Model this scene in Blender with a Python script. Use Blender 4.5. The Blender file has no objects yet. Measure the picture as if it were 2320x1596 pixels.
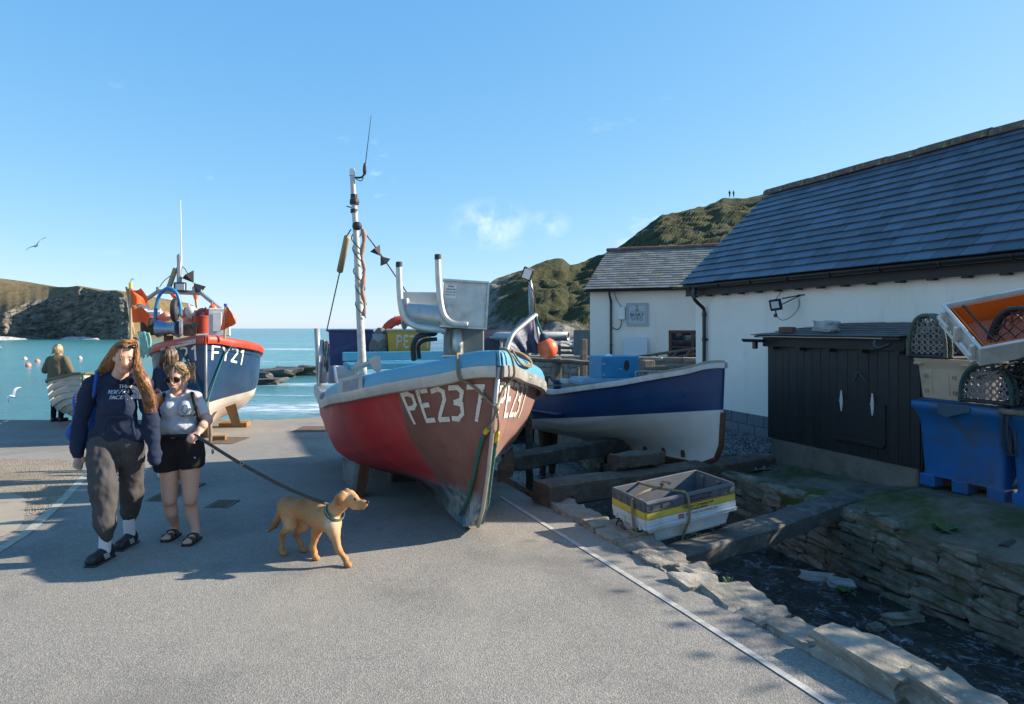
import bpy, bmesh, math, random
import numpy as np
from mathutils import Vector, Matrix, noise as mnoise
random.seed(7); np.random.seed(7)
R = math.radians
scene = bpy.context.scene
col = scene.collection

# ------------------------------------------------------------------ camera
CAM_Z = 1.673
FPX = 683.0          # focal length in units of 1/1024 of the frame width
HOR = 328.4          # height of the horizon in the frame
cam_d = bpy.data.cameras.new('camera'); cam = bpy.data.objects.new('camera', cam_d); col.objects.link(cam)
cam.location = (0, 0, CAM_Z); cam.rotation_euler = (R(90), 0, 0)
cam_d.sensor_width = 36.0; cam_d.lens = 36.0 * FPX / 1024
cam_d.shift_y = -(352 - HOR) / 1024
cam_d.clip_start = 0.05; cam_d.clip_end = 30000
scene.camera = cam

# ------------------------------------------------------------------ sky and sun
SUN_AZ = R(11)      # from +X towards +Y
SUN_EL = R(26.5)
world = bpy.data.worlds.new('World'); scene.world = world; world.use_nodes = True
wn = world.node_tree; wn.nodes.clear()
def wnode(t, **k):
    n = wn.nodes.new(t)
    for a, b in k.items(): setattr(n, a, b)
    return n
sky = wnode('ShaderNodeTexSky'); sky.sky_type = 'NISHITA'; sky.sun_disc = False
sky.sun_elevation = SUN_EL; sky.sun_rotation = R(90) - SUN_AZ
sky.air_density = 0.7; sky.dust_density = 0.3; sky.ozone_density = 4.0; sky.altitude = 0
bg = wnode('ShaderNodeBackground'); bg.inputs[1].default_value = 0.118
wo = wnode('ShaderNodeOutputWorld')
# thin wisps of cloud low over the sea
tc = wnode('ShaderNodeTexCoord')
mp = wnode('ShaderNodeMapping'); mp.inputs['Scale'].default_value = (1.0, 1.0, 2.6); mp.inputs['Location'].default_value = (0.37, 0.0, 0.2)
nz = wnode('ShaderNodeTexNoise'); nz.inputs['Scale'].default_value = 6.5; nz.inputs['Detail'].default_value = 9; nz.inputs['Roughness'].default_value = 0.6
rp = wnode('ShaderNodeValToRGB'); rp.color_ramp.elements[0].position = 0.635; rp.color_ramp.elements[1].position = 0.80
sx = wnode('ShaderNodeSeparateXYZ')
r2 = wnode('ShaderNodeMapRange'); r2.inputs[1].default_value = 0.06; r2.inputs[2].default_value = 0.16
r3 = wnode('ShaderNodeMapRange'); r3.inputs[1].default_value = 0.34; r3.inputs[2].default_value = 0.2
m1 = wnode('ShaderNodeMath', operation='MULTIPLY'); m2 = wnode('ShaderNodeMath', operation='MULTIPLY'); m3 = wnode('ShaderNodeMath', operation='MULTIPLY'); m3.inputs[1].default_value = 0.5
mx = wnode('ShaderNodeMixRGB'); mx.inputs[2].default_value = (5.6, 5.8, 6.0, 1)
L = wn.links.new
L(tc.outputs['Generated'], mp.inputs[0]); L(mp.outputs[0], nz.inputs['Vector']); L(nz.outputs[0], rp.inputs[0])
L(tc.outputs['Generated'], sx.inputs[0]); L(sx.outputs[2], r2.inputs[0]); L(sx.outputs[2], r3.inputs[0])
L(r2.outputs[0], m1.inputs[0]); L(r3.outputs[0], m1.inputs[1]); L(m1.outputs[0], m2.inputs[0]); L(rp.outputs[0], m2.inputs[1])
L(m2.outputs[0], m3.inputs[0])
# the one small cloud over the red boat
ctot = m3.outputs[0]
for cx, cz, sx_, sz_, am in ((-.03, .150, 15, 24, .62), (.052, .150, 26, 44, .38)):
    va = wnode('ShaderNodeVectorMath', operation='SUBTRACT'); va.inputs[1].default_value = (cx, .985, cz); vb = wnode('ShaderNodeVectorMath', operation='MULTIPLY'); vb.inputs[1].default_value = (sx_, 3, sz_)
    vl = wnode('ShaderNodeVectorMath', operation='LENGTH'); cr_ = wnode('ShaderNodeMapRange'); cr_.inputs[1].default_value = 1.0; cr_.inputs[2].default_value = .25; cr_.inputs[4].default_value = am
    cn = wnode('ShaderNodeTexNoise'); cn.inputs['Scale'].default_value = 24; cn.inputs['Detail'].default_value = 9; cn.inputs['Roughness'].default_value = .62
    cp = wnode('ShaderNodeMapRange'); cp.inputs[1].default_value = .42; cp.inputs[2].default_value = .68; cp.inputs[4].default_value = .85; cm_ = wnode('ShaderNodeMath', operation='MULTIPLY'); ca_ = wnode('ShaderNodeMath', operation='MAXIMUM')
    L(tc.outputs['Generated'], va.inputs[0]); L(va.outputs[0], vb.inputs[0]); L(vb.outputs[0], vl.inputs[0]); L(vl.outputs['Value'], cr_.inputs[0]); L(tc.outputs['Generated'], cn.inputs['Vector']); L(cn.outputs[0], cp.inputs[0])
    L(cr_.outputs[0], cm_.inputs[0]); L(cp.outputs[0], cm_.inputs[1]); L(cm_.outputs[0], ca_.inputs[0]); L(ctot, ca_.inputs[1]); ctot = ca_.outputs[0]
L(ctot, mx.inputs[0])
spc = wnode('ShaderNodeSeparateColor'); cbc = wnode('ShaderNodeCombineColor'); L(sky.outputs[0], spc.inputs[0])
for ch, (gam, amp) in enumerate(((.86, .97), (.52, 1.62), (.27, 2.68))):     # clear, saturated spring sky
    pw = wnode('ShaderNodeMath', operation='POWER'); pw.inputs[1].default_value = gam; ml = wnode('ShaderNodeMath', operation='MULTIPLY'); ml.inputs[1].default_value = amp
    L(spc.outputs[ch], pw.inputs[0]); L(pw.outputs[0], ml.inputs[0]); L(ml.outputs[0], cbc.inputs[ch])
L(cbc.outputs[0], mx.inputs[1]); L(mx.outputs[0], bg.inputs[0]); L(bg.outputs[0], wo.inputs[0])

sun_d = bpy.data.lights.new('sun', 'SUN'); sun = bpy.data.objects.new('sun', sun_d); col.objects.link(sun)
sun_d.energy = 4.8; sun_d.angle = R(0.53); sun_d.color = (1.0, 0.90, 0.76)
sd = Vector((math.cos(SUN_AZ) * math.cos(SUN_EL), math.sin(SUN_AZ) * math.cos(SUN_EL), math.sin(SUN_EL)))
sun.rotation_euler = sd.to_track_quat('Z', 'Y').to_euler(); sun.location = sd * 60
scene.view_settings.view_transform = 'Standard'; scene.view_settings.look = 'None'
scene.view_settings.exposure = 1.1; scene.view_settings.gamma = 1.0
scene.render.engine = 'CYCLES'

# ------------------------------------------------------------------ helpers
def at(x, y, Y):
    """a point of the photograph (on a 2320 wide scale) at distance Y in front of the camera -> world"""
    px, py = x / 2.265625, y / 2.265625
    return Vector(((px - 512) / FPX * Y, Y, CAM_Z - (py - HOR) / FPX * Y))
SLOPE = 0.0228
def gz(y): return -SLOPE * y
def ground(x, y):
    px, py = x / 2.265625, y / 2.265625
    k = (py - HOR) / FPX
    Y = CAM_Z / (k - SLOPE)
    return Vector(((px - 512) / FPX * Y, Y, gz(Y)))
# the stream, the quay kerb and the buildings on the right run along one direction
W0 = Vector((3.81, 14.15)); WT = Vector((0.346, -0.938)); WN = Vector((-0.938, -0.346))
def W(t, n, z=0.0):
    p = W0 + WT * t + WN * n
    return Vector((p.x, p.y, z))
WROT = math.atan2(-0.938, 0.346)

def empty(name, label, cat, loc=(0, 0, 0), rotz=0.0, group=None):
    o = bpy.data.objects.new(name, None); col.objects.link(o)
    o.location = loc; o.rotation_euler = (0, 0, rotz); o.empty_display_size = 0.1
    o['label'] = label; o['category'] = cat
    if group: o['group'] = group
    return o
def tag(o, label, cat, group=None):
    o['label'] = label; o['category'] = cat
    if group: o['group'] = group
    return o
def struct(o):
    o['kind'] = 'structure'; return o
def origin_of(p):
    while p is not None and p.type != 'EMPTY' and p.parent is not None: p = p.parent
    return p
class MB:
    """collects shapes, then links them as one mesh object"""
    def __init__(s): s.v = []; s.f = []; s.m = []; s.mi = 0
    def add(s, vs, fs):
        b = len(s.v); s.v += [tuple(p) for p in vs]; s.f += [tuple(i + b for i in f) for f in fs]; s.m += [s.mi] * len(fs); return s
    def box(s, c, size, rot=None, ch=0.0, taper=1.0):
        hx, hy, hz = size[0] / 2, size[1] / 2, size[2] / 2
        c = Vector(c)
        if rot is None: M = Matrix.Identity(3)
        elif isinstance(rot, (int, float)): M = Matrix.Rotation(rot, 3, 'Z')
        else: M = rot
        if ch <= 0:
            vs = [(sx * hx * (taper if sz > 0 else 1), sy * hy * (taper if sz > 0 else 1), sz * hz) for sz in (-1, 1) for sx, sy in ((-1, -1), (1, -1), (1, 1), (-1, 1))]
            fs = [(3, 2, 1, 0), (4, 5, 6, 7), (0, 1, 5, 4), (1, 2, 6, 5), (2, 3, 7, 6), (3, 0, 4, 7)]
        else:
            ch = min(ch, hx * .9, hy * .9, hz * .9)
            vs = []; key = {}
            for sx in (-1, 1):
                for sy in (-1, 1):
                    for sz in (-1, 1):
                        tp = taper if sz > 0 else 1
                        for ax in range(3):
                            p = [sx * (hx * tp - ch), sy * (hy * tp - ch), sz * (hz - ch)]
                            p[ax] = (sx * hx * tp, sy * hy * tp, sz * hz)[ax]
                            key[(sx, sy, sz, ax)] = len(vs); vs.append(tuple(p))
            K = key; fs = []
            for sg in (-1, 1):
                for ax in range(3):
                    a, b = [(1, 2), (2, 0), (0, 1)][ax]
                    q = []
                    for sa, sb in ((-1, -1), (1, -1), (1, 1), (-1, 1)):
                        t = [0, 0, 0]; t[ax] = sg; t[a] = sa; t[b] = sb; q.append(K[(t[0], t[1], t[2], ax)])
                    fs.append(tuple(q) if sg > 0 else tuple(q[::-1]))
            for ax in range(3):
                a, b = [(1, 2), (2, 0), (0, 1)][ax]
                for sa in (-1, 1):
                    for sb in (-1, 1):
                        q = []
                        for sg, pl in ((-1, a), (1, a), (1, b), (-1, b)):
                            t = [0, 0, 0]; t[ax] = sg; t[a] = sa; t[b] = sb; q.append(K[(t[0], t[1], t[2], pl)])
                        fs.append(tuple(q) if sa * sb > 0 else tuple(q[::-1]))
            for sx in (-1, 1):
                for sy in (-1, 1):
                    for sz in (-1, 1):
                        q = [K[(sx, sy, sz, 0)], K[(sx, sy, sz, 1)], K[(sx, sy, sz, 2)]]
                        fs.append(tuple(q) if sx * sy * sz > 0 else tuple(q[::-1]))
        return s.add([c + M @ Vector(p) for p in vs], fs)
    def tube(s, pts, r, n=8, cap=True, closed=False):
        pts = [Vector(p) for p in pts]; k = len(pts)
        rs = r if isinstance(r, (list, tuple)) else [r] * k
        vs = []; up = None
        for i, p in enumerate(pts):
            if closed: d = (pts[(i + 1) % k] - pts[i - 1])
            else: d = (pts[min(i + 1, k - 1)] - pts[max(i - 1, 0)])
            d = d.normalized() if d.length > 1e-9 else Vector((0, 0, 1))
            if up is None: up = d.orthogonal().normalized()
            up = (up - d * up.dot(d))
            up = up.normalized() if up.length > 1e-6 else d.orthogonal().normalized()
            w = d.cross(up)
            for j in range(n):
                a = 2 * math.pi * j / n
                vs.append(p + (up * math.cos(a) + w * math.sin(a)) * rs[i])
        fs = []
        for i in range(k if closed else k - 1):
            for j in range(n):
                a = i * n + j; b = i * n + (j + 1) % n; c2 = ((i + 1) % k) * n + (j + 1) % n; d2 = ((i + 1) % k) * n + j
                fs.append((a, b, c2, d2))
        if cap and not closed:
            fs.append(tuple(range(n))[::-1]); fs.append(tuple((k - 1) * n + j for j in range(n)))
        return s.add(vs, fs)
    def lathe(s, prof, c=(0, 0, 0), n=20, M=None, cap=True):
        """prof: list of (radius, height) revolved about z"""
        c = Vector(c); M = M or Matrix.Identity(3); vs = []; fs = []
        for r, z in prof:
            for j in range(n):
                a = 2 * math.pi * j / n; vs.append(c + M @ Vector((r * math.cos(a), r * math.sin(a), z)))
        for i in range(len(prof) - 1):
            for j in range(n):
                fs.append((i * n + j, i * n + (j + 1) % n, (i + 1) * n + (j + 1) % n, (i + 1) * n + j))
        if cap:
            fs.append(tuple(range(n))[::-1]); fs.append(tuple((len(prof) - 1) * n + j for j in range(n)))
        return s.add(vs, fs)
    def prism(s, poly, a, b):
        """poly: list of (u, v); a, b: functions (u, v) -> point for the two caps"""
        n = len(poly); vs = [a(*p) for p in poly] + [b(*p) for p in poly]
        fs = [tuple(range(n))[::-1], tuple(range(n, 2 * n))] + [(i, (i + 1) % n, n + (i + 1) % n, n + i) for i in range(n)]
        return s.add(vs, fs)
    def grid(s, fn, nu, nv, closed_u=False):
        vs = [fn(i / (nu if closed_u else nu - 1), j / (nv - 1)) for i in range(nu) for j in range(nv)]
        fs = []
        for i in range(nu if closed_u else nu - 1):
            for j in range(nv - 1):
                i2 = (i + 1) % nu
                fs.append((i * nv + j, i2 * nv + j, i2 * nv + j + 1, i * nv + j + 1))
        return s.add(vs, fs)
    def sphere(s, c, r, nu=14, nv=9, M=None):
        c = Vector(c); rr = r if isinstance(r, (tuple, list)) else (r, r, r); M = M or Matrix.Identity(3)
        vs = [c + M @ Vector((0, 0, -rr[2]))]
        for j in range(1, nv):
            ph = -math.pi / 2 + math.pi * j / nv
            for i in range(nu):
                a = 2 * math.pi * i / nu
                vs.append(c + M @ Vector((rr[0] * math.cos(ph) * math.cos(a), rr[1] * math.cos(ph) * math.sin(a), rr[2] * math.sin(ph))))
        vs.append(c + M @ Vector((0, 0, rr[2])))
        fs = [(0, 1 + (i + 1) % nu, 1 + i) for i in range(nu)]
        for j in range(nv - 2):
            for i in range(nu):
                a = 1 + j * nu
                fs.append((a + i, a + (i + 1) % nu, a + nu + (i + 1) % nu, a + nu + i))
        t = len(vs) - 1; a = 1 + (nv - 2) * nu
        fs += [(a + i, a + (i + 1) % nu, t) for i in range(nu)]
        return s.add(vs, fs)
    def mesh(s, name, mat, smooth=False):
        me = bpy.data.meshes.new(name); me.from_pydata(s.v, [], s.f)
        for m in (mat if isinstance(mat, (list, tuple)) else [mat]): me.materials.append(m)
        me.polygons.foreach_set('material_index', s.m)
        if smooth: me.polygons.foreach_set('use_smooth', [True] * len(s.f))
        me.update(); return me
    def build(s, name, mat, parent=None, smooth=False, local=True, fix=False):
        """local=False: the coordinates are world ones, the parent's place is taken off"""
        if parent is not None and not local:
            root = parent
            while root.parent is not None: root = root.parent
            T = (Matrix.Translation(root.location) @ root.rotation_euler.to_matrix().to_4x4()).inverted()
            s.v = [tuple(T @ Vector(p)) for p in s.v]
        me = s.mesh(name, mat, smooth)
        if fix:
            bm = bmesh.new(); bm.from_mesh(me); bmesh.ops.recalc_face_normals(bm, faces=bm.faces); bm.to_mesh(me); bm.free()
        return link(name, me, parent)
def link(name, me, parent=None):
    o = bpy.data.objects.new(name, me); col.objects.link(o)
    if parent is not None: o.parent = parent
    return o
def autosmooth(o, ang=40):
    me = o.data
    me.polygons.foreach_set('use_smooth', [True] * len(me.polygons))
    bm = bmesh.new(); bm.from_mesh(me)
    for e in bm.edges:
        if len(e.link_faces) == 2:
            e.smooth = e.calc_face_angle(0) < R(ang)
    bm.to_mesh(me); bm.free(); return o
def mb(): return MB()
def rotm(ax, a): return Matrix.Rotation(a, 3, ax)
def basis(x, z):
    """rotation with local x along x and local z near z"""
    x = Vector(x).normalized(); z = Vector(z); y = z.cross(x).normalized(); z = x.cross(y)
    return Matrix((x, y, z)).transposed()
def bez(pts, n=24):
    """smooth curve through points"""
    P = [Vector(p) for p in pts]; out = []
    m = len(P) - 1
    for i in range(n + 1):
        t = i / n * m; k = min(int(t), m - 1); f = t - k
        p0 = P[max(k - 1, 0)]; p1 = P[k]; p2 = P[k + 1]; p3 = P[min(k + 2, m)]
        out.append(0.5 * ((2 * p1) + (p2 - p0) * f + (2 * p0 - 5 * p1 + 4 * p2 - p3) * f * f + (3 * p1 - p0 - 3 * p2 + p3) * f ** 3))
    return out
def sag(a, b, s, n=16):
    a = Vector(a); b = Vector(b)
    return [a.lerp(b, i / n) + Vector((0, 0, -4 * s * (i / n) * (1 - i / n))) for i in range(n + 1)]
def lerp(a, b, t): return a + (b - a) * t
def sstep(a, b, x):
    t = max(0, min(1, (x - a) / (b - a))); return t * t * (3 - 2 * t)
def interp(xs, ys, x):
    return float(np.interp(x, xs, ys))
def fbm(p, o=4): return mnoise.fractal(Vector(p), 1.0, 2.0, o)

# ------------------------------------------------------------------ materials
MATS = {}
def rgb(c): return (c[0], c[1], c[2], 1)
def srgb(r, g, b):
    f = lambda v: (v / 255 / 12.92) if v / 255 <= .04045 else ((v / 255 + .055) / 1.055) ** 2.4
    return (f(r), f(g), f(b))
class NT:
    def __init__(s, name):
        s.m = bpy.data.materials.new(name); s.m.use_nodes = True; s.t = s.m.node_tree; s.t.nodes.clear()
        s.out = s.n('ShaderNodeOutputMaterial'); s.p = s.n('ShaderNodeBsdfPrincipled'); s.l(s.p.outputs[0], s.out.inputs[0])
        s.tc = s.n('ShaderNodeTexCoord')
    def n(s, t, **k):
        o = s.t.nodes.new(t)
        for a, b in k.items(): setattr(o, a, b)
        return o
    def l(s, a, b): s.t.links.new(a, b)
    def vec(s, scale=(1, 1, 1), coord='Object', rot=(0, 0, 0), loc=(0, 0, 0)):
        m = s.n('ShaderNodeMapping'); m.inputs['Scale'].default_value = scale; m.inputs['Rotation'].default_value = rot; m.inputs['Location'].default_value = loc
        s.l(s.tc.outputs[coord] if coord != 'World' else s.geo().outputs['Position'], m.inputs[0]); return m.outputs[0]
    def geo(s):
        if not hasattr(s, '_g'): s._g = s.n('ShaderNodeNewGeometry')
        return s._g
    def noise(s, vec, scale, detail=4, rough=.55, dist=0):
        o = s.n('ShaderNodeTexNoise'); o.inputs['Scale'].default_value = scale; o.inputs['Detail'].default_value = detail
        o.inputs['Roughness'].default_value = rough; o.inputs['Distortion'].default_value = dist
        s.l(vec, o.inputs['Vector']); return o.outputs[0]
    def voro(s, vec, scale, feature='F1', out=0, rand=1):
        o = s.n('ShaderNodeTexVoronoi'); o.feature = feature; o.inputs['Scale'].default_value = scale; o.inputs['Randomness'].default_value = rand
        s.l(vec, o.inputs['Vector']); return o.outputs[out]
    def ramp(s, v, stops):
        o = s.n('ShaderNodeValToRGB'); e = o.color_ramp.elements
        while len(e) < len(stops): e.new(0.5)
        for q, (p, c) in zip(e, stops):
            q.position = p; q.color = rgb(c) if isinstance(c, (tuple, list)) else (c, c, c, 1)
        s.l(v, o.inputs[0]); return o.outputs[0]
    def mix(s, f, a, b, mode='MIX'):
        o = s.n('ShaderNodeMixRGB', blend_type=mode)
        for v, i in ((f, 0), (a, 1), (b, 2)):
            if isinstance(v, (int, float)): o.inputs[i].default_value = v if i == 0 else (v, v, v, 1)
            elif isinstance(v, (tuple, list)): o.inputs[i].default_value = rgb(v)
            else: s.l(v, o.inputs[i])
        return o.outputs[0]
    def math(s, op, a, b=0.0, clamp=False):
        o = s.n('ShaderNodeMath', operation=op); o.use_clamp = clamp
        for v, i in ((a, 0), (b, 1)):
            if isinstance(v, (int, float)): o.inputs[i].default_value = v
            else: s.l(v, o.inputs[i])
        return o.outputs[0]
    def sep(s, vec):
        o = s.n('ShaderNodeSeparateXYZ'); s.l(vec, o.inputs[0]); return o.outputs
    def bump(s, h, strength=.3, dist=.01):
        o = s.n('ShaderNodeBump'); o.inputs['Strength'].default_value = strength; o.inputs['Distance'].default_value = dist
        s.l(h, o.inputs['Height'])
        if hasattr(s, '_b'): s.l(s._b, o.inputs['Normal'])
        s._b = o.outputs[0]; s.l(o.outputs[0], s.p.inputs['Normal']); return s
    def set(s, base=None, rough=None, metal=None, spec=None, **k):
        for v, i in ((base, 'Base Color'), (rough, 'Roughness'), (metal, 'Metallic'), (spec, 'Specular IOR Level')):
            if v is None: continue
            q = s.p.inputs[i]
            if isinstance(v, (int, float)): q.default_value = v if i != 'Base Color' else (v, v, v, 1)
            elif isinstance(v, (tuple, list)): q.default_value = rgb(v)
            else: s.l(v, q)
        for a, b in k.items(): s.p.inputs[a].default_value = b
        return s
def mul(c, k): return (c[0] * k, c[1] * k, c[2] * k)
def simple(name, c, c2=None, sc=6.0, rough=.6, metal=0.0, bump=.15, bsc=60, bdist=.004, spec=.5, dirt=None, dsc=3.0, damt=.5, coord='Object', stretch=(1, 1, 1), rnd=0.0):
    """paint, plastic, wood... colour mottled between two tones, optional dirt patches, fine relief"""
    if name in MATS: return MATS[name]
    t = NT(name); v = t.vec(stretch, coord)
    c2 = c2 or mul(c, .78)
    base = t.mix(t.ramp(t.noise(v, sc, 6, .62), [(.3, 0.0), (.72, 1.0)]), c, c2)
    if dirt:
        base = t.mix(t.math('MULTIPLY', t.ramp(t.noise(t.vec((1, 1, 1), coord, loc=(3.1, 1.7, 5.2)), dsc, 9, .7), [(.5, 0.0), (.68, 1.0)]), damt), base, dirt)
    if rnd:
        oi = t.n('ShaderNodeObjectInfo')
        hv = t.n('ShaderNodeHueSaturation'); hv.inputs['Saturation'].default_value = 1.0
        t.l(t.math('ADD', t.math('MULTIPLY', oi.outputs['Random'], 2 * rnd), 1 - rnd), hv.inputs['Value']); t.l(base, hv.inputs['Color']); base = hv.outputs[0]
    t.set(base, rough, metal, spec)
    if bump: t.bump(t.noise(v, bsc, 5, .6), bump, bdist)
    MATS[name] = t.m; return t.m
# ================================================================== setting: ground, sea, land
def rowX(Y, n): return 3.81 - (n + (Y - 14.15) * .346) / .938
def asphalt():
    t = NT('asphalt'); v = t.vec((1, 1, 1), 'World')
    big = t.ramp(t.noise(v, .5, 7, .62), [(.25, (.165, .153, .136)), (.75, (.305, .28, .242))])
    agg = t.sep(t.voro(v, 135, out=1))[0]
    sp = t.ramp(agg, [(.0, (.10, .093, .085)), (.5, (.235, .22, .195)), (.85, (.36, .335, .29)), (1, (.50, .46, .40))])
    c = t.mix(.42, big, sp)
    wear = t.ramp(t.noise(t.vec((1, .35, 1), 'World', rot=(0, 0, .35), loc=(5, 2, 0)), 1.1, 7, .7), [(.5, 0.0), (.75, .5)])
    c = t.mix(wear, c, (.33, .295, .24))
    dark = t.ramp(t.noise(t.vec((1, 1, 1), 'World', loc=(11, 9, 0)), .8, 8, .7), [(.50, 0.0), (.68, .55)])
    c = t.mix(dark, c, (.115, .108, .10))
    spots = t.ramp(t.noise(t.vec((1, 1, 1), 'World', loc=(1, 9, 0)), 2.4, 3, .5), [(.70, 0.0), (.78, .4)])
    c = t.mix(spots, c, (.08, .078, .075))
    ed = None if True else t.voro(t.mix(.12, v, t.noise(v, 1.5, 5)), .55, 'DISTANCE_TO_EDGE', 0)
    crack = None if True else t.math('MULTIPLY', t.ramp(ed, [(.0015, 1.0), (.006, 0.0)]), t.ramp(t.noise(t.vec((1, 1, 1), 'World', loc=(3, 3, 3)), .7, 3), [(.50, 0.0), (.60, .45)]))
    t.set(c, .9, spec=.25)
    t.bump(t.voro(v, 135, 'F1', 0), .5, .005); t.bump(t.noise(v, 9, 5), .25, .012)
    return t.m
M_asphalt = asphalt()
def undul(x, y): return 0.006 * fbm((x * .5, y * .5, 3.1), 2)
m = mb()
def road_pt(i, j, NI=70, NJ=60):
    b = (i / (NI - 1)); v = j / (NJ - 1)
    Ymax0 = 15.0
    Yr = -8 + (16.6 + 8) * v
    Xk = rowX(Yr, 5.70)
    X = Xk - (1 - b) ** 2 * 45
    if v == 1: Yr = 15.0 + 1.5 * sstep(-5.5, -3.2, X)
    elif Yr > 14.6: Yr = lerp(Yr, 15.0 + 1.5 * sstep(-5.5, -3.2, X) - (1 - v) * 3, .9)
    return Vector((X, Yr, gz(Yr) + undul(X, Yr)))
m.grid(lambda a, b: road_pt(round(a * 69), round(b * 59)), 70, 60)
road = struct(m.build('road', M_asphalt, smooth=True, fix=True))
if road.data.polygons[0].normal.z < 0: road.data.flip_normals()

# quay edge down to the sea, left; pebble beach behind the boats, right
M_quay = simple('quay_concrete', (.21, .20, .18), (.12, .115, .10), 2.5, .9, bump=.4, bsc=30, bdist=.01)
m = mb()
for a, b in (((-60, 15.0), (-5.5, 15.0)), ((-5.5, 15.0), (-3.3, 16.5)), ((-3.3, 16.5), (-3.3, 16.6))):
    m.add([(a[0], a[1], gz(15) + .0), (b[0], b[1], gz(b[1])), (b[0], b[1], -3), (a[0], a[1], -3)], [(0, 1, 2, 3)])
struct(m.build('quay_wall', M_quay))
def pebble_mat(name, a, b, c, sc=28):
    t = NT(name); v = t.vec((1, 1, 1), 'World')
    q = t.sep(t.voro(v, sc, out=1))[0]
    base = t.ramp(q, [(0, a), (.5, b), (1, c)])
    base = t.mix(t.ramp(t.noise(v, 1.2, 5), [(.35, 0.0), (.7, .5)]), base, mul(a, .7))
    t.set(base, .85, spec=.3); t.bump(t.voro(v, sc, 'F1', 0), 1.0, .03)
    return t.m
M_pebble = pebble_mat('pebbles', (.16, .15, .135), (.27, .25, .22), (.42, .40, .36), 22)
m = mb()
m.grid(lambda a, b: Vector((lerp(-5, 14, a), lerp(16.4, 27.5, b), lerp(-.375, -1.75, b) + .05 * fbm((a * 14, b * 10, 1), 3))), 40, 24)
struct(m.build('beach', M_pebble, smooth=True, fix=True))
# ground behind the big boat up to the boat shed and the hill foot (yard)
M_yard = simple('yard_earth', (.19, .17, .14), (.28, .26, .22), 1.5, .95, bump=.5, bsc=40, bdist=.01, coord='World' if False else 'Object')
m = mb()
m.grid(lambda a, b: Vector((lerp(lerp(1.5, 1.5, b), lerp(10, 60, b), a), lerp(13.5, 62, b), lerp(-.33, .6, b))), 20, 20)
struct(m.build('yard_ground', M_yard, smooth=True, fix=True))

# ------------------------------------------------------------------ sea
SEA = -1.15
def sea_mat():
    t = NT('sea_water'); v = t.vec((1, 1, 1), 'World')
    s = t.sep(t.geo().outputs['Position'])
    dist = t.n('ShaderNodeMapRange'); dist.inputs[1].default_value = 18; dist.inputs[2].default_value = 300; t.l(s[1], dist.inputs[0])
    c = t.ramp(dist.outputs[0], [(0, (.038, .14, .15)), (.18, (.052, .225, .205)), (.6, (.032, .175, .165)), (1, (.018, .12, .12))])
    streak = t.ramp(t.noise(t.vec((.02, .12, 1), 'World'), 1.0, 5, .6), [(.38, 0.0), (.65, 1.0)])
    c = t.mix(t.math('MULTIPLY', streak, .45), c, (.055, .215, .225))
    # breaking waves: lines that follow the shore
    wob = t.math('MULTIPLY', t.math('SUBTRACT', t.noise(t.vec((.12, .05, 1), 'World'), 1.0, 4), .5), 5.0)
    yy = t.math('ADD', s[1], wob)
    foam = None
    for yc, wd, amp in ((24.6, 1.5, 1.0), (29.5, .5, .55), (35, .9, .8), (43, .7, .75), (58, .7, .5), (93, 2.2, 1.0), (128, 1.2, .5)):
        g = t.math('DIVIDE', t.math('SUBTRACT', yy, yc), wd)
        g = t.math('POWER', 2.718, t.math('MULTIPLY', t.math('MULTIPLY', g, g), -1.0))
        g = t.math('MULTIPLY', g, amp)
        foam = g if foam is None else t.math('ADD', foam, g)
    edge = t.n('ShaderNodeMapRange'); edge.inputs[1].default_value = -5; edge.inputs[2].default_value = 2
    t.l(t.math('ADD', s[0], t.math('MULTIPLY', s[1], .385)), edge.inputs[0])
    foam = t.math('MULTIPLY', foam, edge.outputs[0])
    br = t.ramp(t.noise(t.vec((.55, 1.4, 1), 'World'), 1.6, 8, .7), [(.36, 0.0), (.62, 1.0)])
    foam = t.math('MULTIPLY', foam, br, True)
    caps = t.ramp(t.noise(t.vec((.05, .16, 1), 'World', loc=(4, 8, 0)), 1.5, 8, .68), [(.705, 0.0), (.73, .7)])
    foam = t.math('MAXIMUM', foam, caps)
    c = t.mix(foam, c, (.82, .85, .86))
    t.set(c, t.math('ADD', t.math('MULTIPLY', foam, .5), .18), spec=.45)
    t.bump(t.noise(t.vec((.35, 1.0, 1), 'World'), 1.1, 6, .62), .8, .30)
    t.bump(t.noise(t.vec((.8, 2.2, 1), 'World'), 3.2, 4, .6), .45, .06)
    return t.m
m = mb()
ys = [15.5 * (1.055 ** i) for i in range(138)]
def sea_pt(a, b):
    Y = ys[round(b * 137)]
    X = lerp(-1.15, 1.0, a) * (Y + 18)
    amp = .12 * sstep(20, 45, Y) * (1 - sstep(120, 260, Y)) + .03
    z = SEA + amp * mnoise.noise(Vector((X * .18, Y * .55, 1))) + .05 * amp * 8 * mnoise.noise(Vector((X * .5, Y * 1.1, 4))) * (1 if Y < 120 else 0)
    return Vector((X, Y, z))
m.grid(sea_pt, 150, 138)
sea = struct(m.build('sea', sea_mat(), smooth=True, fix=True))
if sea.data.polygons[0].normal.z < 0: sea.data.flip_normals()

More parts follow.
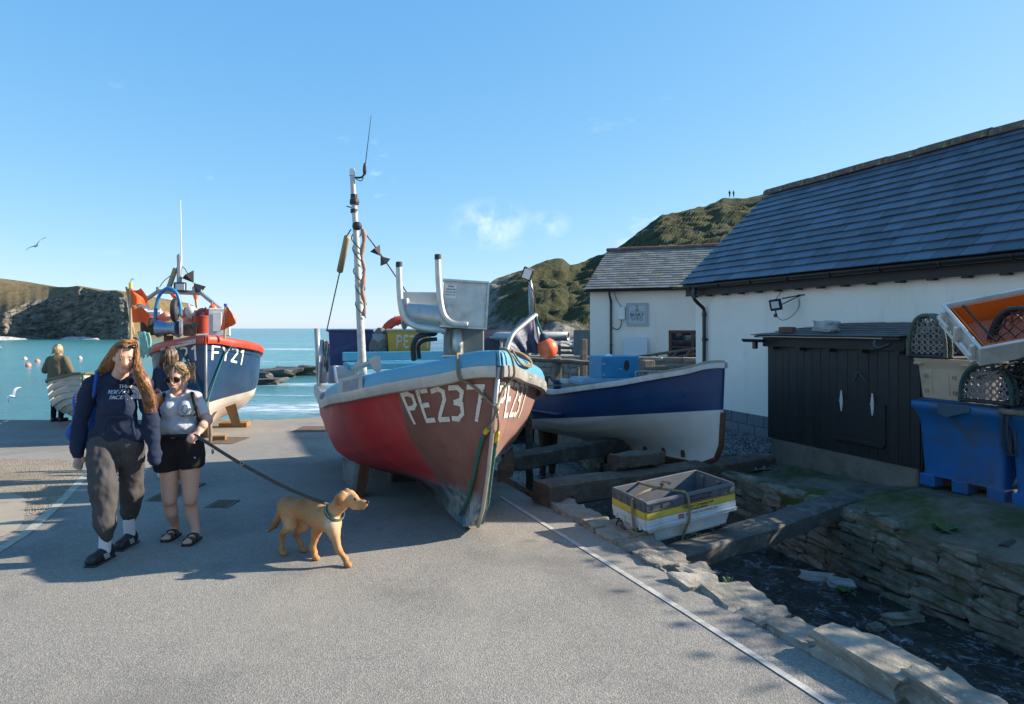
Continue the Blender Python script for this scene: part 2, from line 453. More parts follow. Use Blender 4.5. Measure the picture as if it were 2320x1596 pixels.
# ------------------------------------------------------------------ hills
def hill_mat(name, grassA, grassB, rockA, rockB, sc=.12, dip=24, bush=(.03, .035, .012)):
    """turf and rock; which of the two grows where is stored on the mesh"""
    t = NT(name); v = t.vec((1, 1, 1), 'World'); a = t.n('ShaderNodeVertexColor'); a.layer_name = 'Col'
    n2 = t.noise(v, sc * 7, 7, .7)
    g = t.mix(t.ramp(n2, [(.35, 0.0), (.65, 1.0)]), grassA, grassB)
    g = t.mix(t.ramp(t.noise(t.vec((1, 1, 1), 'World', loc=(31, 7, 3)), sc * 3.2, 8, .74), [(.52, 0.0), (.60, .85)]), g, bush)
    g = t.mix(t.ramp(t.noise(v, sc * 30, 5, .7), [(.4, 0.0), (.7, .4)]), g, mul(grassB, 1.35))
    r = t.mix(t.ramp(t.noise(t.vec((.55, .55, 2.4), 'World', rot=(0, R(dip), 0)), sc * 6, 8, .74, .5), [(.36, 0.0), (.62, 1.0)]), rockA, rockB)
    r = t.mix(t.ramp(t.noise(t.vec((1, 1, 1), 'World', loc=(5, 5, 5)), sc * 4, 7, .7), [(.5, 0.0), (.62, .7)]), r, mul(grassA, .8))
    k = t.math('ADD', t.sep(a.outputs[0])[0], t.math('MULTIPLY', t.math('SUBTRACT', t.noise(v, sc * 5, 8, .72), .5), 1.1))
    f = t.n('ShaderNodeMapRange'); f.inputs[1].default_value = .42; f.inputs[2].default_value = .58; t.l(k, f.inputs[0])
    t.set(t.mix(f.outputs[0], r, g), .95, spec=.12)
    t.bump(n2, .9, 1.0); t.bump(t.noise(v, sc * 25, 6, .75), .7, .35)
    return t.m
def paint(o, vals):
    at_ = o.data.color_attributes.new('Col', 'FLOAT_COLOR', 'POINT'); c = np.ones((len(vals), 4)); c[:, :3] = np.array(vals)[:, None]; at_.data.foreach_set('color', c.ravel())
M_head = hill_mat('headland_turf_and_rock', (.165, .125, .062), (.20, .155, .085), (.07, .068, .06), (.30, .275, .235), .10, 26, (.09, .072, .035))
top = [(-420, 560), (-250, 590), (-120, 615), (0, 630), (48, 636), (95, 646), (124, 650), (154, 650), (176, 647), (190, 649), (227, 658), (264, 657), (281, 664), (289, 677), (292, 700), (294, 735), (300, 758), (312, 766), (330, 769)]
edg = [(-420, 800), (-250, 790), (-120, 740), (0, 716), (58, 688), (146, 667), (176, 650), (190, 652), (227, 660), (264, 659), (281, 666), (289, 680), (292, 705), (294, 740), (300, 762), (312, 769), (330, 771)]
m = mb(); hcol = []
def head_pt(a, b):
    x = lerp(-420, 330, a ** .62)
    Yb = interp([-420, -100, 110, 190, 330], [150, 166, 184, 180, 166], x) + 3 * fbm((x * .02, 0, 7), 3)
    ty = interp([p[0] for p in top], [p[1] for p in top], x); ey = interp([p[0] for p in edg], [p[1] for p in edg], x)
    ey = max(ey, ty + .3)
    base = at(x, 772, Yb); base.z = SEA - .4
    ce = at(x, ey, Yb + 6 + 4 * sstep(150, 60, x)); rg = at(x, ty, interp([-420, -100, 110, 190, 330], [150, 166, 184, 180, 166], x) + lerp(12, 44, sstep(185, 40, x)))
    rg.z = max(rg.z, ce.z + .05); hcol.append(0.0 if b < .60 else (1.0 if b > .64 else .5))
    if b < .12: p = base.lerp(at(x, 764, Yb + 2.5), b / .12)
    elif b < .62: p = at(x, 764, Yb + 2.5).lerp(ce, (b - .12) / .5)
    elif b < .9: p = ce.lerp(rg, (b - .62) / .28)
    else: p = rg + Vector((0, 40 * (b - .9) / .1, -2 * (b - .9) / .1))
    s = sstep(0, .1, b) * (1 - .95 * sstep(.54, .66, b)); am = min(1, max(.1, (760 - ty) / 80))
    w_ = p.z - .42 * p.x; d = fbm((p.x * .05, p.y * .05, w_ * .10), 4) * 2.4 + abs(fbm((p.x * .10, 3, w_ * .42), 5)) * 2.0 + .8 * fbm((p.x * .7, p.y * .7, p.z * .9), 4)
    p = p + Vector((.1 * d, -d * .75, .2 * d)) * s * am
    return p
m.grid(head_pt, 300, 96)
hl = struct(m.build('headland', M_head, smooth=False, fix=True)); paint(hl, hcol)
M_shingle = pebble_mat('pale_shingle', (.30, .29, .27), (.45, .43, .40), (.62, .60, .56), 1.6)
def shingle(name, xs, z0, w):
    m = mb()
    def f(a, b):
        x = lerp(xs[0], xs[1], a); Yb = interp([-420, -100, 110, 190, 330], [148, 164, 181, 177, 163], x)
        p = at(x, 772, Yb - w * (1 - b)); k = math.sin(math.pi * min(1, a * 1.0)) if xs[0] > 0 else 1 - a
        p.z = SEA - .3 + (z0 * (k ** .6 + .02)) * math.sin(b * 1.9) + .25 * fbm((p.x * .5, p.y * .5, 2), 3); return p
    m.grid(f, 60, 10); return m.build(name, M_shingle, smooth=False, fix=True)
struct(shingle('shingle_bank', (-380, 78), 3.2, 9)); struct(shingle('shingle_spit', (132, 230), 1.0, 5))

M_hill = hill_mat('hill_turf_and_rock', (.050, .055, .024), (.082, .080, .040), (.15, .145, .125), (.30, .29, .26), .085, 24, (.022, .028, .010))
htop = [(1040, 690), (1075, 662), (1095, 648), (1150, 622), (1200, 604), (1240, 590), (1262, 586), (1275, 585), (1292, 598), (1320, 592), (1345, 582), (1380, 572), (1420, 548), (1455, 520), (1490, 492), (1500, 486), (1550, 476), (1600, 465), (1640, 447), (1660, 450), (1700, 446), (1760, 434), (1900, 400), (2200, 350), (2700, 300)]
m = mb(); hcol = []
def hill_pt(a, b):
    x = lerp(1035, 2700, a ** 1.5)
    Yr = interp([1035, 1300, 1640, 2700], [104, 128, 190, 230], x); Yf = interp([1035, 1200, 1640, 2700], [84, 62, 60, 60], x)
    ty = interp([p[0] for p in htop], [p[1] for p in htop], x)
    rg = at(x, ty, Yr); ft = at(x, 790, Yf); ft.z = interp([1035, 1330], [SEA - .5, .2], x)
    if b <= .86:
        w = b / .86; p = ft.lerp(rg, w); p.z = lerp(ft.z, rg.z, w ** .85 if x > 1200 else w ** .65)
    else:
        p = rg + Vector((0, 60, -12)) * ((b - .86) / .14)
    s = sstep(0, .08, b) * (1 - .93 * sstep(.7, .86, b))
    d = fbm((p.x * .045, p.y * .03, 3.0), 5) * 2.6 - abs(fbm((p.x * .07 + p.y * .03, p.y * .02, 9.0), 3)) * 2.6 + fbm((p.x * .3, p.y * .25, p.z * .2), 4) * .9
    steep = sstep(1250, 1080, x)
    hcol.append(1.0 - .62 * steep - .55 * sstep(.22, .0, b) * sstep(1420, 1300, x) - .25 * max(0, fbm((p.x * .05, p.y * .04, 30), 3)))
    return p + Vector((.2 * d, -d * .5 * (.3 + steep), .75 * d * (1 - .55 * steep))) * s * min(1, .4 + (744 - ty) / 220) + Vector((0, 0, .35 * fbm((p.x * .3, p.y * .2, 1), 4))) * (1 if b <= .86 else .3)
m.grid(hill_pt, 300, 120)
hl = struct(m.build('hill', M_hill, smooth=False, fix=True)); paint(hl, hcol)

# ------------------------------------------------------------------ rocks
def rock_mesh(name, mat, size, seed, rough=.16, flat=.0, n=4, rd=.2):
    """box rounded and knocked about: n x n faces a side"""
    rnd = random.Random(seed); off = Vector((rnd.random() * 50, rnd.random() * 50, rnd.random() * 50))
    bm = bmesh.new(); bmesh.ops.create_cube(bm, size=2)
    bmesh.ops.subdivide_edges(bm, edges=bm.edges[:], cuts=n - 1, use_grid_fill=True)
    for v in bm.verts:
        p = v.co.copy(); q = p.normalized() * 1.25
        p = p.lerp(q, rd)
        d = 1 + rough * mnoise.noise(p * 1.1 + off) * 1.6 + rough * .6 * mnoise.noise(p * 2.7 + off)
        p = p * d
        v.co = (p.x * size[0] / 2, p.y * size[1] / 2, p.z * size[2] / 2)
    me = bpy.data.meshes.new(name); bm.to_mesh(me); bm.free(); me.materials.append(mat)
    return me
def stone_mat(name, a, b, lichen=None, rnd=.25, bump=.5, moss=None):
    t = NT(name); v = t.vec((1, 1, 1), 'World')
    c = t.mix(t.ramp(t.noise(v, 7, 7, .68), [(.3, 0.0), (.7, 1.0)]), a, b)
    oi = t.n('ShaderNodeObjectInfo'); hv = t.n('ShaderNodeHueSaturation')
    t.l(t.math('ADD', t.math('MULTIPLY', oi.outputs['Random'], 2 * rnd), 1 - rnd), hv.inputs['Value']); t.l(c, hv.inputs['Color']); c = hv.outputs[0]
    if lichen: c = t.mix(t.ramp(t.noise(t.vec((1, 1, 1), 'World', loc=(4, 4, 4)), 16, 6, .7), [(.58, 0.0), (.66, .8)]), c, lichen)
    if moss:
        f = t.math('MULTIPLY', t.ramp(t.noise(t.vec((1, 1, 1), 'World', loc=(7, 1, 2)), 3.2, 7, .7), [(.46, 0.0), (.62, 1.0)]), t.ramp(t.sep(t.geo().outputs['Normal'])[2], [(.0, .25), (.6, 1.0)]))
        c = t.mix(f, c, moss)
    t.set(c, .9, spec=.25); t.bump(t.noise(v, 26, 7, .7), bump, .02); t.bump(t.noise(v, 110, 4, .7), .4, .004)
    return t.m
M_kerb = stone_mat('kerb_limestone', (.20, .175, .14), (.34, .305, .25), (.44, .42, .37), bump=.9)
M_wallst = stone_mat('wall_stone', (.13, .11, .082), (.26, .225, .175), (.33, .31, .27), moss=(.05, .06, .018))
M_boulder = stone_mat('boulder_limestone', (.25, .24, .22), (.42, .41, .39))

k0 = random.Random(3)
t_ = 5.2; kn = 0
kerb = struct(mb().add([W(4.2, 5.44, -.42), W(15, 5.44, -.42), W(15, 5.78, -.42), W(4.2, 5.78, -.42), W(4.2, 5.44, gz(9) - .12), W(15, 5.44, -.12), W(15, 5.78, -.12), W(4.2, 5.78, gz(9) - .12)],
              [(0, 1, 2, 3), (4, 5, 6, 7), (0, 1, 5, 4), (2, 3, 7, 6), (1, 2, 6, 5), (0, 3, 7, 4)]).build('kerb', M_quay, fix=True))
while t_ < 14.6:
    Lk = k0.uniform(.18, .40) if t_ < 9.0 else k0.uniform(.24, .55)
    wd = k0.uniform(.22, .32); th = k0.uniform(.15, .2)
    c = W(t_ + Lk / 2, 5.455 + wd / 2 - k0.uniform(.0, .10), 0)
    lift = k0.uniform(.005, .03) if t_ < 9.3 else k0.uniform(.02, .06)
    if 9.0 < t_ < 9.7: lift = .10
    o = link('stone', rock_mesh('kerb_stone', M_kerb, (Lk * 1.02, wd * 1.08, th), 40 + kn, .17, n=9, rd=.14), kerb)
    o.location = (c.x, c.y, gz(c.y) - th / 2 + lift + .012); o.rotation_euler = (k0.uniform(-.04, .04), k0.uniform(-.04, .04), WROT + k0.uniform(-.2, .2))
    t_ += Lk * 1.0; kn += 1

# ------------------------------------------------------------------ stream
WATER = -.85
def stream_mat():
    t = NT('stream_water'); v = t.vec((1, 1, 1), 'World')
    bed = t.ramp(t.noise(v, 5, 6, .7), [(.35, (.006, .006, .006)), (.58, (.026, .021, .015)), (.72, (.075, .062, .045))])
    fo = t.ramp(t.noise(t.vec((1, 1, 1), 'World', rot=(0, 0, .4)), 5.0, 10, .8, 1.4), [(.53, 0.0), (.68, .85)])  # foam streaks, together with painted blue-grey glints on the ripples
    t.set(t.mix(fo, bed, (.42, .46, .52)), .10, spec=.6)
    t.bump(t.noise(v, 5, 6, .65), .8, .10); t.bump(t.noise(v, 22, 4, .6), .5, .02); return t.m
m = mb()
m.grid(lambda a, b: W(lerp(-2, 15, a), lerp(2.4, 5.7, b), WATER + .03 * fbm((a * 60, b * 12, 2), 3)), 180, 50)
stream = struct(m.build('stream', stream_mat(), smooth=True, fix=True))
if stream.data.polygons[0].normal.z < 0: stream.data.flip_normals()
m = mb(); m.grid(lambda a, b: W(lerp(-2, 15, a), 5.47, lerp(-.95, -.25, b)), 30, 4); struct(m.build('stream_bank', M_wallst, fix=True))
# right bank: rubble wall, each stone its own, a mossy cement haunch above
def led(t): return interp([0, 4, 6.5, 7.2, 9, 14], [-.30, -.32, -.10, -.02, .02, .05], t)
bank = struct(mb().add([W(-2, 2.80, -1), W(15, 2.80, -1), W(15, 2.80, -.42), W(-2, 2.80, -.42), W(-2, 2.5, -1), W(15, 2.5, -1), W(15, 2.5, -.42), W(-2, 2.5, -.42)],
              [(0, 1, 2, 3), (3, 2, 6, 7), (4, 7, 6, 5)]).build('bank_wall', M_wallst, fix=True))
k0 = random.Random(11); kn = 0
stone_lib = [rock_mesh('bank_stone', M_wallst, (1, 1, 1), 200 + i, .14, n=4) for i in range(10)]
z = -.93; hts = [.14, .13, .12, .13, .12, .11]
for r, h in enumerate(hts):
    t_ = .5 + k0.uniform(0, .3)
    while t_ < 13.5:
        Lk = k0.uniform(.22, .55)
        o = link('stone', stone_lib[kn % 10], bank)
        zz = z + h / 2 + k0.uniform(-.012, .012) + .02 * math.sin(t_ * 1.3)
        c = W(t_ + Lk / 2, 2.84 + k0.uniform(-.02, .035) - r * .012, zz)
        o.location = c; o.scale = (Lk * .98, .22, h * k0.uniform(.9, 1.05)); o.rotation_euler = (0, k0.uniform(-.06, .06), WROT + k0.uniform(-.06, .06))
        t_ += Lk; kn += 1
    z += h
def moss_mat():
    t = NT('mossy_cement'); v = t.vec((1, 1, 1), 'World')
    c = t.mix(t.ramp(t.noise(v, 3, 8, .7), [(.3, 0.0), (.7, 1.0)]), (.095, .082, .06), (.21, .185, .145))
    f = t.ramp(t.noise(t.vec((1, 1, 1), 'World', loc=(2, 5, 1)), 1.7, 7, .66), [(.47, 0.0), (.62, .9)])
    c = t.mix(f, c, t.mix(t.noise(v, 14, 5), (.035, .048, .012), (.09, .105, .022)))
    t.set(c, .95, spec=.2); t.bump(t.noise(v, 9, 8, .7), .7, .05); t.bump(t.noise(v, 60, 5, .7), .5, .008); return t.m
M_moss = moss_mat()
m = mb()
def haunch(a, b):
    t = lerp(.3, 14.5, a); zt = led(t)
    n = lerp(2.98, 1.2, b); z0 = -.24 + .08 * fbm((t * .9, 0, 1), 3)
    k = math.sin(min(1, b * 1.7) * math.pi / 2)
    zz = lerp(z0, zt, k) + (.07 * fbm((t * 1.6, n * 2, 5), 4) + .05 * abs(fbm((t * 3.1, n * 3.5, 8), 3))) * (1 - sstep(.7, 1, b))
    if b == 0: zz = -.4; n = 2.84
    return W(t, n + .05 * fbm((t * 2, 1, n), 3) * (1 - b), zz)
m.grid(haunch, 150, 22)
struct(m.build('cement_haunch', M_moss, smooth=True, fix=True))
m = mb(); m.grid(lambda a, b: W(lerp(-1, 16, a), lerp(1.3, -.1, b), led(lerp(-1, 16, a)) - .012), 60, 6); struct(m.build('ledge', M_moss, smooth=True, fix=True))
# drain pipe mouth in the haunch
dp = W(8.05, 2.62, -.17)
m = mb(); Mx = basis(Vector((WN.x, WN.y, -.25)), (0, 0, 1)) @ rotm('Y', math.pi / 2)
m.lathe([(.062, -.28), (.062, .05), (.053, .05), (.053, -.2), (.0, -.2)], dp, 20, Mx, cap=False)
tag(m.build('drain_pipe', simple('clay_pipe', (.05, .045, .04), rough=.8), fix=True), 'dark round drain pipe mouth in the mossy stream bank', 'pipe')
# gravel patch between the stream and the white wall
M_gravel = pebble_mat('gravel_stone', (.12, .115, .11), (.24, .235, .23), (.42, .41, .40), 45)
m = mb(); m.grid(lambda a, b: W(lerp(-.5, 4.45, a), lerp(2.7, 0, b), led(lerp(-.5, 4.45, a)) + .035 + .02 * fbm((a * 8, b * 5, 0), 2)), 20, 12)
struct(m.build('gravel_bed', M_gravel, smooth=True, fix=True))
m = mb(); k0 = random.Random(5)
for i in range(2600):
    t_ = k0.uniform(.3, 4.4); n_ = k0.uniform(.05, 2.7); s = k0.uniform(.012, .026)
    c = W(t_, n_, led(t_) + .045 + k0.uniform(-.005, .012)); Mr = rotm('Z', k0.uniform(0, 6)) @ rotm('X', k0.uniform(0, 6))
    vs = [c + Mr @ Vector(p) * s for p in ((1.2, 0, 0), (-1, 0, .1), (0, .9, 0), (0, -1, 0), (0, 0, .6), (0, .1, -.6))]
    m.add(vs, [(0, 2, 4), (2, 1, 4), (1, 3, 4), (3, 0, 4), (2, 0, 5), (1, 2, 5), (3, 1, 5), (0, 3, 5)])
g = m.build('gravel', M_gravel); g['kind'] = 'stuff'; g['label'] = 'grey gravel beside the white wall'; g['category'] = 'gravel'
# loose stones in the stream
for i, (x, y, s, lab) in enumerate(((1850, 1312, (.30, .12, .07), 'long pale flat stone lying in the stream by the bank wall'), (1905, 1327, (.22, .13, .08), 'pale stone beside the green plant in the stream'),
                                    (2045, 1405, (.34, .14, .05), 'brown flat stone awash in the stream'), (1985, 1428, (.14, .10, .05), 'small brown stone awash in the stream'))):
    Y = (CAM_Z - WATER) * FPX / (y / 2.265625 - HOR); p = at(x, y, Y)
    o = link('stream_stone', rock_mesh('stream_stone', M_wallst if i > 1 else M_boulder, s, 70 + i, .2), None); o.location = (p.x, p.y, WATER + .02); o.rotation_euler = (0, 0, .3 * i - .4)
    tag(o, lab, 'stone', 'stones lying in the stream')
# flat slabs bridging the stream at the bottom right
brg = empty('slab_bridge', 'grey stone slabs bridging the stream at the lower right', 'bridge', W(11.5, 4.2, 0))
for i, (t0, t1, n0, n1) in enumerate(((11.05, 12.1, 3.2, 5.3), (11.2, 12.3, 2.2, 3.15))):
    m = mb()
    def sl(u, v, top, t0=t0, t1=t1, n0=n0, n1=n1): return W(lerp(t0, t1, u), lerp(n0, n1, v), -.13 if top else -.30)
    m.grid(lambda a, b: sl(a, b, True) + Vector((0, 0, .02 * fbm((a * 5, b * 7, i), 4) - (.05 if a in (0, 1) or b in (0, 1) else 0))) , 14, 18)
    m.add([sl(0, 0, 1) - Vector((0, 0, .05)), sl(1, 0, 1) - Vector((0, 0, .05)), sl(1, 1, 1) - Vector((0, 0, .05)), sl(0, 1, 1) - Vector((0, 0, .05)), sl(0, 0, 0), sl(1, 0, 0), sl(1, 1, 0), sl(0, 1, 0)], [(0, 1, 5, 4), (1, 2, 6, 5), (2, 3, 7, 6), (3, 0, 4, 7), (4, 5, 6, 7)])
    m.build('slab', M_kerb, brg, smooth=False, local=False, fix=True)

# ------------------------------------------------------------------ painted lines and patches on the road
M_line = simple('worn_white_line', (.50, .48, .43), (.30, .29, .27), 9, .85, bump=.3, bsc=90, dirt=(.2, .19, .18), dsc=22, damt=.8)
m = mb()
def strip(pts, w, z=.005, n=40):
    C = bez(pts, n); m = mb(); vs = []
    for i, p in enumerate(C):
        d = (C[min(i + 1, n)] - C[max(i - 1, 0)]); d.z = 0; d.normalize(); q = Vector((-d.y, d.x, 0)) * (w / 2 * (1 + .12 * mnoise.noise(p * 6)))
        for s in (-1, 1):
            a = p + q * s; vs.append((a.x, a.y, gz(a.y) + undul(a.x, a.y) + z))
    return m.add(vs, [(2 * i, 2 * i + 1, 2 * i + 3, 2 * i + 2) for i in range(n)])
struct(strip([W(4.9, 6.0), W(9, 5.99), W(11, 6.02), W(14, 6.0)], .046).build('line_marking', M_line, fix=True))
struct(strip([ground(-140, 1330), ground(0, 1245), ground(75, 1195), ground(150, 1125), ground(195, 1075)], .085).build('line_marking', simple('worn_cream_line', (.42, .40, .30), (.30, .29, .24), 9, .85, bump=.3, bsc=90, dirt=(.2, .19, .18), dsc=18, damt=.9), fix=True))
M_patch = pebble_mat('tan_aggregate', (.24, .19, .13), (.36, .29, .21), (.48, .42, .33), 60)
M_conc = simple('tan_concrete', (.33, .28, .21), (.25, .21, .16), 2, .9, bump=.3, bsc=40)
def patch(pts, mat, z=.004, nm='ground_patch'):
    P = [ground(*p) for p in pts]; n = len(P); c = sum(P, Vector()) / n
    ring = bez(P + [P[0]], n * 4)[:-1]; vs = [(c.x, c.y, gz(c.y) + .004 + z)] + [(p.x, p.y, gz(p.y) + z + undul(p.x, p.y)) for p in ring]
    k = len(ring); return struct(mb().add(vs, [(0, 1 + i, 1 + (i + 1) % k) for i in range(k)]).build(nm, mat, fix=True))
patch([(-300, 1048), (60, 1040), (170, 1048), (186, 1085), (140, 1140), (90, 1165), (-250, 1175)], M_patch, .003)
patch([(-300, 1120), (20, 1118), (55, 1160), (10, 1215), (-280, 1260)], M_conc, .007)
M_iron = simple('cast_iron', (.10, .075, .055), (.16, .12, .08), 12, .7, metal=.3, bump=.4, bsc=60)
def cover(x0, x1, y0, y1, label, bars=9):
    a = ground(x0, y1); b = ground(x1, y1); c = ground((x0 + x1) / 2, y0)
    cx = (a.x + b.x) / 2; cy = (a.y + c.y) / 2; w = b.x - a.x; d = c.y - a.y
    e = empty('drain_cover', label, 'drain cover', (cx, cy, gz(cy)), 0, 'iron covers set in the road')
    mb().box((0, 0, .004), (w, d, .008)).build('plate', M_iron, e)
    m = mb()
    for i in range(bars):
        m.box((lerp(-w / 2 + .03, w / 2 - .03, i / (bars - 1)), 0, .010), (w / bars * .45, d - .05, .006), ch=.002)
    for i in range(5):
        m.box((0, lerp(-d / 2 + .03, d / 2 - .03, i / 4), .0105), (w - .05, .012, .006))
    m.build('ribs', M_iron, e)
    m = mb()
    for s in (-1, 1):
        m.box((s * (w / 2 + .012), 0, .003), (.02, d + .045, .014)); m.box((0, s * (d / 2 + .012), .003), (w, .02, .014))
    m.build('frame', M_iron, e)
cover(660, 735, 968, 979, 'far iron drain cover in the sunny road left of the red boat', 14)
cover(468, 525, 993, 1006, 'iron drain cover beside the keel of the blue and red boat', 12)
cover(322, 372, 1098, 1138, 'large ribbed iron drain cover behind the walking women', 14)
cover(470, 512, 1136, 1150, 'small square iron cover between the woman in shorts and the dog', 5)
# ================================================================== buildings on the right
def render_mat(name, a, b, stain):
    t = NT(name); v = t.vec((1, 1, 1), 'World')
    c = t.mix(t.ramp(t.noise(v, 1.3, 6, .6), [(.3, 0.0), (.7, 1.0)]), a, b)
    st = t.ramp(t.noise(t.vec((3.5, 3.5, .5), 'World'), 1.1, 7, .7), [(.55, 0.0), (.75, .38)])
    c = t.mix(st, c, stain)
    t.set(c, .92, spec=.2); t.bump(t.noise(v, 5, 6, .6), .25, .02); t.bump(t.noise(v, 90, 4, .7), .25, .003); return t.m
M_white = render_mat('white_render', (.86, .81, .72), (.79, .74, .655), (.50, .46, .38))
M_black = simple('black_gutter', (.012, .012, .014), (.02, .02, .022), 5, .35, bump=.05)
M_soffit = simple('black_timber', (.014, .014, .016), (.024, .023, .023), 8, .6, bump=.3, bsc=50)
def slate_mat(name, a, b, edge=(.05, .045, .03), rnd=.22, lich=None, rough=.42):
    t = NT(name); v = t.vec((1, 1, 1), 'World')
    c = t.mix(t.ramp(t.noise(v, 4, 7, .65), [(.3, 0.0), (.7, 1.0)]), a, b)
    oi = t.n('ShaderNodeObjectInfo'); hv = t.n('ShaderNodeHueSaturation')
    t.l(t.math('ADD', t.math('MULTIPLY', oi.outputs['Random'], 2 * rnd), 1 - rnd), hv.inputs['Value']); t.l(c, hv.inputs['Color']); c = hv.outputs[0]
    if lich:
        c = t.mix(t.ramp(t.noise(t.vec((1, 1, 1), 'World', loc=(8, 2, 3)), 2.6, 8, .75), [(.55, 0.0), (.64, .8)]), c, lich)
        c = t.mix(t.ramp(t.noise(t.vec((1, 1, 1), 'World', loc=(1, 2, 9)), 11, 6, .75), [(.62, 0.0), (.68, .8)]), c, (.42, .43, .42))
    t.set(c, rough, spec=.5); t.bump(t.noise(t.vec((1, 1, 3), 'World'), 18, 6, .65), .35, .008); return t.m
M_slate = slate_mat('blue_slate', (.036, .056, .086), (.068, .095, .135), rnd=.38)
M_slate2 = slate_mat('lichened_slate', (.115, .12, .115), (.20, .205, .195), rnd=.3, lich=(.25, .21, .07), rough=.7)
M_ridge = simple('old_ridge_tile', (.15, .085, .055), (.09, .07, .055), 6, .9, bump=.5, bsc=30, bdist=.01, dirt=(.33, .29, .17), dsc=9, damt=.8, coord='Object')
M_ridge2 = simple('red_ridge_tile', (.22, .075, .045), (.15, .075, .05), 6, .9, bump=.4, bsc=30, dirt=(.35, .31, .2), dsc=7, damt=.6)
M_moss_edge = simple('moss_line', (.07, .055, .02), (.035, .03, .015), 20, .95, bump=.6, bsc=60)

def roof_plane(parent, x0, x1, ye, ze, yr, zr, gauge, width, mat, vis_x, thick=.011, seed=1, tw=.012):
    """slates laid course by course, each its own piece; those past vis_x joined into one"""
    rnd = random.Random(seed)
    sl = math.hypot(yr - ye, zr - ze); ang = math.atan2(zr - ze, yr - ye)
    up = Vector((0, math.cos(ang), math.sin(ang))); nr = Vector((0, -math.sin(ang), math.cos(ang)))
    def lib(w):
        L_ = gauge * 1.35
        m = mb().box((0, L_ / 2, thick / 2), (w - .006, L_, thick), ch=.002); return m
    libs = [lib(width * k).mesh('slate', mat) for k in (1.0, .9, 1.12)]
    rest = mb(); nrow = int(sl / gauge) + 1
    R0 = Matrix.Rotation(ang, 3, 'X')
    for r in range(nrow):
        x = x0 - (width / 2 if r % 2 else 0) + rnd.uniform(-.03, .03)
        while x < x1:
            kk = rnd.randrange(3); w = width * (1.0, .9, 1.12)[kk]
            xc = x + w / 2
            if x < x0 - .01 or xc + w / 2 > x1 + .05:
                a = max(x, x0); b2 = min(x + w, x1)
                xc = (a + b2) / 2; w2 = b2 - a
            else: w2 = w
            x += w
            if w2 < .05: continue
            s0 = r * gauge + rnd.uniform(-.006, .006)
            if s0 > sl - .05: continue
            lim = min(1.0, (sl - s0) / (gauge * 1.35))
            rot = R0 @ Matrix.Rotation(-math.atan2(thick * 1.15, gauge), 3, 'X') @ Matrix.Rotation(rnd.uniform(-tw, tw), 3, 'Z') @ Matrix.Rotation(rnd.uniform(-.006, .006), 3, 'Y')
            p = Vector((xc, ye, ze)) + up * s0 + nr * (thick * 1.25 + .004)
            if xc < vis_x:
                o = link('slate', libs[kk], parent); o.location = p; o.rotation_euler = rot.to_euler(); o.scale = (w2 / w, lim, 1)
            else:
                L_ = gauge * 1.35 * lim
                rest.box(p + rot @ Vector((0, L_ / 2, thick / 2)), (w2 - .006, L_, thick), rot)
    if rest.v:
        o = rest.build('slates_beyond', mat, parent); o['kind'] = 'stuff'
    return up, nr, sl

# ---- long white building with the blue slate roof
B = empty('white_building', 'long white rendered building with dark blue slate roof, right side', 'building', W(0, 0, 0), WROT)
EZ = 2.575; ER = 4.63; DEP = 4.1; LEN = 7.05
m = mb()
m.add([(0, 0, .1), (LEN, 0, .1), (LEN, 0, 2.66), (0, 0, 2.66), (0, DEP, .1), (LEN, DEP, .1), (LEN, DEP, 2.66), (0, DEP, 2.66), (0, DEP / 2, ER - .03), (LEN, DEP / 2, ER - .03)],
      [(0, 1, 2, 3), (5, 4, 7, 6), (4, 0, 3, 8, 7), (1, 5, 6, 9, 2)])
m.build('wall', M_white, B, fix=True)
m = mb(); m.box((LEN / 2 - .02, DEP / 2, -.12), (LEN - .06, DEP - .06, .44)); pl = m.build('plinth', simple('plinth_blockwork', (.13, .15, .17), (.10, .115, .13), 4, .9, bump=.4, bsc=50), B)
me_b = mb().box((0, 0, 0), (.435, .03, .205), ch=.006).mesh('block', simple('blue_grey_block', (.15, .175, .20), (.11, .13, .15), 7, .9, bump=.5, bsc=40, rnd=.15, dirt=(.3, .28, .25), dsc=9, damt=.5))
for r in range(2):
    for i in range(11):
        o = link('block', me_b, pl); o.location = (.22 + i * .447 - (.2 if r else 0), .012, -.215 + r * .215)
# roof
rf = mb().add([(-.2, -.2, EZ - .02), (LEN, -.2, EZ - .02), (LEN, DEP / 2, ER - .02), (-.2, DEP / 2, ER - .02), (LEN, DEP + .2, EZ - .02), (-.2, DEP + .2, EZ - .02),
               (-.2, -.2, EZ - .06), (LEN, -.2, EZ - .06), (LEN, DEP / 2, ER - .06), (-.2, DEP / 2, ER - .06), (LEN, DEP + .2, EZ - .06), (-.2, DEP + .2, EZ - .06)],
              [(0, 1, 2, 3), (3, 2, 4, 5), (6, 7, 8, 9), (9, 8, 10, 11), (0, 3, 9, 6), (3, 5, 11, 9), (0, 1, 7, 6)]).build('roof', M_soffit, B, fix=True)
roof_plane(rf, -.22, LEN, -.24, EZ - .02, DEP / 2, ER, .205, .40, M_slate, 6.6, .019, 4)
# thin line of moss and dirt under each course
up = Vector((0, DEP / 2 + .24, ER - EZ + .02)); slr = up.length; up.normalize(); nr = Vector((0, -up.z, up.y))
k0 = random.Random(14); m = mb()
for r in range(1, 15):
    x = -.2
    while x < LEN - .3:
        l = k0.uniform(.06, .35)
        if k0.random() < .72:
            c = Vector((x + l / 2, -.24, EZ - .02)) + up * (r * .205 - .004) + nr * .024; m.box(c, (l, k0.uniform(.010, .022), k0.uniform(.006, .014)), Matrix.Rotation(math.atan2(up.z, up.y), 3, 'X'))
        x += l
o = m.build('moss_edging', M_moss_edge, rf); o['kind'] = 'stuff'
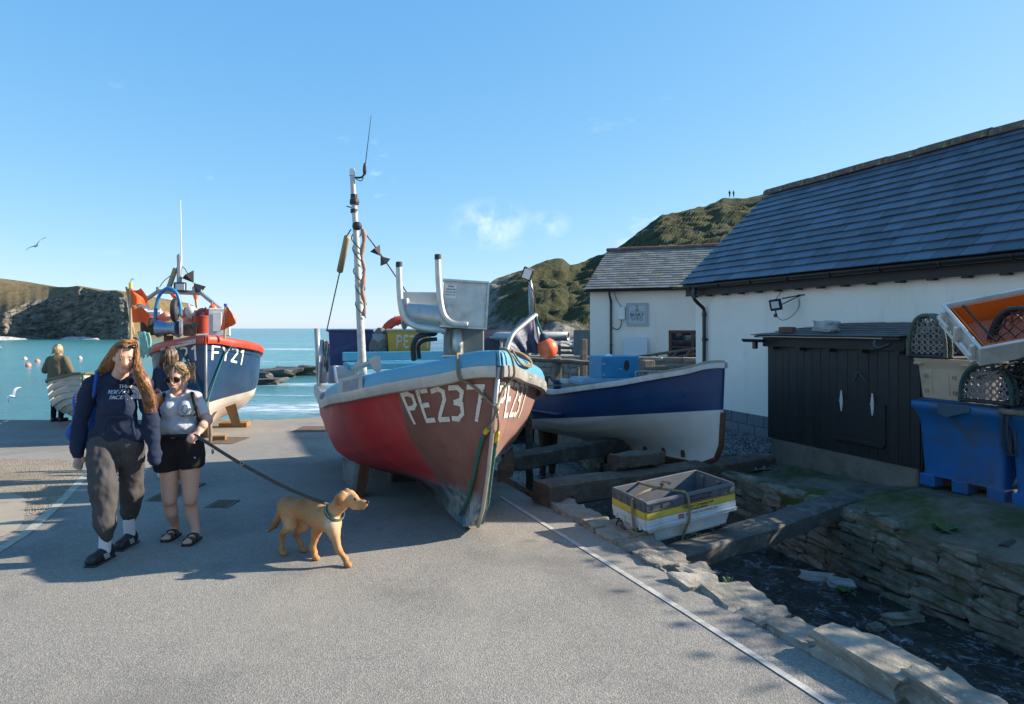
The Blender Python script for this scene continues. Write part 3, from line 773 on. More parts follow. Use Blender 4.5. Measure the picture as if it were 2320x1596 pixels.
# ridge tiles
for i in range(12):
    m = mb(); x = -.24 + i * .62
    m.grid(lambda a, b: Vector((lerp(0, .60, a), math.cos(lerp(-.25, math.pi + .25, b)) * .135, math.sin(lerp(-.25, math.pi + .25, b)) * .115)), 2, 10)
    m.grid(lambda a, b: Vector((lerp(-.02, .62, a), math.cos(lerp(-.3, math.pi + .3, b)) * .118, math.sin(lerp(-.3, math.pi + .3, b)) * .10)), 2, 10)
    o = m.build('ridge_tile', M_ridge, rf, smooth=True); o.location = (x, DEP / 2, ER + .0 + .006 * math.sin(i * 2.1)); o.rotation_euler = (0, .008 * math.sin(i * 1.7), 0)
# fascia, gutter, brackets
mb().box((LEN / 2 - .1, -.13, EZ - .14), (LEN + .1, .03, .2)).build('fascia', M_soffit, B)
def gutter(x0, x1, y, z, r, parent, name='gutter'):
    m = mb()
    m.grid(lambda a, b: Vector((lerp(x0, x1, a), y + math.cos(lerp(math.pi, 2 * math.pi, b)) * r, z + math.sin(lerp(math.pi, 2 * math.pi, b)) * r)), 2, 11)
    m.grid(lambda a, b: Vector((lerp(x0, x1, a), y + math.cos(lerp(math.pi, 2 * math.pi, b)) * (r - .006), z + math.sin(lerp(math.pi, 2 * math.pi, b)) * (r - .006))), 2, 11)
    for x in (x0, x1):
        m.add([(x, y + math.cos(math.pi + math.pi * k / 10) * r, z + math.sin(math.pi + math.pi * k / 10) * r) for k in range(11)], [tuple(range(11))])
    g = m.build(name, M_black, parent, smooth=True)
    return g
gt = gutter(-.34, LEN, -.275, EZ - .045, .062, B)
for i in range(8):
    m = mb(); x = .25 + i * .9
    m.tube([(x, -.275 + math.cos(math.pi + math.pi * k / 10) * .069, EZ - .045 + math.sin(math.pi + math.pi * k / 10) * .069) for k in range(11)], .012, 6)
    m.build('gutter_clip', M_black, gt)
for i in range(15):
    mb().box((.1 + i * .48, -.10, EZ - .252), (.10, .10, .03), ch=.004).build('rafter_foot', M_soffit, B)
m = mb(); dx = .33
m.lathe([(.05, 0), (.05, .10), (.04, .14)], (dx, -.275, EZ - .22), 14)
m.tube(bez([(dx, -.275, EZ - .2), (dx, -.275, EZ - .30), (dx + .02, -.19, EZ - .40), (dx + .03, -.075, EZ - .50), (dx + .03, -.06, EZ - .62)], 16), .036, 12)
m.tube([(dx + .03, -.06, EZ - .6), (dx + .03, -.06, -.1)], .036, 12)
for z in (EZ - .62, 1.45, .4): m.lathe([(.044, -.04), (.044, .04)], (dx + .03, -.06, z), 12)
m.box((dx + .03, -.03, 1.45), (.16, .02, .03))
m.build('downpipe', M_black, B, smooth=False)
# flood light
fl = empty('flood_light', 'black square flood light with sensor on the white wall', 'lamp', W(2.72, .34, 2.07), WROT)
M_glassy = simple('lamp_lens', (.55, .56, .56), (.62, .62, .6), 8, .2, bump=0)
mb().box((0, 0, 0), (.20, .05, .19), rotm('X', .25) @ rotm('Z', .5), ch=.012).build('lamp_housing', M_black, fl)
mb().box(rotm('Z', .5) @ Vector((0, -.027, -.002)), (.125, .006, .115), rotm('X', .25) @ rotm('Z', .5)).build('lens', M_glassy, fl)
mb().tube([(.1, .04, .1), (.22, .34, .16)], .011, 6).tube([(.1, .03, .0), (.22, .34, .16)], .009, 6).tube([(.14, .34, .16), (.3, .34, .16)], .012, 6).build('bracket', M_black, fl)
mb().tube([(0, 0, -.1), (.02, -.01, -.16)], .012, 6).box((.02, -.02, -.18), (.055, .05, .06), ch=.01).build('motion_sensor', M_black, fl)
mb().tube(bez([(.02, 0, -.19), (.1, .05, -.26), (.2, .15, -.2), (.2, .3, -.05), (.17, .33, .1)], 14), .006, 5).tube(bez([(-.05, .05, .1), (-.12, .2, .2), (-.15, .3, .35)], 8), .006, 5).build('cable', M_black, fl)

# ---- the boat shed behind
SB = Vector((2.24, 19.6, 0)); SROT = R(-21.7)
S = empty('boat_shed', 'smaller white building with lichened slate roof and shop sign', 'building', SB, SROT)
SE = 2.80; SR = 4.17; SD = 5.1; SL = 6.5
M_white2 = render_mat('shed_white_render', (.84, .78, .69), (.76, .70, .61), (.45, .40, .33))
m = mb()
wx0, wx1, wz0, wz1 = 2.22, 3.55, .18, 1.62
m.add([(0, 0, -.6), (wx0, 0, -.6), (wx0, 0, 2.85), (0, 0, 2.85)], [(0, 1, 2, 3)])
m.add([(wx1, 0, -.6), (SL, 0, -.6), (SL, 0, 2.85), (wx1, 0, 2.85)], [(0, 1, 2, 3)])
m.add([(wx0, 0, wz1), (wx1, 0, wz1), (wx1, 0, 2.85), (wx0, 0, 2.85)], [(0, 1, 2, 3)])
m.add([(wx0, 0, -.6), (wx1, 0, -.6), (wx1, 0, wz0), (wx0, 0, wz0)], [(0, 1, 2, 3)])
for a, b in (((wx0, wz0), (wx0, wz1)), ((wx0, wz1), (wx1, wz1)), ((wx1, wz1), (wx1, wz0)), ((wx1, wz0), (wx0, wz0))):
    m.add([(a[0], 0, a[1]), (b[0], 0, b[1]), (b[0], .2, b[1]), (a[0], .2, a[1])], [(0, 1, 2, 3)])
m.add([(0, 0, -.6), (0, SD, -.6), (0, SD, 2.85), (0, SD / 2, SR - .04), (0, 0, 2.85)], [(0, 1, 2, 3, 4)])
m.add([(SL, 0, -.6), (SL, SD, -.6), (SL, SD, 2.85), (SL, SD / 2, SR - .04), (SL, 0, 2.85)], [(0, 1, 2, 3, 4)])
m.add([(0, SD, -.6), (SL, SD, -.6), (SL, SD, 2.85), (0, SD, 2.85)], [(0, 1, 2, 3)])
m.build('wall', M_white2, S)
srf = mb().add([(-.1, -.15, SE - .03), (SL, -.15, SE - .03), (SL, SD / 2, SR - .03), (-.1, SD / 2, SR - .03), (SL, SD + .15, SE - .03), (-.1, SD + .15, SE - .03), (-.1, -.15, SE - .09), (SL, -.15, SE - .09), (SL, SD / 2, SR - .09), (-.1, SD / 2, SR - .09), (-.1, SD + .15, SE - .09)],
               [(0, 1, 2, 3), (3, 2, 4, 5), (0, 3, 9, 6), (3, 5, 10, 9), (0, 1, 7, 6)]).build('roof', M_soffit, S, fix=True)
roof_plane(srf, -.12, SL, -.2, SE - .03, SD / 2, SR, .175, .27, M_slate2, 4.6, .013, 9, .02)
for i in range(13):
    m = mb()
    m.grid(lambda a, b: Vector((lerp(0, .49, a), math.cos(math.pi * b) * .13, math.sin(math.pi * b) * .10)), 2, 9)
    m.grid(lambda a, b: Vector((lerp(-.01, .5, a), math.cos(math.pi * b) * .115, math.sin(math.pi * b) * .085)), 2, 9)
    o = m.build('ridge_tile', M_ridge2, srf, smooth=True); o.location = (-.12 + i * .5, SD / 2, SR - .01 + .008 * math.sin(i * 1.3))
gutter(-.12, SL, -.24, SE - .05, .05, S)
m = mb(); m.tube(bez([(.62, -.24, SE - .08), (.62, -.2, SE - .2), (.62, -.06, SE - .34), (.62, -.05, SE - .5)], 10), .032, 10).tube([(.62, -.05, SE - .5), (.62, -.05, -.5)], .032, 10)
m.lathe([(.04, -.03), (.04, .03)], (.62, -.05, 1.2), 10); m.build('downpipe', M_black, S)
# sign: THE BOAT SHED
sg = empty('shop_sign', 'square grey framed sign reading the boat shed with anchor', 'sign', S.location + Vector((0, 0, 0)), SROT)
M_signg = simple('sign_board', (.50, .54, .55), (.42, .47, .49), 5, .7, bump=.1)
M_signd = simple('sign_ink', (.045, .06, .08), rough=.7, bump=0)
sx, sz = 1.36, 2.06
mb().box((sx, -.02, sz), (.60, .03, .63), ch=.004).build('board', M_signg, sg)
m = mb()
for q in (-1, 1):
    m.box((sx + q * .293, -.038, sz), (.028, .014, .64)); m.box((sx, -.0385, sz + q * .305), (.56, .014, .028))
m.build('frame', simple('sign_frame', (.30, .34, .35), (.42, .44, .43), 14, .7, bump=.3), sg)
m = mb()
for q in (-1, 1):
    m.box((sx + q * .245, -.0375, sz), (.006, .004, .53)); m.box((sx, -.0377, sz + q * .262), (.49, .004, .006))
    m.box((sx + q * .13, -.0375, sz + .085), (.13, .004, .005))
m.tube([(sx, -.038, sz + .235), (sx, -.038, sz + .12)], .006, 4)
m.tube([(sx + .012 * math.cos(a * .63), -.038, sz + .243 + .012 * math.sin(a * .63)) for a in range(11)], .004, 4)
m.tube([(sx - .03, -.038, sz + .205), (sx + .03, -.038, sz + .205)], .005, 4)
m.tube([(sx + .05 * math.cos(a), -.038, sz + .165 + .05 * math.sin(a)) for a in [math.pi * 1.0 + math.pi * k / 10 for k in range(11)]], .006, 4)
m.build('border_and_anchor', M_signd, sg)
def text_mesh(body, size, extrude=0.0, spacing=1.0, shear=0.0):
    cu = bpy.data.curves.new('txt', 'FONT'); cu.body = body; cu.size = size; cu.align_x = 'CENTER'; cu.align_y = 'CENTER'; cu.space_character = spacing; cu.shear = shear
    cu.extrude = extrude; cu.resolution_u = 3
    o = bpy.data.objects.new('txt', cu); col.objects.link(o)
    dg = bpy.context.evaluated_depsgraph_get(); me = bpy.data.meshes.new_from_object(o.evaluated_get(dg))
    bpy.data.objects.remove(o); bpy.data.curves.remove(cu); return me
def text_obj(name, body, size, mat, parent, loc, rot, spacing=1.0, bold=0.0, sx=1.0, shear=0.0):
    """flat lettering; rot: 3x3 with x along the line and z out of the board"""
    me = text_mesh(body, size, 0.0, spacing, shear)
    me.transform(Matrix.Translation(loc) @ rot.to_4x4() @ Matrix.Diagonal((sx, 1, 1, 1)))
    if bold:
        bm = bmesh.new(); bm.from_mesh(me); geo = bm.verts[:] + bm.edges[:] + bm.faces[:]
        xa = rot @ Vector((1, 0, 0)); za = rot @ Vector((0, 0, 1))
        for k in (1, 2):
            d = bmesh.ops.duplicate(bm, geom=geo)['geom']; bmesh.ops.translate(bm, verts=[g for g in d if isinstance(g, bmesh.types.BMVert)], vec=xa * (bold * (1 if k == 1 else -1)) + za * .0006 * k)
        bm.to_mesh(me); bm.free()
    me.materials.clear(); me.materials.append(mat)
    me.name = name; return link(name, me, parent)
FRONT = basis((1, 0, 0), (0, -1, 0))   # lettering that faces -y
text_obj('lettering', 'THE', .055, M_signd, sg, (sx, -.0385, sz + .085), FRONT, 1.2)
text_obj('lettering', 'BOAT', .145, M_signd, sg, (sx, -.0385, sz - .01), FRONT, 1.05, .004)
text_obj('lettering', 'SHED', .135, M_signd, sg, (sx, -.0385, sz - .125), FRONT, 1.05)
# meter box, leaning board, junction box, window
M_plw = simple('white_plastic', (.72, .72, .70), (.65, .65, .62), 4, .4, bump=.03)
mb().box((.93, -.05, 2.1), (.19, .09, .36), ch=.012).build('meter_box', M_plw, S)
mb().tube(bez([(.92, -.05, 1.92), (.9, -.04, 1.75), (.8, -.03, 1.64), (.66, -.03, 1.7)], 12), .012, 6).tube(bez([(.93, -.04, 2.28), (.8, -.03, 2.45), (.72, -.06, 2.7)], 8), .008, 5).build('cable', M_black, S)
mb().box((.28, -.03, .78), (.13, .05, .12), ch=.01).tube([(.22, -.02, .78), (.0, -.02, .77)], .008, 5).build('junction_box', simple('brown_box', (.07, .05, .04), rough=.6), S)
ob = mb().box((0, 0, 0), (.70, .018, 1.25), ch=.002, taper=.93).build('leaning_board', simple('pale_board', (.62, .65, .66), (.56, .60, .61), 2, .6, bump=.05))
pw = S.location + Matrix.Rotation(SROT, 3, 'Z') @ Vector((1.33, -.16, .80)); ob.location = pw; ob.rotation_euler = (-.16, 0, SROT)
tag(ob, 'plain pale board leaning on the white wall under the sign', 'board')
wd = mb()
M_wfr = simple('brown_window_wood', (.11, .045, .025), (.07, .03, .018), 12, .5, bump=.2, stretch=(1, 1, .2))
for x in (wx0 + .04, 2.86, 3.51): wd.box((x, .06, (wz0 + wz1) / 2), (.075, .07, wz1 - wz0), ch=.006)
for z in (wz0 + .04, wz1 - .04): wd.box(((wx0 + wx1) / 2, .062, z), (wx1 - wx0, .075, .08), ch=.006)
for z in (wz0 + .5, wz0 + .98):
    for xa, xb in ((wx0 + .08, 2.82), (2.90, 3.47)): wd.box(((xa + xb) / 2, .065, z), (xb - xa, .045, .045), ch=.005)
win = wd.build('window', M_wfr, S)
def glass_mat():
    t = NT('window_glass'); t.set((.02, .025, .03), .03, spec=.8); t.bump(t.noise(t.vec((1, 1, 1)), 2.5, 2), .08, .02); return t.m
M_glass = glass_mat()
for (xa, xb) in ((wx0 + .08, 2.82), (2.90, 3.47)):
    for (za, zb) in ((wz0 + .08, wz0 + .48), (wz0 + .52, wz0 + .96), (wz0 + 1.0, wz1 - .08)):
        mb().box(((xa + xb) / 2, .075, (za + zb) / 2), (xb - xa, .006, zb - za), rotm('X', .01)).build('pane', M_glass, win)
mb().box(((wx0 + wx1) / 2, .02, wz0 - .03), (wx1 - wx0 + .1, .16, .05), ch=.006).build('sill', M_wfr, S)
mb().box((2.6, .12, .85), (.32, .004, .36)).build('notice', M_plw, win)
# grey gate leaf at its left
gl = mb().box((-.34, .35, .75), (.50, .06, 1.75), ch=.006).build('side_door', simple('grey_door_paint', (.14, .16, .165), (.11, .125, .13), 5, .6, bump=.1)); gl.location = S.location; gl.rotation_euler = (0, 0, SROT)
tag(gl, 'plain grey door leaf at the left corner of the boat shed', 'door')

# ---- stone retaining wall, fence and handrail before the boat shed
rw = empty('retaining_wall', 'low rubble stone wall in front of the boat shed', 'wall', (3.0, 16.9, 0), R(-20))
M_rw = stone_mat('retaining_stone', (.17, .155, .125), (.29, .27, .225), (.40, .39, .35))
mb().box((0, 0, .15), (7.2, .34, 1.5), ch=.01).build('core', M_rw, rw)
k0 = random.Random(21); lib2 = [rock_mesh('stone', M_rw, (1, 1, 1), 300 + i, .12, n=3) for i in range(8)]; q = 0
for r in range(8):
    x = -3.5 + k0.uniform(0, .2)
    while x < 1.9:
        w = k0.uniform(.14, .34); o = link('stone', lib2[q % 8], rw); o.location = (x + w / 2, -.165, -.3 + r * .15); o.scale = (w, .1, .145); q += 1; x += w
for i in range(15):
    w = .48; o = link('coping', rock_mesh('coping', M_kerb, (w, .42, .09), 400 + i, .08, n=3), rw); o.location = (-3.35 + i * w, 0, .93)
M_oldwood = simple('weathered_wood', (.17, .145, .11), (.10, .085, .065), 4, .9, bump=.6, bsc=24, bdist=.01, stretch=(6, 6, 1), dirt=(.30, .28, .23), dsc=8, damt=.5)
fn = empty('timber_fence', 'weathered post and rail fence in front of the stone wall', 'fence', (2.2, 15.6, 0))
for i, (px, top, wd_, Y) in enumerate(((1262, 808, .16, 15.6), (1310, 832, .05, 15.7), (1466, 816, .26, 15.2), (1322, 768, .14, 16.2))):
    p = at(px, top, Y); mb().box((p.x, p.y, (p.z - .6) / 2), (wd_, wd_, p.z + .6), .3, ch=.015).build('post', M_oldwood, fn, local=False)
def rail(a, b, r, nm='rail'):
    P = bez([a, a.lerp(b, .35) + Vector((0, 0, .01)), a.lerp(b, .7) - Vector((0, 0, .01)), b], 8); mb().tube(P, r, 7).build(nm, M_oldwood, fn, local=False)
rail(at(1150, 813, 15.6), at(1270, 816, 15.5), .055); rail(at(1262, 818, 15.5), at(1345, 822, 15.6), .06); rail(at(1460, 836, 15.1), at(1610, 832, 14.6), .07)
fn2 = empty('far_fence', 'pale rail fence by the shore behind the orange buoy', 'fence', (2.6, 21.5, -.2))
for px in (1244, 1268, 1318): 
    p = at(px, 784, 21.5); mb().box((p.x, p.y, p.z / 2 - .1), (.07, .07, p.z + .3), ch=.008).build('post', M_oldwood, fn2, local=False)
for a, b in ((786, 790), (798, 800)):
    mb().tube([at(1235, a, 21.4), at(1325, b, 21.4)], .05, 6).build('rail', M_oldwood, fn2, local=False)
hr = empty('handrail', 'sloping brown wooden handrail below the shed window', 'rail', (4.1, 17.6, 0))
a, b = at(1428, 811, 17.6), at(1600, 786, 17.2)
mb().tube([a, b], .035, 8).build('rail', M_oldwood, hr, local=False)
for f in (.35, .5, .62, .8):
    p = a.lerp(b, f); mb().tube([p, p + Vector((.06 if f < .6 else -.25, 0, -.32))], .03, 6).build('post', M_oldwood, hr, local=False)
mb().tube([at(1425, 826, 17.6), at(1585, 800, 17.4)], .03, 6).build('rail', M_oldwood, hr, local=False)
# boulders at the foot of the hill
k0 = random.Random(8)
m = mb()
for i in range(150):
    x = k0.uniform(1060, 1360); Y = k0.uniform(40, 58); p = at(x, 0, Y); s = k0.uniform(.4, 1.3)
    m.v_ = None; Mr = rotm('Z', k0.uniform(0, 6)) @ rotm('X', k0.uniform(-.6, .6)); b0 = len(m.v)
    m.sphere((p.x, Y, k0.uniform(-.9, .25)), (s * .9, s * .7, s * .55), 7, 5, Mr)
    for j in range(b0, len(m.v)): m.v[j] = tuple(Vector(m.v[j]) + Vector((mnoise.noise(Vector(m.v[j]) * 1.7), 0, mnoise.noise(Vector(m.v[j]) * 1.3 + Vector((5, 5, 5))))) * s * .35)
o = m.build('beach_boulders', M_boulder); tag(o, 'heap of pale boulders at the foot of the hill', 'boulders'); o['kind'] = 'stuff'
for i, (x, y, w, h, lab) in enumerate(((575, 850, 1.7, .5, 'dark rock in the surf nearest the blue and red boat'), (625, 846, 2.4, .6, 'long dark rock in the middle of the surf ledge'), (672, 842, 2.6, .7, 'dark rock with a lighter top in the surf'), (712, 836, 1.8, .6, 'dark rock in the surf behind the red boat stern'), (600, 862, 1.5, .3, 'low dark rock awash before the surf ledge'))):
    Y = (CAM_Z - SEA) * FPX / (y / 2.265625 - HOR + 3); p = at(x, y, Y)
    o = link('shore_rock', rock_mesh('shore_rock', simple('wet_rock', (.05, .047, .04), (.10, .09, .075), 3, .6, bump=.6, bsc=20, bdist=.03), (w, 1.2, h), 90 + i, .3), None); o.location = (p.x, Y, SEA + .1)
    tag(o, lab, 'rock', 'rocks in the surf')
# ================================================================== boats
class Hull:
    """hull in its own frame: x forward from 0 at the stem head, +y one side, z up from the ground under the forefoot"""
    def __init__(s, L, B, zk, zst, zmid, zstern, stem, Lent=(3.4, 2.2), midy=None, midz=None, stern_n=.93):
        s.L = L; s.B = B; s.zk = zk; s.zst = zst; s.zmid = zmid; s.zstern = zstern; s.stem = stem; s.Lent = Lent; s.sn = stern_n; s.foot = .022
        s.my = midy or [.03, .22, .47, .72, .89, .965, .99, 1.0]; s.mz = midz or [0, .07, .15, .26, .41, .60, .80, 1.0]
        s.vs = [0, .12, .25, .4, .55, .7, .85, 1.0]
    def sheer(s, x):   # sheer height at x
        return interp([-s.L, -s.L * .55, -s.L * .28, 0], [s.zstern, s.zmid, lerp(s.zmid, s.zst, .42), s.zst], x)
    def pt(s, u, v, side, off=0.0):
        zs = lerp(s.zk, s.zst, v ** .85)
        xst = interp([p[1] for p in s.stem], [p[0] for p in s.stem], zs)
        d = u * (s.L + xst); x = xst - d
        by = interp(s.vs, s.my, v) * s.B
        Le = lerp(s.Lent[0], s.Lent[1], v)
        t = min(1, d / Le); y = by * (1 - (1 - t) ** 2)
        k = sstep(s.L * .55, s.L, d); y *= lerp(1, s.sn, k)
        zm = lerp(s.zk, s.sheer(x), interp(s.vs, s.mz, v))
        w = sstep(0, Le * .9, d); z = lerp(zs, zm, w)
        if v > .999: z = lerp(zs, s.sheer(x), sstep(0, .4, d))
        else: z = min(z, lerp(s.zk, s.sheer(x), v ** .35))
        y = max(y, lerp(s.foot, .022, min(1, v / .3)))
        return Vector((x, (y + off) * side, z))
    def normal(s, u, v, side):
        e = .004; a = s.pt(min(1, u + e), v, side) - s.pt(max(0, u - e), v, side); b = s.pt(u, min(1, v + e), side) - s.pt(u, max(0, v - e), side)
        n = a.cross(b); n.normalize()
        return n if n.y * side > 0 else -n
    def shell(s, name, mat, parent, nu=56, nv=30, smooth=True):
        m = mb()
        for side in (-1, 1):
            m.grid(lambda a, b: s.pt(a ** 1.5, b, side), nu, nv)
        # transom
        tv = [s.pt(1, j / (nv - 1), -1) for j in range(nv)] + [s.pt(1, j / (nv - 1), 1) for j in range(nv - 1, -1, -1)]
        m.add(tv, [tuple(range(len(tv)))])
        # stem closing strip
        for j in range(nv - 1):
            m.add([s.pt(0, j / (nv - 1), -1), s.pt(0, (j + 1) / (nv - 1), -1), s.pt(0, (j + 1) / (nv - 1), 1), s.pt(0, j / (nv - 1), 1)], [(0, 1, 2, 3)])
        for i in range(nu - 1):
            a, b = (i / (nu - 1)) ** 1.5, ((i + 1) / (nu - 1)) ** 1.5
            m.add([s.pt(a, 0, -1), s.pt(b, 0, -1), s.pt(b, 0, 1), s.pt(a, 0, 1)], [(0, 1, 2, 3)])
        o = m.build(name, mat, parent, fix=True)
        bm = bmesh.new(); bm.from_mesh(o.data); bmesh.ops.remove_doubles(bm, verts=bm.verts, dist=.0004); bmesh.ops.recalc_face_normals(bm, faces=bm.faces); bm.to_mesh(o.data); bm.free()
        return autosmooth(o, 50)
    def band(s, u0, u1, sides, dz0, dz1, out0, out1, nu=50, pw=1.0, lip=None):
        """strip that follows the sheer; dz: heights from the sheer, out: outwards"""
        m = mb()
        for side in sides:
            def f(a, b):
                u = lerp(u0, u1, a ** pw); p = s.pt(u, 1, side); n = s.normal(max(u, .004), .97, side); n.z = 0; n.normalize()
                return p + n * lerp(out0, out1, b) + Vector((0, 0, lerp(dz0, dz1, b)))
            m.grid(f, nu, 2)
        return m
    def rim(s, u0, u1, prof, side, nu=60, pw=1.4, close=True):
        """closed moulding swept along the sheer; prof: (outwards, up) ring"""
        m = mb(); k = len(prof); vs = []
        for i in range(nu):
            u = lerp(u0, u1, (i / (nu - 1)) ** pw); p = s.pt(u, 1, side); n = s.normal(max(u, .006), .985, side); n.z = 0; n.normalize()
            if u < .05: n = n.lerp(Vector((1, 0, 0)), (1 - u / .05) * .75); n.normalize()
            for o, h in prof: vs.append(p + n * o + Vector((0, 0, h)))
        fs = []
        for i in range(nu - 1):
            for j in range(k): fs.append((i * k + j, i * k + (j + 1) % k, (i + 1) * k + (j + 1) % k, (i + 1) * k + j))
        if close: fs.append(tuple(range(k))); fs.append(tuple((nu - 1) * k + j for j in range(k)))
        return m.add(vs, fs)
    def map_poly(s, pts, q, side, off=.004):
        """pts in the unit square -> hull surface through the four (u, v) corners q: bl, br, tr, tl"""
        out = []
        for x, y in pts:
            u = lerp(lerp(q[0][0], q[1][0], x), lerp(q[3][0], q[2][0], x), y); v = lerp(lerp(q[0][1], q[1][1], x), lerp(q[3][1], q[2][1], x), y)
            out.append(s.pt(u, v, side) + s.normal(u, v, side) * off)
        return out
GLY = {  # stencil letters as thick strokes in a unit box
    'P': [[(0, 0), (0, 1)], [(0, 1), (.55, 1), (.9, .88), (.9, .62), (.6, .5), (0, .5)]],
    'E': [[(.85, 0), (.1, 0), (.1, 1), (.85, 1)], [(.1, .52), (.7, .52)]],
    '2': [[(0, .95), (.5, 1), (.85, .88), (.85, .66), (.1, 0), (.95, 0)]],
    '3': [[(.05, 1), (.6, 1), (.88, .85), (.8, .6), (.35, .53)], [(.35, .53), (.85, .45), (.9, .18), (.55, 0), (.05, .02)]],
    '7': [[(0, 1), (.9, 1), (.75, 0)]], '1': [[(.25, .82), (.6, 1), (.6, 0)]],
    'F': [[(.05, 0), (.05, 1), (.85, 1)], [(.05, .52), (.7, .52)]], 'Y': [[(0, 1), (.45, .5), (.9, 1)], [(.45, .5), (.45, 0)]],
}
def stroke_polys(txt, wx=.2, wy=.13, gap=.34):
    """quads of every stroke; x in letter widths"""
    polys = []; x0 = 0
    for ch in txt:
        for li in GLY[ch]:
            for (a, b) in zip(li[:-1], li[1:]):
                n = max(2, int(math.hypot(b[0] - a[0], b[1] - a[1]) * 5)); dx, dy = b[0] - a[0], b[1] - a[1]; l = math.hypot(dx, dy); nx, ny = -dy / l * wx / 2, dx / l * wy / 2
                ex, ey = dx / l * wx * .45, dy / l * wy * .45
                A = (a[0] - ex, a[1] - ey); Bq = (b[0] + ex, b[1] + ey)
                for i in range(n):
                    p = (lerp(A[0], Bq[0], i / n), lerp(A[1], Bq[1], i / n)); r = (lerp(A[0], Bq[0], (i + 1) / n), lerp(A[1], Bq[1], (i + 1) / n))
                    polys.append([(x0 + p[0] + nx, p[1] + ny), (x0 + p[0] - nx, p[1] - ny), (x0 + r[0] - nx, r[1] - ny), (x0 + r[0] + nx, r[1] + ny)])
        x0 += 1 + gap
    W_ = x0 - gap
    return [[(x / W_, y) for x, y in p] for p in polys]
def letter(hull, txt, q, side, mat, parent, wx=.2, wy=.13, off=.006):
    """each painted character a piece of its own"""
    W_ = len(txt) * 1.34 - .34
    for k, ch in enumerate(txt):
        m = mb()
        for i, p in enumerate(stroke_polys(ch, wx, wy)):
            vs = hull.map_poly([((x + k * 1.34) / W_, y) for x, y in p], q, side, off + .0002 * (i % 7)); m.add(vs, [(0, 1, 2, 3)])
        bm = bmesh.new(); o = m.build('painted_character', mat, parent); bm.free()
def flaked(name, c, under, amt=.63):
    t = NT(name); v = t.vec((1, 1, 1))
    f = t.ramp(t.noise(v, 26, 8, .75), [(amt, 0.0), (amt + .03, 1.0)])
    f2 = t.ramp(t.noise(t.vec((1, 1, 1), loc=(3, 3, 1)), 7, 7, .8), [(.62, 0.0), (.66, .8)])
    t.set(t.mix(t.math('MAXIMUM', f, f2), c, under), .7); t.bump(t.noise(v, 60, 4), .15, .003); return t.m
def metal_mat(name, c, rough=.38, c2=None, metal=.9, bsc=40, dirt=None):
    t = NT(name); v = t.vec((1, 1, 1))
    base = t.mix(t.ramp(t.noise(v, 5, 7, .65), [(.3, 0.0), (.7, 1.0)]), c, c2 or mul(c, .75))
    if dirt: base = t.mix(t.ramp(t.noise(t.vec((1, 1, 1), loc=(2, 7, 3)), 4, 8, .75), [(.55, 0.0), (.7, .8)]), base, dirt)
    t.set(base, t.ramp(t.noise(v, 8, 5), [(.3, rough - .1), (.7, rough + .15)]), metal)
    t.bump(t.noise(v, bsc, 4), .06, .004); return t.m
M_steel = metal_mat('stainless_steel', (.50, .48, .44), .42, metal=.55)
M_alu = metal_mat('dull_aluminium', (.56, .555, .53), .46, (.44, .435, .41), .75, dirt=(.30, .29, .25))
M_galv = metal_mat('galvanised_steel', (.42, .43, .43), .5, (.32, .33, .34), .7)
M_rust = simple('rust', (.16, .05, .02), (.075, .03, .018), 9, .9, bump=.6, bsc=40, bdist=.01)
M_rope = simple('tan_rope', (.26, .20, .12), (.17, .13, .085), 30, .95, bump=.6, bsc=90, bdist=.006)
M_ropeg = simple('green_rope', (.015, .085, .07), (.02, .13, .105), 30, .9, bump=.6, bsc=90, bdist=.006)
M_ropet = simple('teal_rope', (.02, .16, .17), (.015, .11, .12), 30, .9, bump=.4, bsc=90)
M_rubber = simple('black_rubber', (.015, .015, .016), (.03, .03, .03), 10, .6, bump=.1)
M_timber = simple('wet_timber', (.075, .058, .042), (.035, .028, .022), 3, .85, bump=.7, bsc=14, bdist=.012, stretch=(.6, 5, 5), dirt=(.17, .15, .12), dsc=5, damt=.6)
M_orange = simple('buoy_orange', (.85, .16, .05), (.78, .13, .045), 3, .45, bump=.05, dirt=(.12, .05, .03), dsc=5, damt=.45)

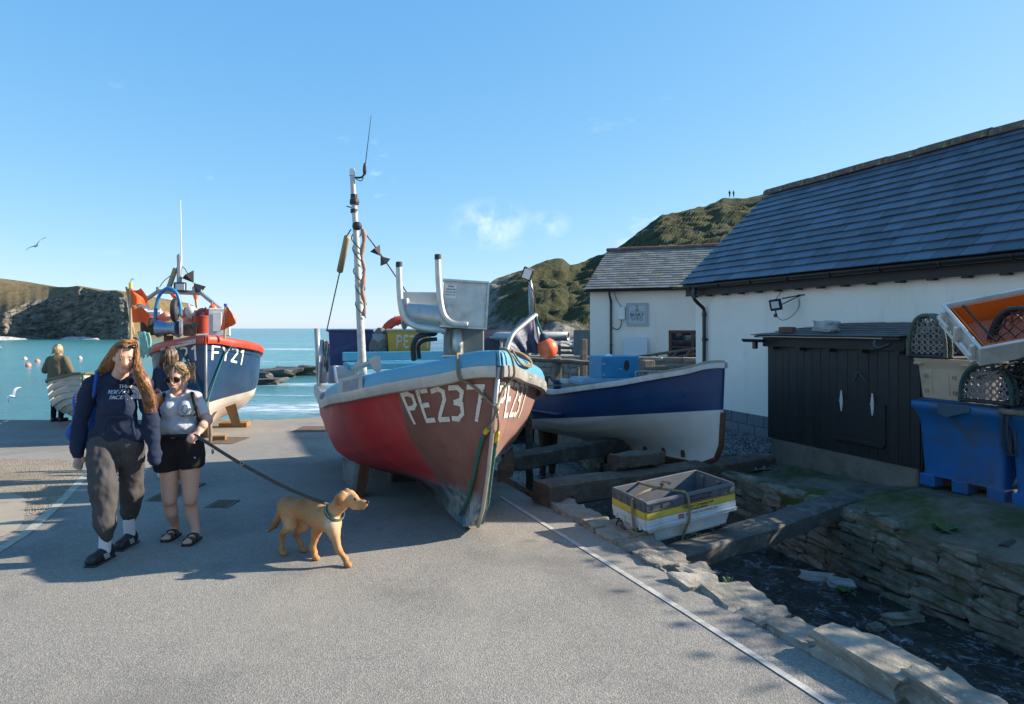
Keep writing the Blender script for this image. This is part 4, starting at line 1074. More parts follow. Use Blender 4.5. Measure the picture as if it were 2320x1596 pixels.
# ------------------------------------------------------------------ the big red boat
PE_ROT = math.atan2(-math.cos(R(20)), math.sin(R(20))); PE_O = Vector((-.11, 5.42, -.147))
H1 = Hull(5.1, 1.09, .03, 1.51, 1.0, .93, [(-.80, .03), (-.56, .10), (-.42, .28), (-.27, .62), (-.15, 1.0), (0, 1.52)])
H1.foot = .06
PE = empty('red_fishing_boat', 'big red and brown fishing boat numbered PE237 with blue gunwale', 'boat', PE_O, PE_ROT)
def pe_mat():
    t = NT('red_hull_paint'); v = t.vec((1, 1, 1)); s = t.sep(t.tc.outputs['Object'])
    red = t.mix(t.ramp(t.noise(v, 2.2, 7, .65), [(.3, 0.0), (.72, 1.0)]), (.52, .030, .032), (.38, .022, .026))
    fade = t.ramp(t.noise(t.vec((1, 1, .35)), 2.0, 6, .6), [(.36, 0.0), (.7, .75)])
    red = t.mix(t.math('MULTIPLY', fade, t.ramp(s[2], [(.30, 0.0), (.95, 1.0)])), red, (.33, .13, .11))
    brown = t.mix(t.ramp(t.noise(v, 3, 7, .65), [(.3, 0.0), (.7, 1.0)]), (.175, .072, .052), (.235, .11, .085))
    # slanting edge between the red and the newer brown panel
    e = t.math('ADD', t.math('ADD', s[0], t.math('MULTIPLY', s[2], BR_K)), BR_C)
    f = t.math('MAXIMUM', t.math('GREATER_THAN', e, 0.0), t.math('GREATER_THAN', s[1], .03))
    brown = t.mix(t.math('MULTIPLY', t.math('GREATER_THAN', s[1], .02), t.ramp(t.noise(v, 2.6, 6, .65), [(.2, .55), (.8, 1.0)])), brown, (.33, .19, .155))   # paler brown on the sunward side, sunlight painted into the colour
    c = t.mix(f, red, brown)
    scr = t.math('MAXIMUM', t.ramp(t.noise(t.vec((9, 9, 1.2), rot=(.5, .3, .2)), 6, 6, .8), [(.63, 0.0), (.67, .38)]), t.ramp(t.noise(t.vec((1.2, 9, 9), rot=(.2, .5, .4)), 5, 7, .8), [(.64, 0.0), (.67, .38)]))
    c = t.mix(t.ramp(t.noise(t.vec((2.5, 2.5, .25)), 2.2, 6, .7), [(.52, 0.0), (.7, .35)]), c, (.10, .045, .04))
    c = t.mix(t.ramp(t.noise(t.vec((1, 1, 1), loc=(6, 2, 8)), 19, 7, .8), [(.68, 0.0), (.70, .8)]), c, (.05, .035, .035))
    c = t.mix(scr, c, (.42, .30, .26))
    hgt = t.math('ADD', s[2], t.math('MULTIPLY', t.math('SUBTRACT', t.noise(v, 5, 7, .7), .5), .16))
    low = t.ramp(hgt, [(.30, 1.0), (.345, 0.0)])
    c = t.mix(low, c, t.mix(t.ramp(t.noise(v, 7, 7, .7), [(.4, 0.0), (.6, 1.0)]), (.03, .035, .045), (.075, .05, .045)))
    worn = t.math('MULTIPLY', t.ramp(t.noise(v, 4, 8, .72), [(.42, 0.0), (.56, 1.0)]), t.math('MULTIPLY', t.ramp(hgt, [(.26, 1.0), (.40, 0.0)]), t.ramp(s[0], [(.0, 0.0), (.01, 0.0)])))
    xr = t.n('ShaderNodeMapRange'); xr.inputs[1].default_value = -1.9; xr.inputs[2].default_value = -.8; t.l(s[0], xr.inputs[0])
    worn = t.math('MULTIPLY', t.math('MULTIPLY', t.ramp(t.noise(v, 5, 8, .72), [(.34, 0.0), (.48, 1.0)]), t.ramp(hgt, [(.31, 1.0), (.44, 0.0)])), xr.outputs[0])
    c = t.mix(worn, c, t.mix(t.ramp(t.noise(t.vec((1, 1, 1), loc=(1, 4, 2)), 6, 6, .7), [(.42, 0.0), (.58, 1.0)]), (.36, .36, .33), (.05, .16, .19)))
    t.set(c, t.ramp(t.noise(v, 6, 6, .7), [(.3, .42), (.7, .65)]), spec=.4)
    t.bump(t.noise(v, 2.5, 3), .12, .03); t.bump(t.noise(v, 50, 5, .7), .06, .003); return t.m
BR_K, BR_C = -.277, 1.239
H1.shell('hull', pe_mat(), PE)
M_blue = simple('gunwale_blue', (.10, .32, .44), (.085, .27, .38), 3, .42, bump=.08, bsc=20, dirt=(.25, .30, .32), dsc=4, damt=.4)
M_blued = simple('deck_blue', (.02, .17, .30), (.03, .22, .36), 3, .5, bump=.1, dirt=(.2, .25, .27), dsc=5, damt=.5)
# steel rubbing band, both sides; blue bulwark capping forward; steel capping aft
UB = .50   # where the blue capping ends
for side in (-1, 1):
    b = H1.rim(0, 1, [(.0, -.085), (.05, -.075), (.058, -.03), (.055, .015), (.0, .02)], side).build('rubbing_band', M_steel, PE, smooth=False, fix=True); autosmooth(b, 35)
    b = H1.rim(0, UB, [(.042, .016), (.034, .075), (.018, .115), (-.02, .135), (-.10, .13), (-.12, .105), (-.12, .016)], side).build('gunwale', M_blue, PE, fix=True); autosmooth(b, 50)
    b = H1.rim(UB + .09, 1, [(.056, .017), (.05, .06), (.03, .085), (-.09, .085), (-.10, .06), (-.10, .017)], side).build('gunwale', M_galv, PE, fix=True); autosmooth(b, 35)
    m = mb()
    for i in range(16):
        u = .03 + i * .058; p = H1.pt(u, 1, side); n = H1.normal(u, .98, side); n.z = 0; n.normalize()
        m.lathe([(.013, 0), (.013, .004), (.008, .006)], p + n * .055 + Vector((0, 0, -.03)), 10, basis(n, (0, 0, 1)) @ rotm('Y', math.pi / 2))
    m.build('bolt_heads', M_steel, PE)
# rounded nose of the capping
m = mb()
p0 = H1.pt(.045, 1, -1); p1 = H1.pt(.045, 1, 1)
m.prism([(-.02, .05), (.055, .0), (-.02, -.05)], lambda x, y: Vector((x, y, H1.zst + .017)), lambda x, y: Vector((x - .03, y * .9, H1.zst + .134)))
m.build('gunwale', M_blue, PE, fix=True)
m = mb(); m.tube([(p[0] + .012, 0, p[1]) for p in reversed(H1.stem)][:5], .02, 6); m.box((-.58, 0, .27), (.05, .06, .06)); m.build('stem_band', M_steel, PE, smooth=True)
m = mb()
m.add([H1.pt(u, .90, s) + Vector((0, -s * .02, 0)) for u, s in [(i / 12, -1) for i in range(13)] + [(i / 12, 1) for i in range(12, -1, -1)]], [tuple(range(26))])
m.build('deck', M_blued, PE)
# inner bulwark (blue) so that the gunwale is a wall
for side in (-1, 1):
    m = mb(); m.grid(lambda a, b: H1.pt(lerp(.03, .99, a), lerp(1, .88, b), side) + Vector((0, -side * .05, lerp(.05, 0, b))), 40, 3); m.build('bulwark', M_blued, PE)
# keel skeg
mb().box((-3.1, 0, .03), (4.2, .07, .09), ch=.01).build('keel', simple('worn_keel', (.13, .12, .105), (.06, .06, .06), 5, .9, bump=.5, bsc=30), PE)
M_num = flaked('worn_white_numbers', (.62, .60, .52), (.13, .055, .04), .60)
letter(H1, 'PE237', [(.146, .655), (.020, .665), (.016, .875), (.158, .845)], -1, M_num, PE, .27, .16)
letter(H1, 'PE237', [(.014, .675), (.150, .665), (.135, .87), (.012, .885)], 1, simple('white_numbers', (.70, .69, .64), (.60, .58, .52), 9, .6), PE, .27, .16)
# ---- fittings (placed in the world, kept as parts of the boat)
def wpart(m, name, mat, parent, smooth=False, auto=None, fix=False):
    o = m.build(name, mat, parent, smooth=smooth, local=False, fix=fix)
    if auto: autosmooth(o, auto)
    return o
# net hauler: pedestal, box, drum between two J shaped tubes
hz = 6.35
M_zinc = simple('grey_pedestal', (.20, .22, .215), (.15, .17, .165), 4, .55, metal=.4, bump=.1, dirt=(.10, .11, .09), dsc=4, damt=.6)
HA = wpart(mb().box(at(1050, 778, hz + .12), (.34, .30, .40), R(14), ch=.012), 'net_hauler', M_zinc, PE)
Y1, Y2 = hz - .18, hz - .02
wpart(mb().tube(bez([at(904, 603, Y1), at(905, 650, Y1), at(909, 695, Y1), at(918, 722, Y1), at(940, 738, Y1), at(975, 744, Y1), at(1010, 748, Y1 + .05)], 30), .0285, 14), 'guide_tube', M_alu, HA, smooth=True)
wpart(mb().tube(bez([at(992, 586, Y1 - .04), at(994, 640, Y1 - .04), at(999, 690, Y1 - .04), at(1008, 718, Y1 - .04), at(1028, 733, Y1 - .04), at(1060, 736, Y1 - .03)], 30), .0285, 14), 'guide_tube', M_alu, HA, smooth=True)
for x, y, Y in ((904, 600, Y1), (992, 583, Y1 - .04)):
    p = at(x, y, Y); wpart(mb().lathe([(.0, -.02), (.030, -.02), (.030, .022), (.024, .028), (0, .03)], p, 14, cap=False), 'end_cap', M_rubber, HA)
bx = mb(); c = at(1052, 690, hz - .05); rz = R(6)
wpart(bx.box(c, (.40, .16, .41), rotm('Z', rz) @ rotm('Y', .06), ch=.006), 'drive_box', M_alu, HA)
fb = mb(); Mb = rotm('Z', rz) @ rotm('Y', .06)
for dx, dz, sx_, sz_ in ((0, .21, .42, .018), (0, -.21, .43, .018), (.205, 0, .018, .40)):
    fb.box(c + Mb @ Vector((dx, -.015, dz)), (sx_, .20, sz_), Mb)
wpart(fb, 'flange', M_alu, HA)
wpart(mb().lathe([(.0, 0), (.042, 0), (.042, .006), (.034, .010), (.0, .010)], c + Mb @ Vector((-.14, -.081, -.06)), 20, Mb @ rotm('X', math.pi / 2), cap=False), 'boss', M_alu, HA)
dr = basis(at(1000, 712, hz - .02) - at(925, 704, hz + .0), (0, 0, 1)) @ rotm('Y', math.pi / 2)
wpart(mb().lathe([(.0, -.20), (.145, -.20), (.15, -.185), (.115, -.17), (.108, 0), (.115, .15), (.15, .165), (.15, .18), (0, .18)], at(965, 716, hz), 28, dr, cap=False), 'drum', M_alu, HA, auto=35)
wpart(mb().box(at(955, 682, hz + .14), (.36, .015, .17), R(8), ch=.003), 'back_plate', M_alu, HA)
wpart(mb().box(at(985, 742, hz + .02), (.36, .16, .10), R(8), ch=.02), 'motor_housing', M_zinc, HA)
wpart(mb().tube([at(1036, 745, hz - .1), at(1038, 808, hz - .1)], .05, 14), 'pillar', M_alu, HA, smooth=True)
wpart(mb().box(at(1035, 806, hz - .06), (.30, .22, .02), R(10), ch=.004), 'base_plate', M_galv, HA)
# sticker on the box
stb = Mb @ basis((1, 0, 0), (0, -1, 0)); stc = c + Mb @ Vector((-.135, -.0815, .11))
stk = wpart(mb().box(stc, (.105, .002, .125), Mb), 'sticker', M_plw, HA)
Tinv = (Matrix.Translation(PE_O) @ Matrix.Rotation(PE_ROT, 4, 'Z')).inverted()
def wtext(body, size, mat, parent, loc, rot, **k):
    o = text_obj('lettering', body, size, mat, parent, loc, rot, **k); o.data.transform(Tinv); return o
M_ink = simple('dark_blue_ink', (.03, .035, .09), rough=.6, bump=0)
for i, (tx, sz_) in enumerate((('Solent', .022), ('Engineering', .019), ('Services Ltd', .019), ('01243 512 113', .0155))):
    wtext(tx, sz_, M_ink, stk, stc + Mb @ Vector((0, -.0018, .045 - i * .026)), stb, bold=.0006, shear=.15 if i < 3 else 0)
# hydraulic hoses
wpart(mb().tube(bez([at(938, 815, hz + .1), at(936, 785, hz + .05), at(945, 765, hz), at(965, 757, hz), at(985, 755, hz + .1), at(983, 740, hz + .15)], 24), .026, 10), 'hose', M_rubber, HA, smooth=True)
wpart(mb().tube(bez([at(950, 812, hz + .15), at(948, 785, hz + .12), at(960, 772, hz + .1), at(990, 768, hz + .1)], 20), .02, 8), 'hose', M_rubber, HA, smooth=True)

# mast with aerials, lamps and lashings
mt = [at(822, 850, 6.95), at(815, 700, 6.95), at(806, 520, 6.95), at(798, 395, 6.95)]
MS = wpart(mb().tube(bez(mt, 16), [.044 - .020 * i / 16 for i in range(17)], 14), 'mast', simple('mast_paint', (.55, .54, .50), (.42, .41, .38), 5, .5, bump=.1, dirt=(.22, .20, .17), dsc=7, damt=.6), PE, smooth=True)
wpart(mb().lathe([(.03, 0), (.03, .05), (.022, .07), (0, .075)], at(798, 398, 6.95), 12, cap=False), 'mast_light', M_plw, MS)
m = mb(); m.tube(bez([at(801, 402, 6.95), at(818, 402, 6.95), at(825, 395, 6.95)], 8), .010, 6).lathe([(.012, 0), (.020, .03), (.016, .09), (.006, .12)], at(826, 396, 6.95), 10)
m.tube([at(827, 380, 6.95), at(834, 320, 6.95), at(841, 262, 6.95)], [.005, .004, .0025], 5).tube(bez([at(823, 402, 6.95), at(818, 410, 6.95), at(806, 405, 6.95)], 8), .005, 5)
wpart(m, 'aerial', M_black, MS)
for y in (445, 478): wpart(mb().lathe([(.036, -.02), (.036, .02)], at(802, y, 6.95), 12), 'mast_clamp', M_rubber, MS)
wpart(mb().lathe([(.045, -.025), (.05, 0), (.045, .03)], at(803, 458, 6.95), 12), 'mast_lamp', M_rubber, MS); wpart(mb().sphere(at(809, 512, 6.88), (.05, .04, .045)), 'mast_lamp', M_rubber, MS); wpart(mb().tube([at(799, 471, 6.95), at(785, 467, 6.95)], .006, 5), 'peg', M_rubber, MS)
k0 = random.Random(2); m = mb()
for j in range(2):
    ya, yb = 520, 690 + 30 * j
    m.tube([Vector(at(lerp(807, 819, i / 40), lerp(ya, yb, i / 40), 6.95)) + Vector(((.048 + .004 * j) * math.cos(i * (.32 + .1 * j) + j * 1.7), .05 * math.sin(i * (.32 + .1 * j) + j * 1.7), 0)) for i in range(41)], .006, 5)
wpart(m, 'lashing', M_ropet, MS)
wpart(mb().tube([Vector(at(lerp(822, 824, i / 20) + 3 * math.sin(i * .8), lerp(520, 716, i / 20), 6.9)) for i in range(21)], [.020 + .006 * math.sin(i * 1.7) + .004 * math.sin(i * .6) for i in range(21)], 10), 'furled_cloth', simple('pink_cloth', (.38, .24, .18), (.28, .19, .15), 8, .9, bump=.6, bsc=20, bdist=.02), MS, smooth=True)
# stay wires, bottle screw and black ball shape
m = mb(); m.tube([at(795, 520, 6.95), at(785, 535, 7.1), at(770, 615, 7.4), at(740, 750, 8.2)], .007, 5); m.tube([at(815, 512, 6.95), at(845, 552, 7.1), at(876, 596, 7.4), at(940, 690, 8.0)], .008, 5)
wpart(m, 'stay_wire', M_rubber, PE)
wpart(mb().tube([at(787, 537, 7.1), at(770, 614, 7.4)], .035, 10), 'stay_tensioner', simple('bamboo', (.36, .27, .15), (.27, .20, .11), 8, .6), PE, smooth=True)
m = mb(); c = at(862, 580, 7.15)
for s in (-1, 1):
    q = c + Vector((s * .055, 0, -s * .075)); m.add([c, q + Vector((.05, .0, .045)), q + Vector((-.055, .0, -.03)), q + Vector((0, .05, 0)), q + Vector((0, -.05, 0))], [(0, 1, 3), (0, 3, 2), (0, 2, 4), (0, 4, 1), (1, 3, 2), (1, 2, 4)])
wpart(m, 'radar_reflector', M_rubber, PE)
# side davit roller on the steel capping
m = mb(); rc = at(828, 826, 6.55)
dv = basis(at(852, 818, 6.5) - at(803, 835, 6.6), (0, 0, 1)) @ rotm('Y', math.pi / 2)
m.lathe([(.0, -.15), (.026, -.15), (.026, .12), (.0, .12)], rc, 16, dv, cap=False)
DV = wpart(m, 'davit_roller', M_steel, PE, auto=40)
wpart(mb().prism([(835, 815), (848, 806), (862, 806), (864, 838), (856, 846), (846, 838)], lambda x, y: at(x, y, 6.45), lambda x, y: at(x, y, 6.52)), 'cheek_plate', M_steel, DV, fix=True)
wpart(mb().prism([(798, 838), (803, 822), (812, 816), (816, 826), (810, 848), (804, 850)], lambda x, y: at(x, y, 6.62), lambda x, y: at(x, y, 6.67)), 'cheek_plate', M_steel, DV, fix=True)
bu = .30
m = mb(); p = H1.pt(.30, 1, -1); q = H1.pt(.24, 1, -1)
def plate(u0, u1, h0, h1, off, name, mat):
    m = mb(); m.grid(lambda a, b: H1.pt(lerp(u0, u1, a), 1, -1) + H1.normal(lerp(u0, u1, a), .98, -1) * off + Vector((0, 0, lerp(h0, h1, b))), 6, 2)
    m.build(name, mat, PE)
plate(.235, .325, .0, .20, .066, 'hatch_plate', M_galv); plate(.25, .305, .03, .17, .069, 'hatch_door', simple('chipped_blue_plate', (.13, .18, .26), (.30, .30, .30), 9, .5, metal=.3, bump=.1))
# stern: steel post, rope bundle, white rod, blue stanchion
wpart(mb().tube([at(718, 744, 9.6), at(724, 872, 9.6)], .04, 12), 'stern_post', M_steel, PE, smooth=True)
wpart(mb().tube([at(733, 770, 9.5), at(729, 812, 9.5), at(731, 868, 9.5)], .05, 10).tube([at(742, 815, 9.45), at(738, 866, 9.45)], .06, 10), 'stern_roller', M_galv, PE, smooth=True)
wpart(mb().tube([at(755, 806, 9.2), at(754, 868, 9.2)], .06, 12), 'stanchion', simple('chipped_blue_pipe', (.03, .20, .40), (.28, .17, .11), 6, .5, bump=.1), PE, smooth=True)
wpart(mb().tube([at(724, 806, 9.4), at(721, 872, 9.4)], .012, 6), 'white_rod', M_plw, PE)
bundle = [('green_twine', (.03, .10, .06)), ('blue_twine', (.03, .25, .45)), ('red_twine', (.35, .05, .03)), ('cream_twine', (.45, .42, .33))]
k0 = random.Random(17)
for nm, c_ in bundle:
    m = mb()
    for i in range(9):
        x = k0.uniform(731, 750); y = k0.uniform(770, 785)
        m.tube(bez([at(x, y, 9.3), at(x + k0.uniform(-6, 6), y + 20, 9.25), at(x + k0.uniform(-7, 9), y + k0.uniform(30, 62), 9.25), at(x + k0.uniform(-5, 9), y + k0.uniform(25, 40), 9.3), at(x + 3, y + 5, 9.3)], 14), .010, 4)
    wpart(m, 'rope_bundle', simple(nm, c_, rough=.9, bump=0), PE)
# coaming boards across the boat and light blue inner shelf
wpart(mb().box(at(930, 806, 7.7), (1.5, .04, .10), R(20), ch=.006), 'coaming_board', M_blued, PE)
wpart(mb().box(at(915, 826, 7.5), (1.25, .5, .06), R(20), ch=.006), 'thwart', M_blued, PE)
# windbreak of navy cloth on a steel frame, starboard
fr = bez([at(1147, 798, 6.7), at(1151, 782, 6.75), at(1160, 760, 6.8), at(1178, 742, 6.9), at(1200, 724, 7.0), at(1214, 714, 7.1)], 20)
wpart(mb().tube(fr, .026, 10).tube([fr[-1], at(1224, 800, 7.1)], .016, 8), 'windbreak_frame', M_steel, PE, smooth=True)
m = mb(); low = [at(lerp(1152, 1226, i / 20), lerp(796, 802, i / 20), lerp(6.7, 7.1, i / 20)) for i in range(21)]
m.grid(lambda a, b: low[round(a * 20)].lerp(fr[round(a * 20)], b) + Vector((0, .035 * math.sin(a * 19 + b * 2) * (1 - .5 * b), 0)), 21, 8)
wpart(m, 'windbreak_cloth', simple('navy_tarpaulin', (.030, .040, .085), (.05, .06, .11), 4, .5, bump=.5, bsc=9, bdist=.02), PE, smooth=True)
# deck light on a pole, rail and big pipe at the stern
m = mb(); m.tube([at(1211, 722, 7.4), at(1204, 655, 7.4), at(1199, 630, 7.4)], .02, 8).tube([at(1202, 725, 7.42), at(1200, 645, 7.42)], .016, 8)
LP = wpart(m, 'lamp_pole', M_galv, PE, smooth=True)
wpart(mb().box(at(1195, 620, 7.35), (.11, .07, .13), rotm('Z', .5) @ rotm('Y', .25) @ rotm('X', .3), ch=.01), 'deck_light', M_rubber, LP)
wpart(mb().box(at(1194, 621, 7.30), (.085, .02, .10), rotm('Z', .5) @ rotm('Y', .25) @ rotm('X', .3)), 'lens', M_glassy, LP)
wpart(mb().tube(bez([at(1203, 628, 7.35), at(1197, 640, 7.35), at(1208, 660, 7.36), at(1213, 712, 7.38)], 12), .006, 5), 'cable', M_rubber, LP)
wpart(mb().tube([at(1095, 765, 9.3), at(1190, 762, 9.2)], .025, 8).tube([at(1135, 763, 9.3), at(1135, 810, 9.3)], .02, 8), 'stern_rail', M_galv, PE)
m = mb(); dq = basis(at(1282, 762, 9.0) - at(1170, 762, 9.25), (0, 0, 1)) @ rotm('Y', math.pi / 2)
m.lathe([(.06, -.9), (.06, .40), (.05, .40), (.05, -.6)], at(1222, 762, 9.1), 20, dq, cap=False)
wpart(m, 'stern_pipe', M_galv, PE, smooth=True)
wpart(mb().box(at(1120, 785, 9.3), (1.0, .02, .45), R(20)), 'stern_screen', simple('dark_screen', (.05, .055, .075), rough=.6), PE)

# ---- loose gear aboard
def bin_box(name, label, cat, c, w, d, h, rz, mat, rim=.03, taper=.93, wall=.02, lid=None, group=None):
    """open tapered tub with rolled rim"""
    e = empty(name, label, cat, c, rz, group); m = mb()
    for k, (f, z) in enumerate(((1, 0),)): pass
    o = [(-1, -1), (1, -1), (1, 1), (-1, 1)]
    bo = [(x * w / 2 * taper, y * d / 2 * taper, 0) for x, y in o]; to = [(x * w / 2, y * d / 2, h) for x, y in o]
    ti = [(x * (w / 2 - wall), y * (d / 2 - wall), h) for x, y in o]; bi = [(x * (w / 2 * taper - wall), y * (d / 2 * taper - wall), wall) for x, y in o]
    fs = [(3, 2, 1, 0)] + [(i, (i + 1) % 4, 4 + (i + 1) % 4, 4 + i) for i in range(4)] + [(4 + i, 4 + (i + 1) % 4, 8 + (i + 1) % 4, 8 + i) for i in range(4)] + [(8 + i, 8 + (i + 1) % 4, 12 + (i + 1) % 4, 12 + i) for i in range(4)] + [(12, 13, 14, 15)]
    m.add(bo + to + ti + bi, fs); body = m.build('body', mat, e)
    m = mb()
    for s in (-1, 1):
        m.box((s * (w / 2), 0, h - rim * .4), (rim, d + rim, rim), ch=.006); m.box((0, s * (d / 2), h - rim * .4 + .0015), (w - rim, rim, rim), ch=.006)
    m.build('rim', mat, e)
    return e
M_bblue = simple('navy_plastic', (.018, .035, .13), (.015, .028, .10), 3, .45, bump=.05, dirt=(.06, .07, .12), dsc=4, damt=.4)
p = at(794, 826, 8.2); bin_box('blue_bin', 'open dark blue plastic bin on the red boat by the mast', 'bin', p, .50, .36, .42, R(14), M_bblue, .03)
p = at(854, 800, 8.6); bin_box('blue_bin', 'second dark blue bin half hidden behind the grey bucket', 'bin', p, .30, .3, .27, R(14), M_bblue, .02)
M_byel = simple('yellow_plastic', (.55, .33, .035), (.45, .26, .03), 3, .5, bump=.05, dirt=(.25, .16, .05), dsc=5, damt=.5)
p = at(928, 803, 8.0); yb = bin_box('yellow_bin', 'yellow fish bin with PE237 painted in white on the red boat', 'bin', p, .50, .36, .27, R(8), M_byel, .02)
mb().box((0, 0, .285), (.53, .39, .03), ch=.008).build('lid', simple('grey_lid', (.33, .32, .29), rough=.6), yb)
m = mb()
for q in stroke_polys('PE237', .2, .16): m.add([(lerp(-.14, .22, x), -.1745 - .0065 * y, .09 + .13 * y) for x, y in q], [(0, 1, 2, 3)])
m.build('lettering', simple('bin_white_paint', (.66, .66, .70), (.55, .55, .6), 20, .7), yb)
p = at(863, 803, 7.9); e = empty('grey_bucket', 'grey plastic drum draped with a rag beside the yellow bin', 'bucket', p)
mb().lathe([(.085, 0), (.10, .24), (.09, .24), (.07, .02)], (0, 0, 0), 20).build('body', simple('grey_drum', (.26, .27, .25), rough=.6), e, smooth=True)
rg = mb().grid(lambda a, b: Vector((.11 * (.2 + .95 * b) * math.cos(6.28 * a) - .01, .11 * (.2 + .95 * b) * math.sin(6.28 * a), .31 - .17 * b ** 1.7 - (.10 * max(0, math.sin(6.28 * a * 1 + 3.6)) * b) + .02 * math.sin(a * 40) * b)), 26, 8, True).build('sacking', simple('grey_sacking', (.11, .105, .09), (.17, .16, .14), 14, .95, bump=.7, bsc=70, bdist=.01), e, smooth=True)
p = at(784, 868, 7.3); e = empty('white_basket', 'white plastic fish basket standing inside the red boat', 'basket', p)
mb().lathe([(.08, 0), (.105, .17), (.112, .175), (.112, .182), (.10, .182), (.07, .02)], (0, 0, 0), 26).build('body', simple('basket_white', (.60, .61, .60), (.50, .51, .50), 5, .5), e, smooth=True)
m = mb(); c = at(912, 766, 9.0)
m.tube([c + Vector((.24 * math.cos(2 * math.pi * i / 36), .05 * math.cos(2 * math.pi * i / 36), .24 * math.sin(2 * math.pi * i / 36))) for i in range(36)], .058, 12, closed=True)
LB = m.build('lifebuoy', simple('lifebuoy_red', (.62, .055, .02), (.55, .05, .02), 4, .5, bump=.05), None, smooth=True); tag(LB, 'orange red lifebuoy ring behind the yellow bin', 'lifebuoy')
m = mb()
for a in (1.9, 2.5): m.tube([c + Vector((.24 * math.cos(a) + .061 * math.cos(t * .52) * math.cos(a), .061 * math.sin(t * .52), .24 * math.sin(a) + .061 * math.cos(t * .52) * math.sin(a))) for t in range(13)], .010, 5)
m.build('cord', M_rope, LB)
# orange buoy hanging at the starboard bow
bc = at(1240, 790, 7.0); e = empty('orange_buoy', 'big round orange buoy with black neck hanging at the windbreak', 'buoy', bc)
Mt = rotm('Y', -.35)
mb().lathe([(.0, -.108), (.05, -.097), (.085, -.065), (.105, -.02), (.106, .02), (.09, .062), (.062, .092)], (0, 0, 0), 28, Mt, cap=False).build('ball', M_orange, e, smooth=True)
mb().lathe([(.063, .091), (.045, .115), (.030, .155), (.018, .165), (0, .165)], (0, 0, 0), 20, Mt, cap=False).build('neck', simple('navy_rubber', (.02, .022, .04), rough=.5), e, smooth=True)
mb().tube(bez([at(1214, 716, 7.05), at(1220, 735, 7.03), at(1226, 750, 7.02), at(1231, 764, 7.0)], 14), .013, 7).build('rope', M_ropet, e, local=False)
# ropes hanging at the bow of the red boat
def rope(name, label, pts, r, mat, n=40, extra=()):
    o = mb().tube(bez(pts, n), r, 6).build(name, mat, None, smooth=True); tag(o, label, 'rope'); return o
def hp(u, v, side, off=.02): return Matrix.Translation(PE_O) @ Matrix.Rotation(PE_ROT, 4, 'Z') @ (H1.pt(u, v, side) + H1.normal(max(u, .01), v, side) * off)
def hs(u, side, dz, off): 
    n = H1.normal(max(u, .01), .98, side); n.z = 0; n.normalize(); return Matrix.Translation(PE_O) @ Matrix.Rotation(PE_ROT, 4, 'Z') @ (H1.pt(u, 1, side) + n * off + Vector((0, 0, dz)))
stemp = lambda z, off=.05: Matrix.Translation(PE_O) @ Matrix.Rotation(PE_ROT, 4, 'Z') @ Vector((interp([p[1] for p in H1.stem], [p[0] for p in H1.stem], z) + off, 0, z))
kn = stemp(1.18, .06)
m = mb()
m.tube(bez([hs(.055, -1, .145, -.06), hs(.053, -1, .14, .02), hs(.05, -1, .08, .055), hs(.046, -1, -.06, .075), hp(.035, .9, -1, .03), hp(.02, .84, -1, .02), kn], 40), .011, 6)
m.tube(bez([hs(.012, 1, .145, -.03), hs(.014, 1, .14, .03), hs(.016, 1, .06, .075), hs(.02, 1, -.06, .08), hp(.025, .9, 1, .03), hp(.012, .83, 1, .02), kn], 40), .011, 6)
m.sphere(kn, .026, 8, 6)
for s, a in ((-1, .0), (1, 1.2)):
    m.tube(bez([hs(.02, 1, .145, -.02), hs(.06 + .02 * a, 1, .155, .03), hs(.09, 1, .10 - .02 * a, .06), hs(.05, 1, .05, .06), hs(.03, 1, .14, .03)], 24), .010, 6)
tag(m.build('bow_rope', M_rope, None, smooth=True), 'tan rope bridle knotted at the bow of the red boat', 'rope')
gl1 = bez([kn, stemp(1.05, .055) + Vector((-.03, 0, 0)), hp(.012, .55, -1, .02), hp(.03, .3, -1, .02), hp(.05, .14, -1, .025), hp(.062, .05, -1, .03)], 60)
gl2 = bez([kn, stemp(1.05, .055) + Vector((.03, 0, 0)), hp(.008, .55, 1, .03), hp(.012, .3, 1, .03), hp(.02, .12, 1, .03), hp(.045, .06, 1, .03), hp(.06, .03, 1, .03)], 60)
for g_, lab in ((gl1, 'green serving rope down the shaded side of the red bow'), (gl2, 'green serving rope down the sunny side of the red bow')):
    e = empty('serving_rope', lab, 'rope', g_[0])
    mb().tube(g_[:18], .010, 6).build('tail', M_rope, e, local=False, smooth=True)
    mb().tube(g_[17:22], .021, 8).build('yellow_whipping', simple('yellow_tape', (.62, .45, .03), rough=.6), e, local=False, smooth=True)
    mb().tube(g_[21:], [.015 + .003 * (i % 2) for i in range(len(g_[21:]))], 8).build('green_rope', M_ropeg, e, local=False, smooth=True)
# props under the hull
M_prop = simple('chipped_prop', (.28, .32, .33), (.12, .085, .06), 5, .8, bump=.5, bsc=20, stretch=(3, 3, .8))
def prop(name, label, pts, Ya, Yb, mat, group='timber props under the boats'):
    o = mb().prism(pts, lambda x, y: at(x, y, Ya), lambda x, y: at(x, y, Yb)).build(name, mat, None, fix=True); return tag(o, label, 'prop', group)
prop('timber_prop', 'pale chipped timber prop under the red boat bilge', [(775, 1035), (812, 1050), (822, 1062), (808, 1128), (796, 1110), (778, 1085)], 7.55, 7.68, M_prop)
prop('rusty_prop', 'rusty steel prop beside the pale prop under the red boat', [(815, 1055), (838, 1050), (834, 1092), (820, 1133), (805, 1128)], 7.45, 7.53, M_rust)
prop('timber_block', 'dark timber block under the red boat on the stream side', [(1128, 1050), (1160, 1010), (1168, 1040), (1162, 1080), (1140, 1092), (1126, 1092)], 7.1, 7.3, M_timber)
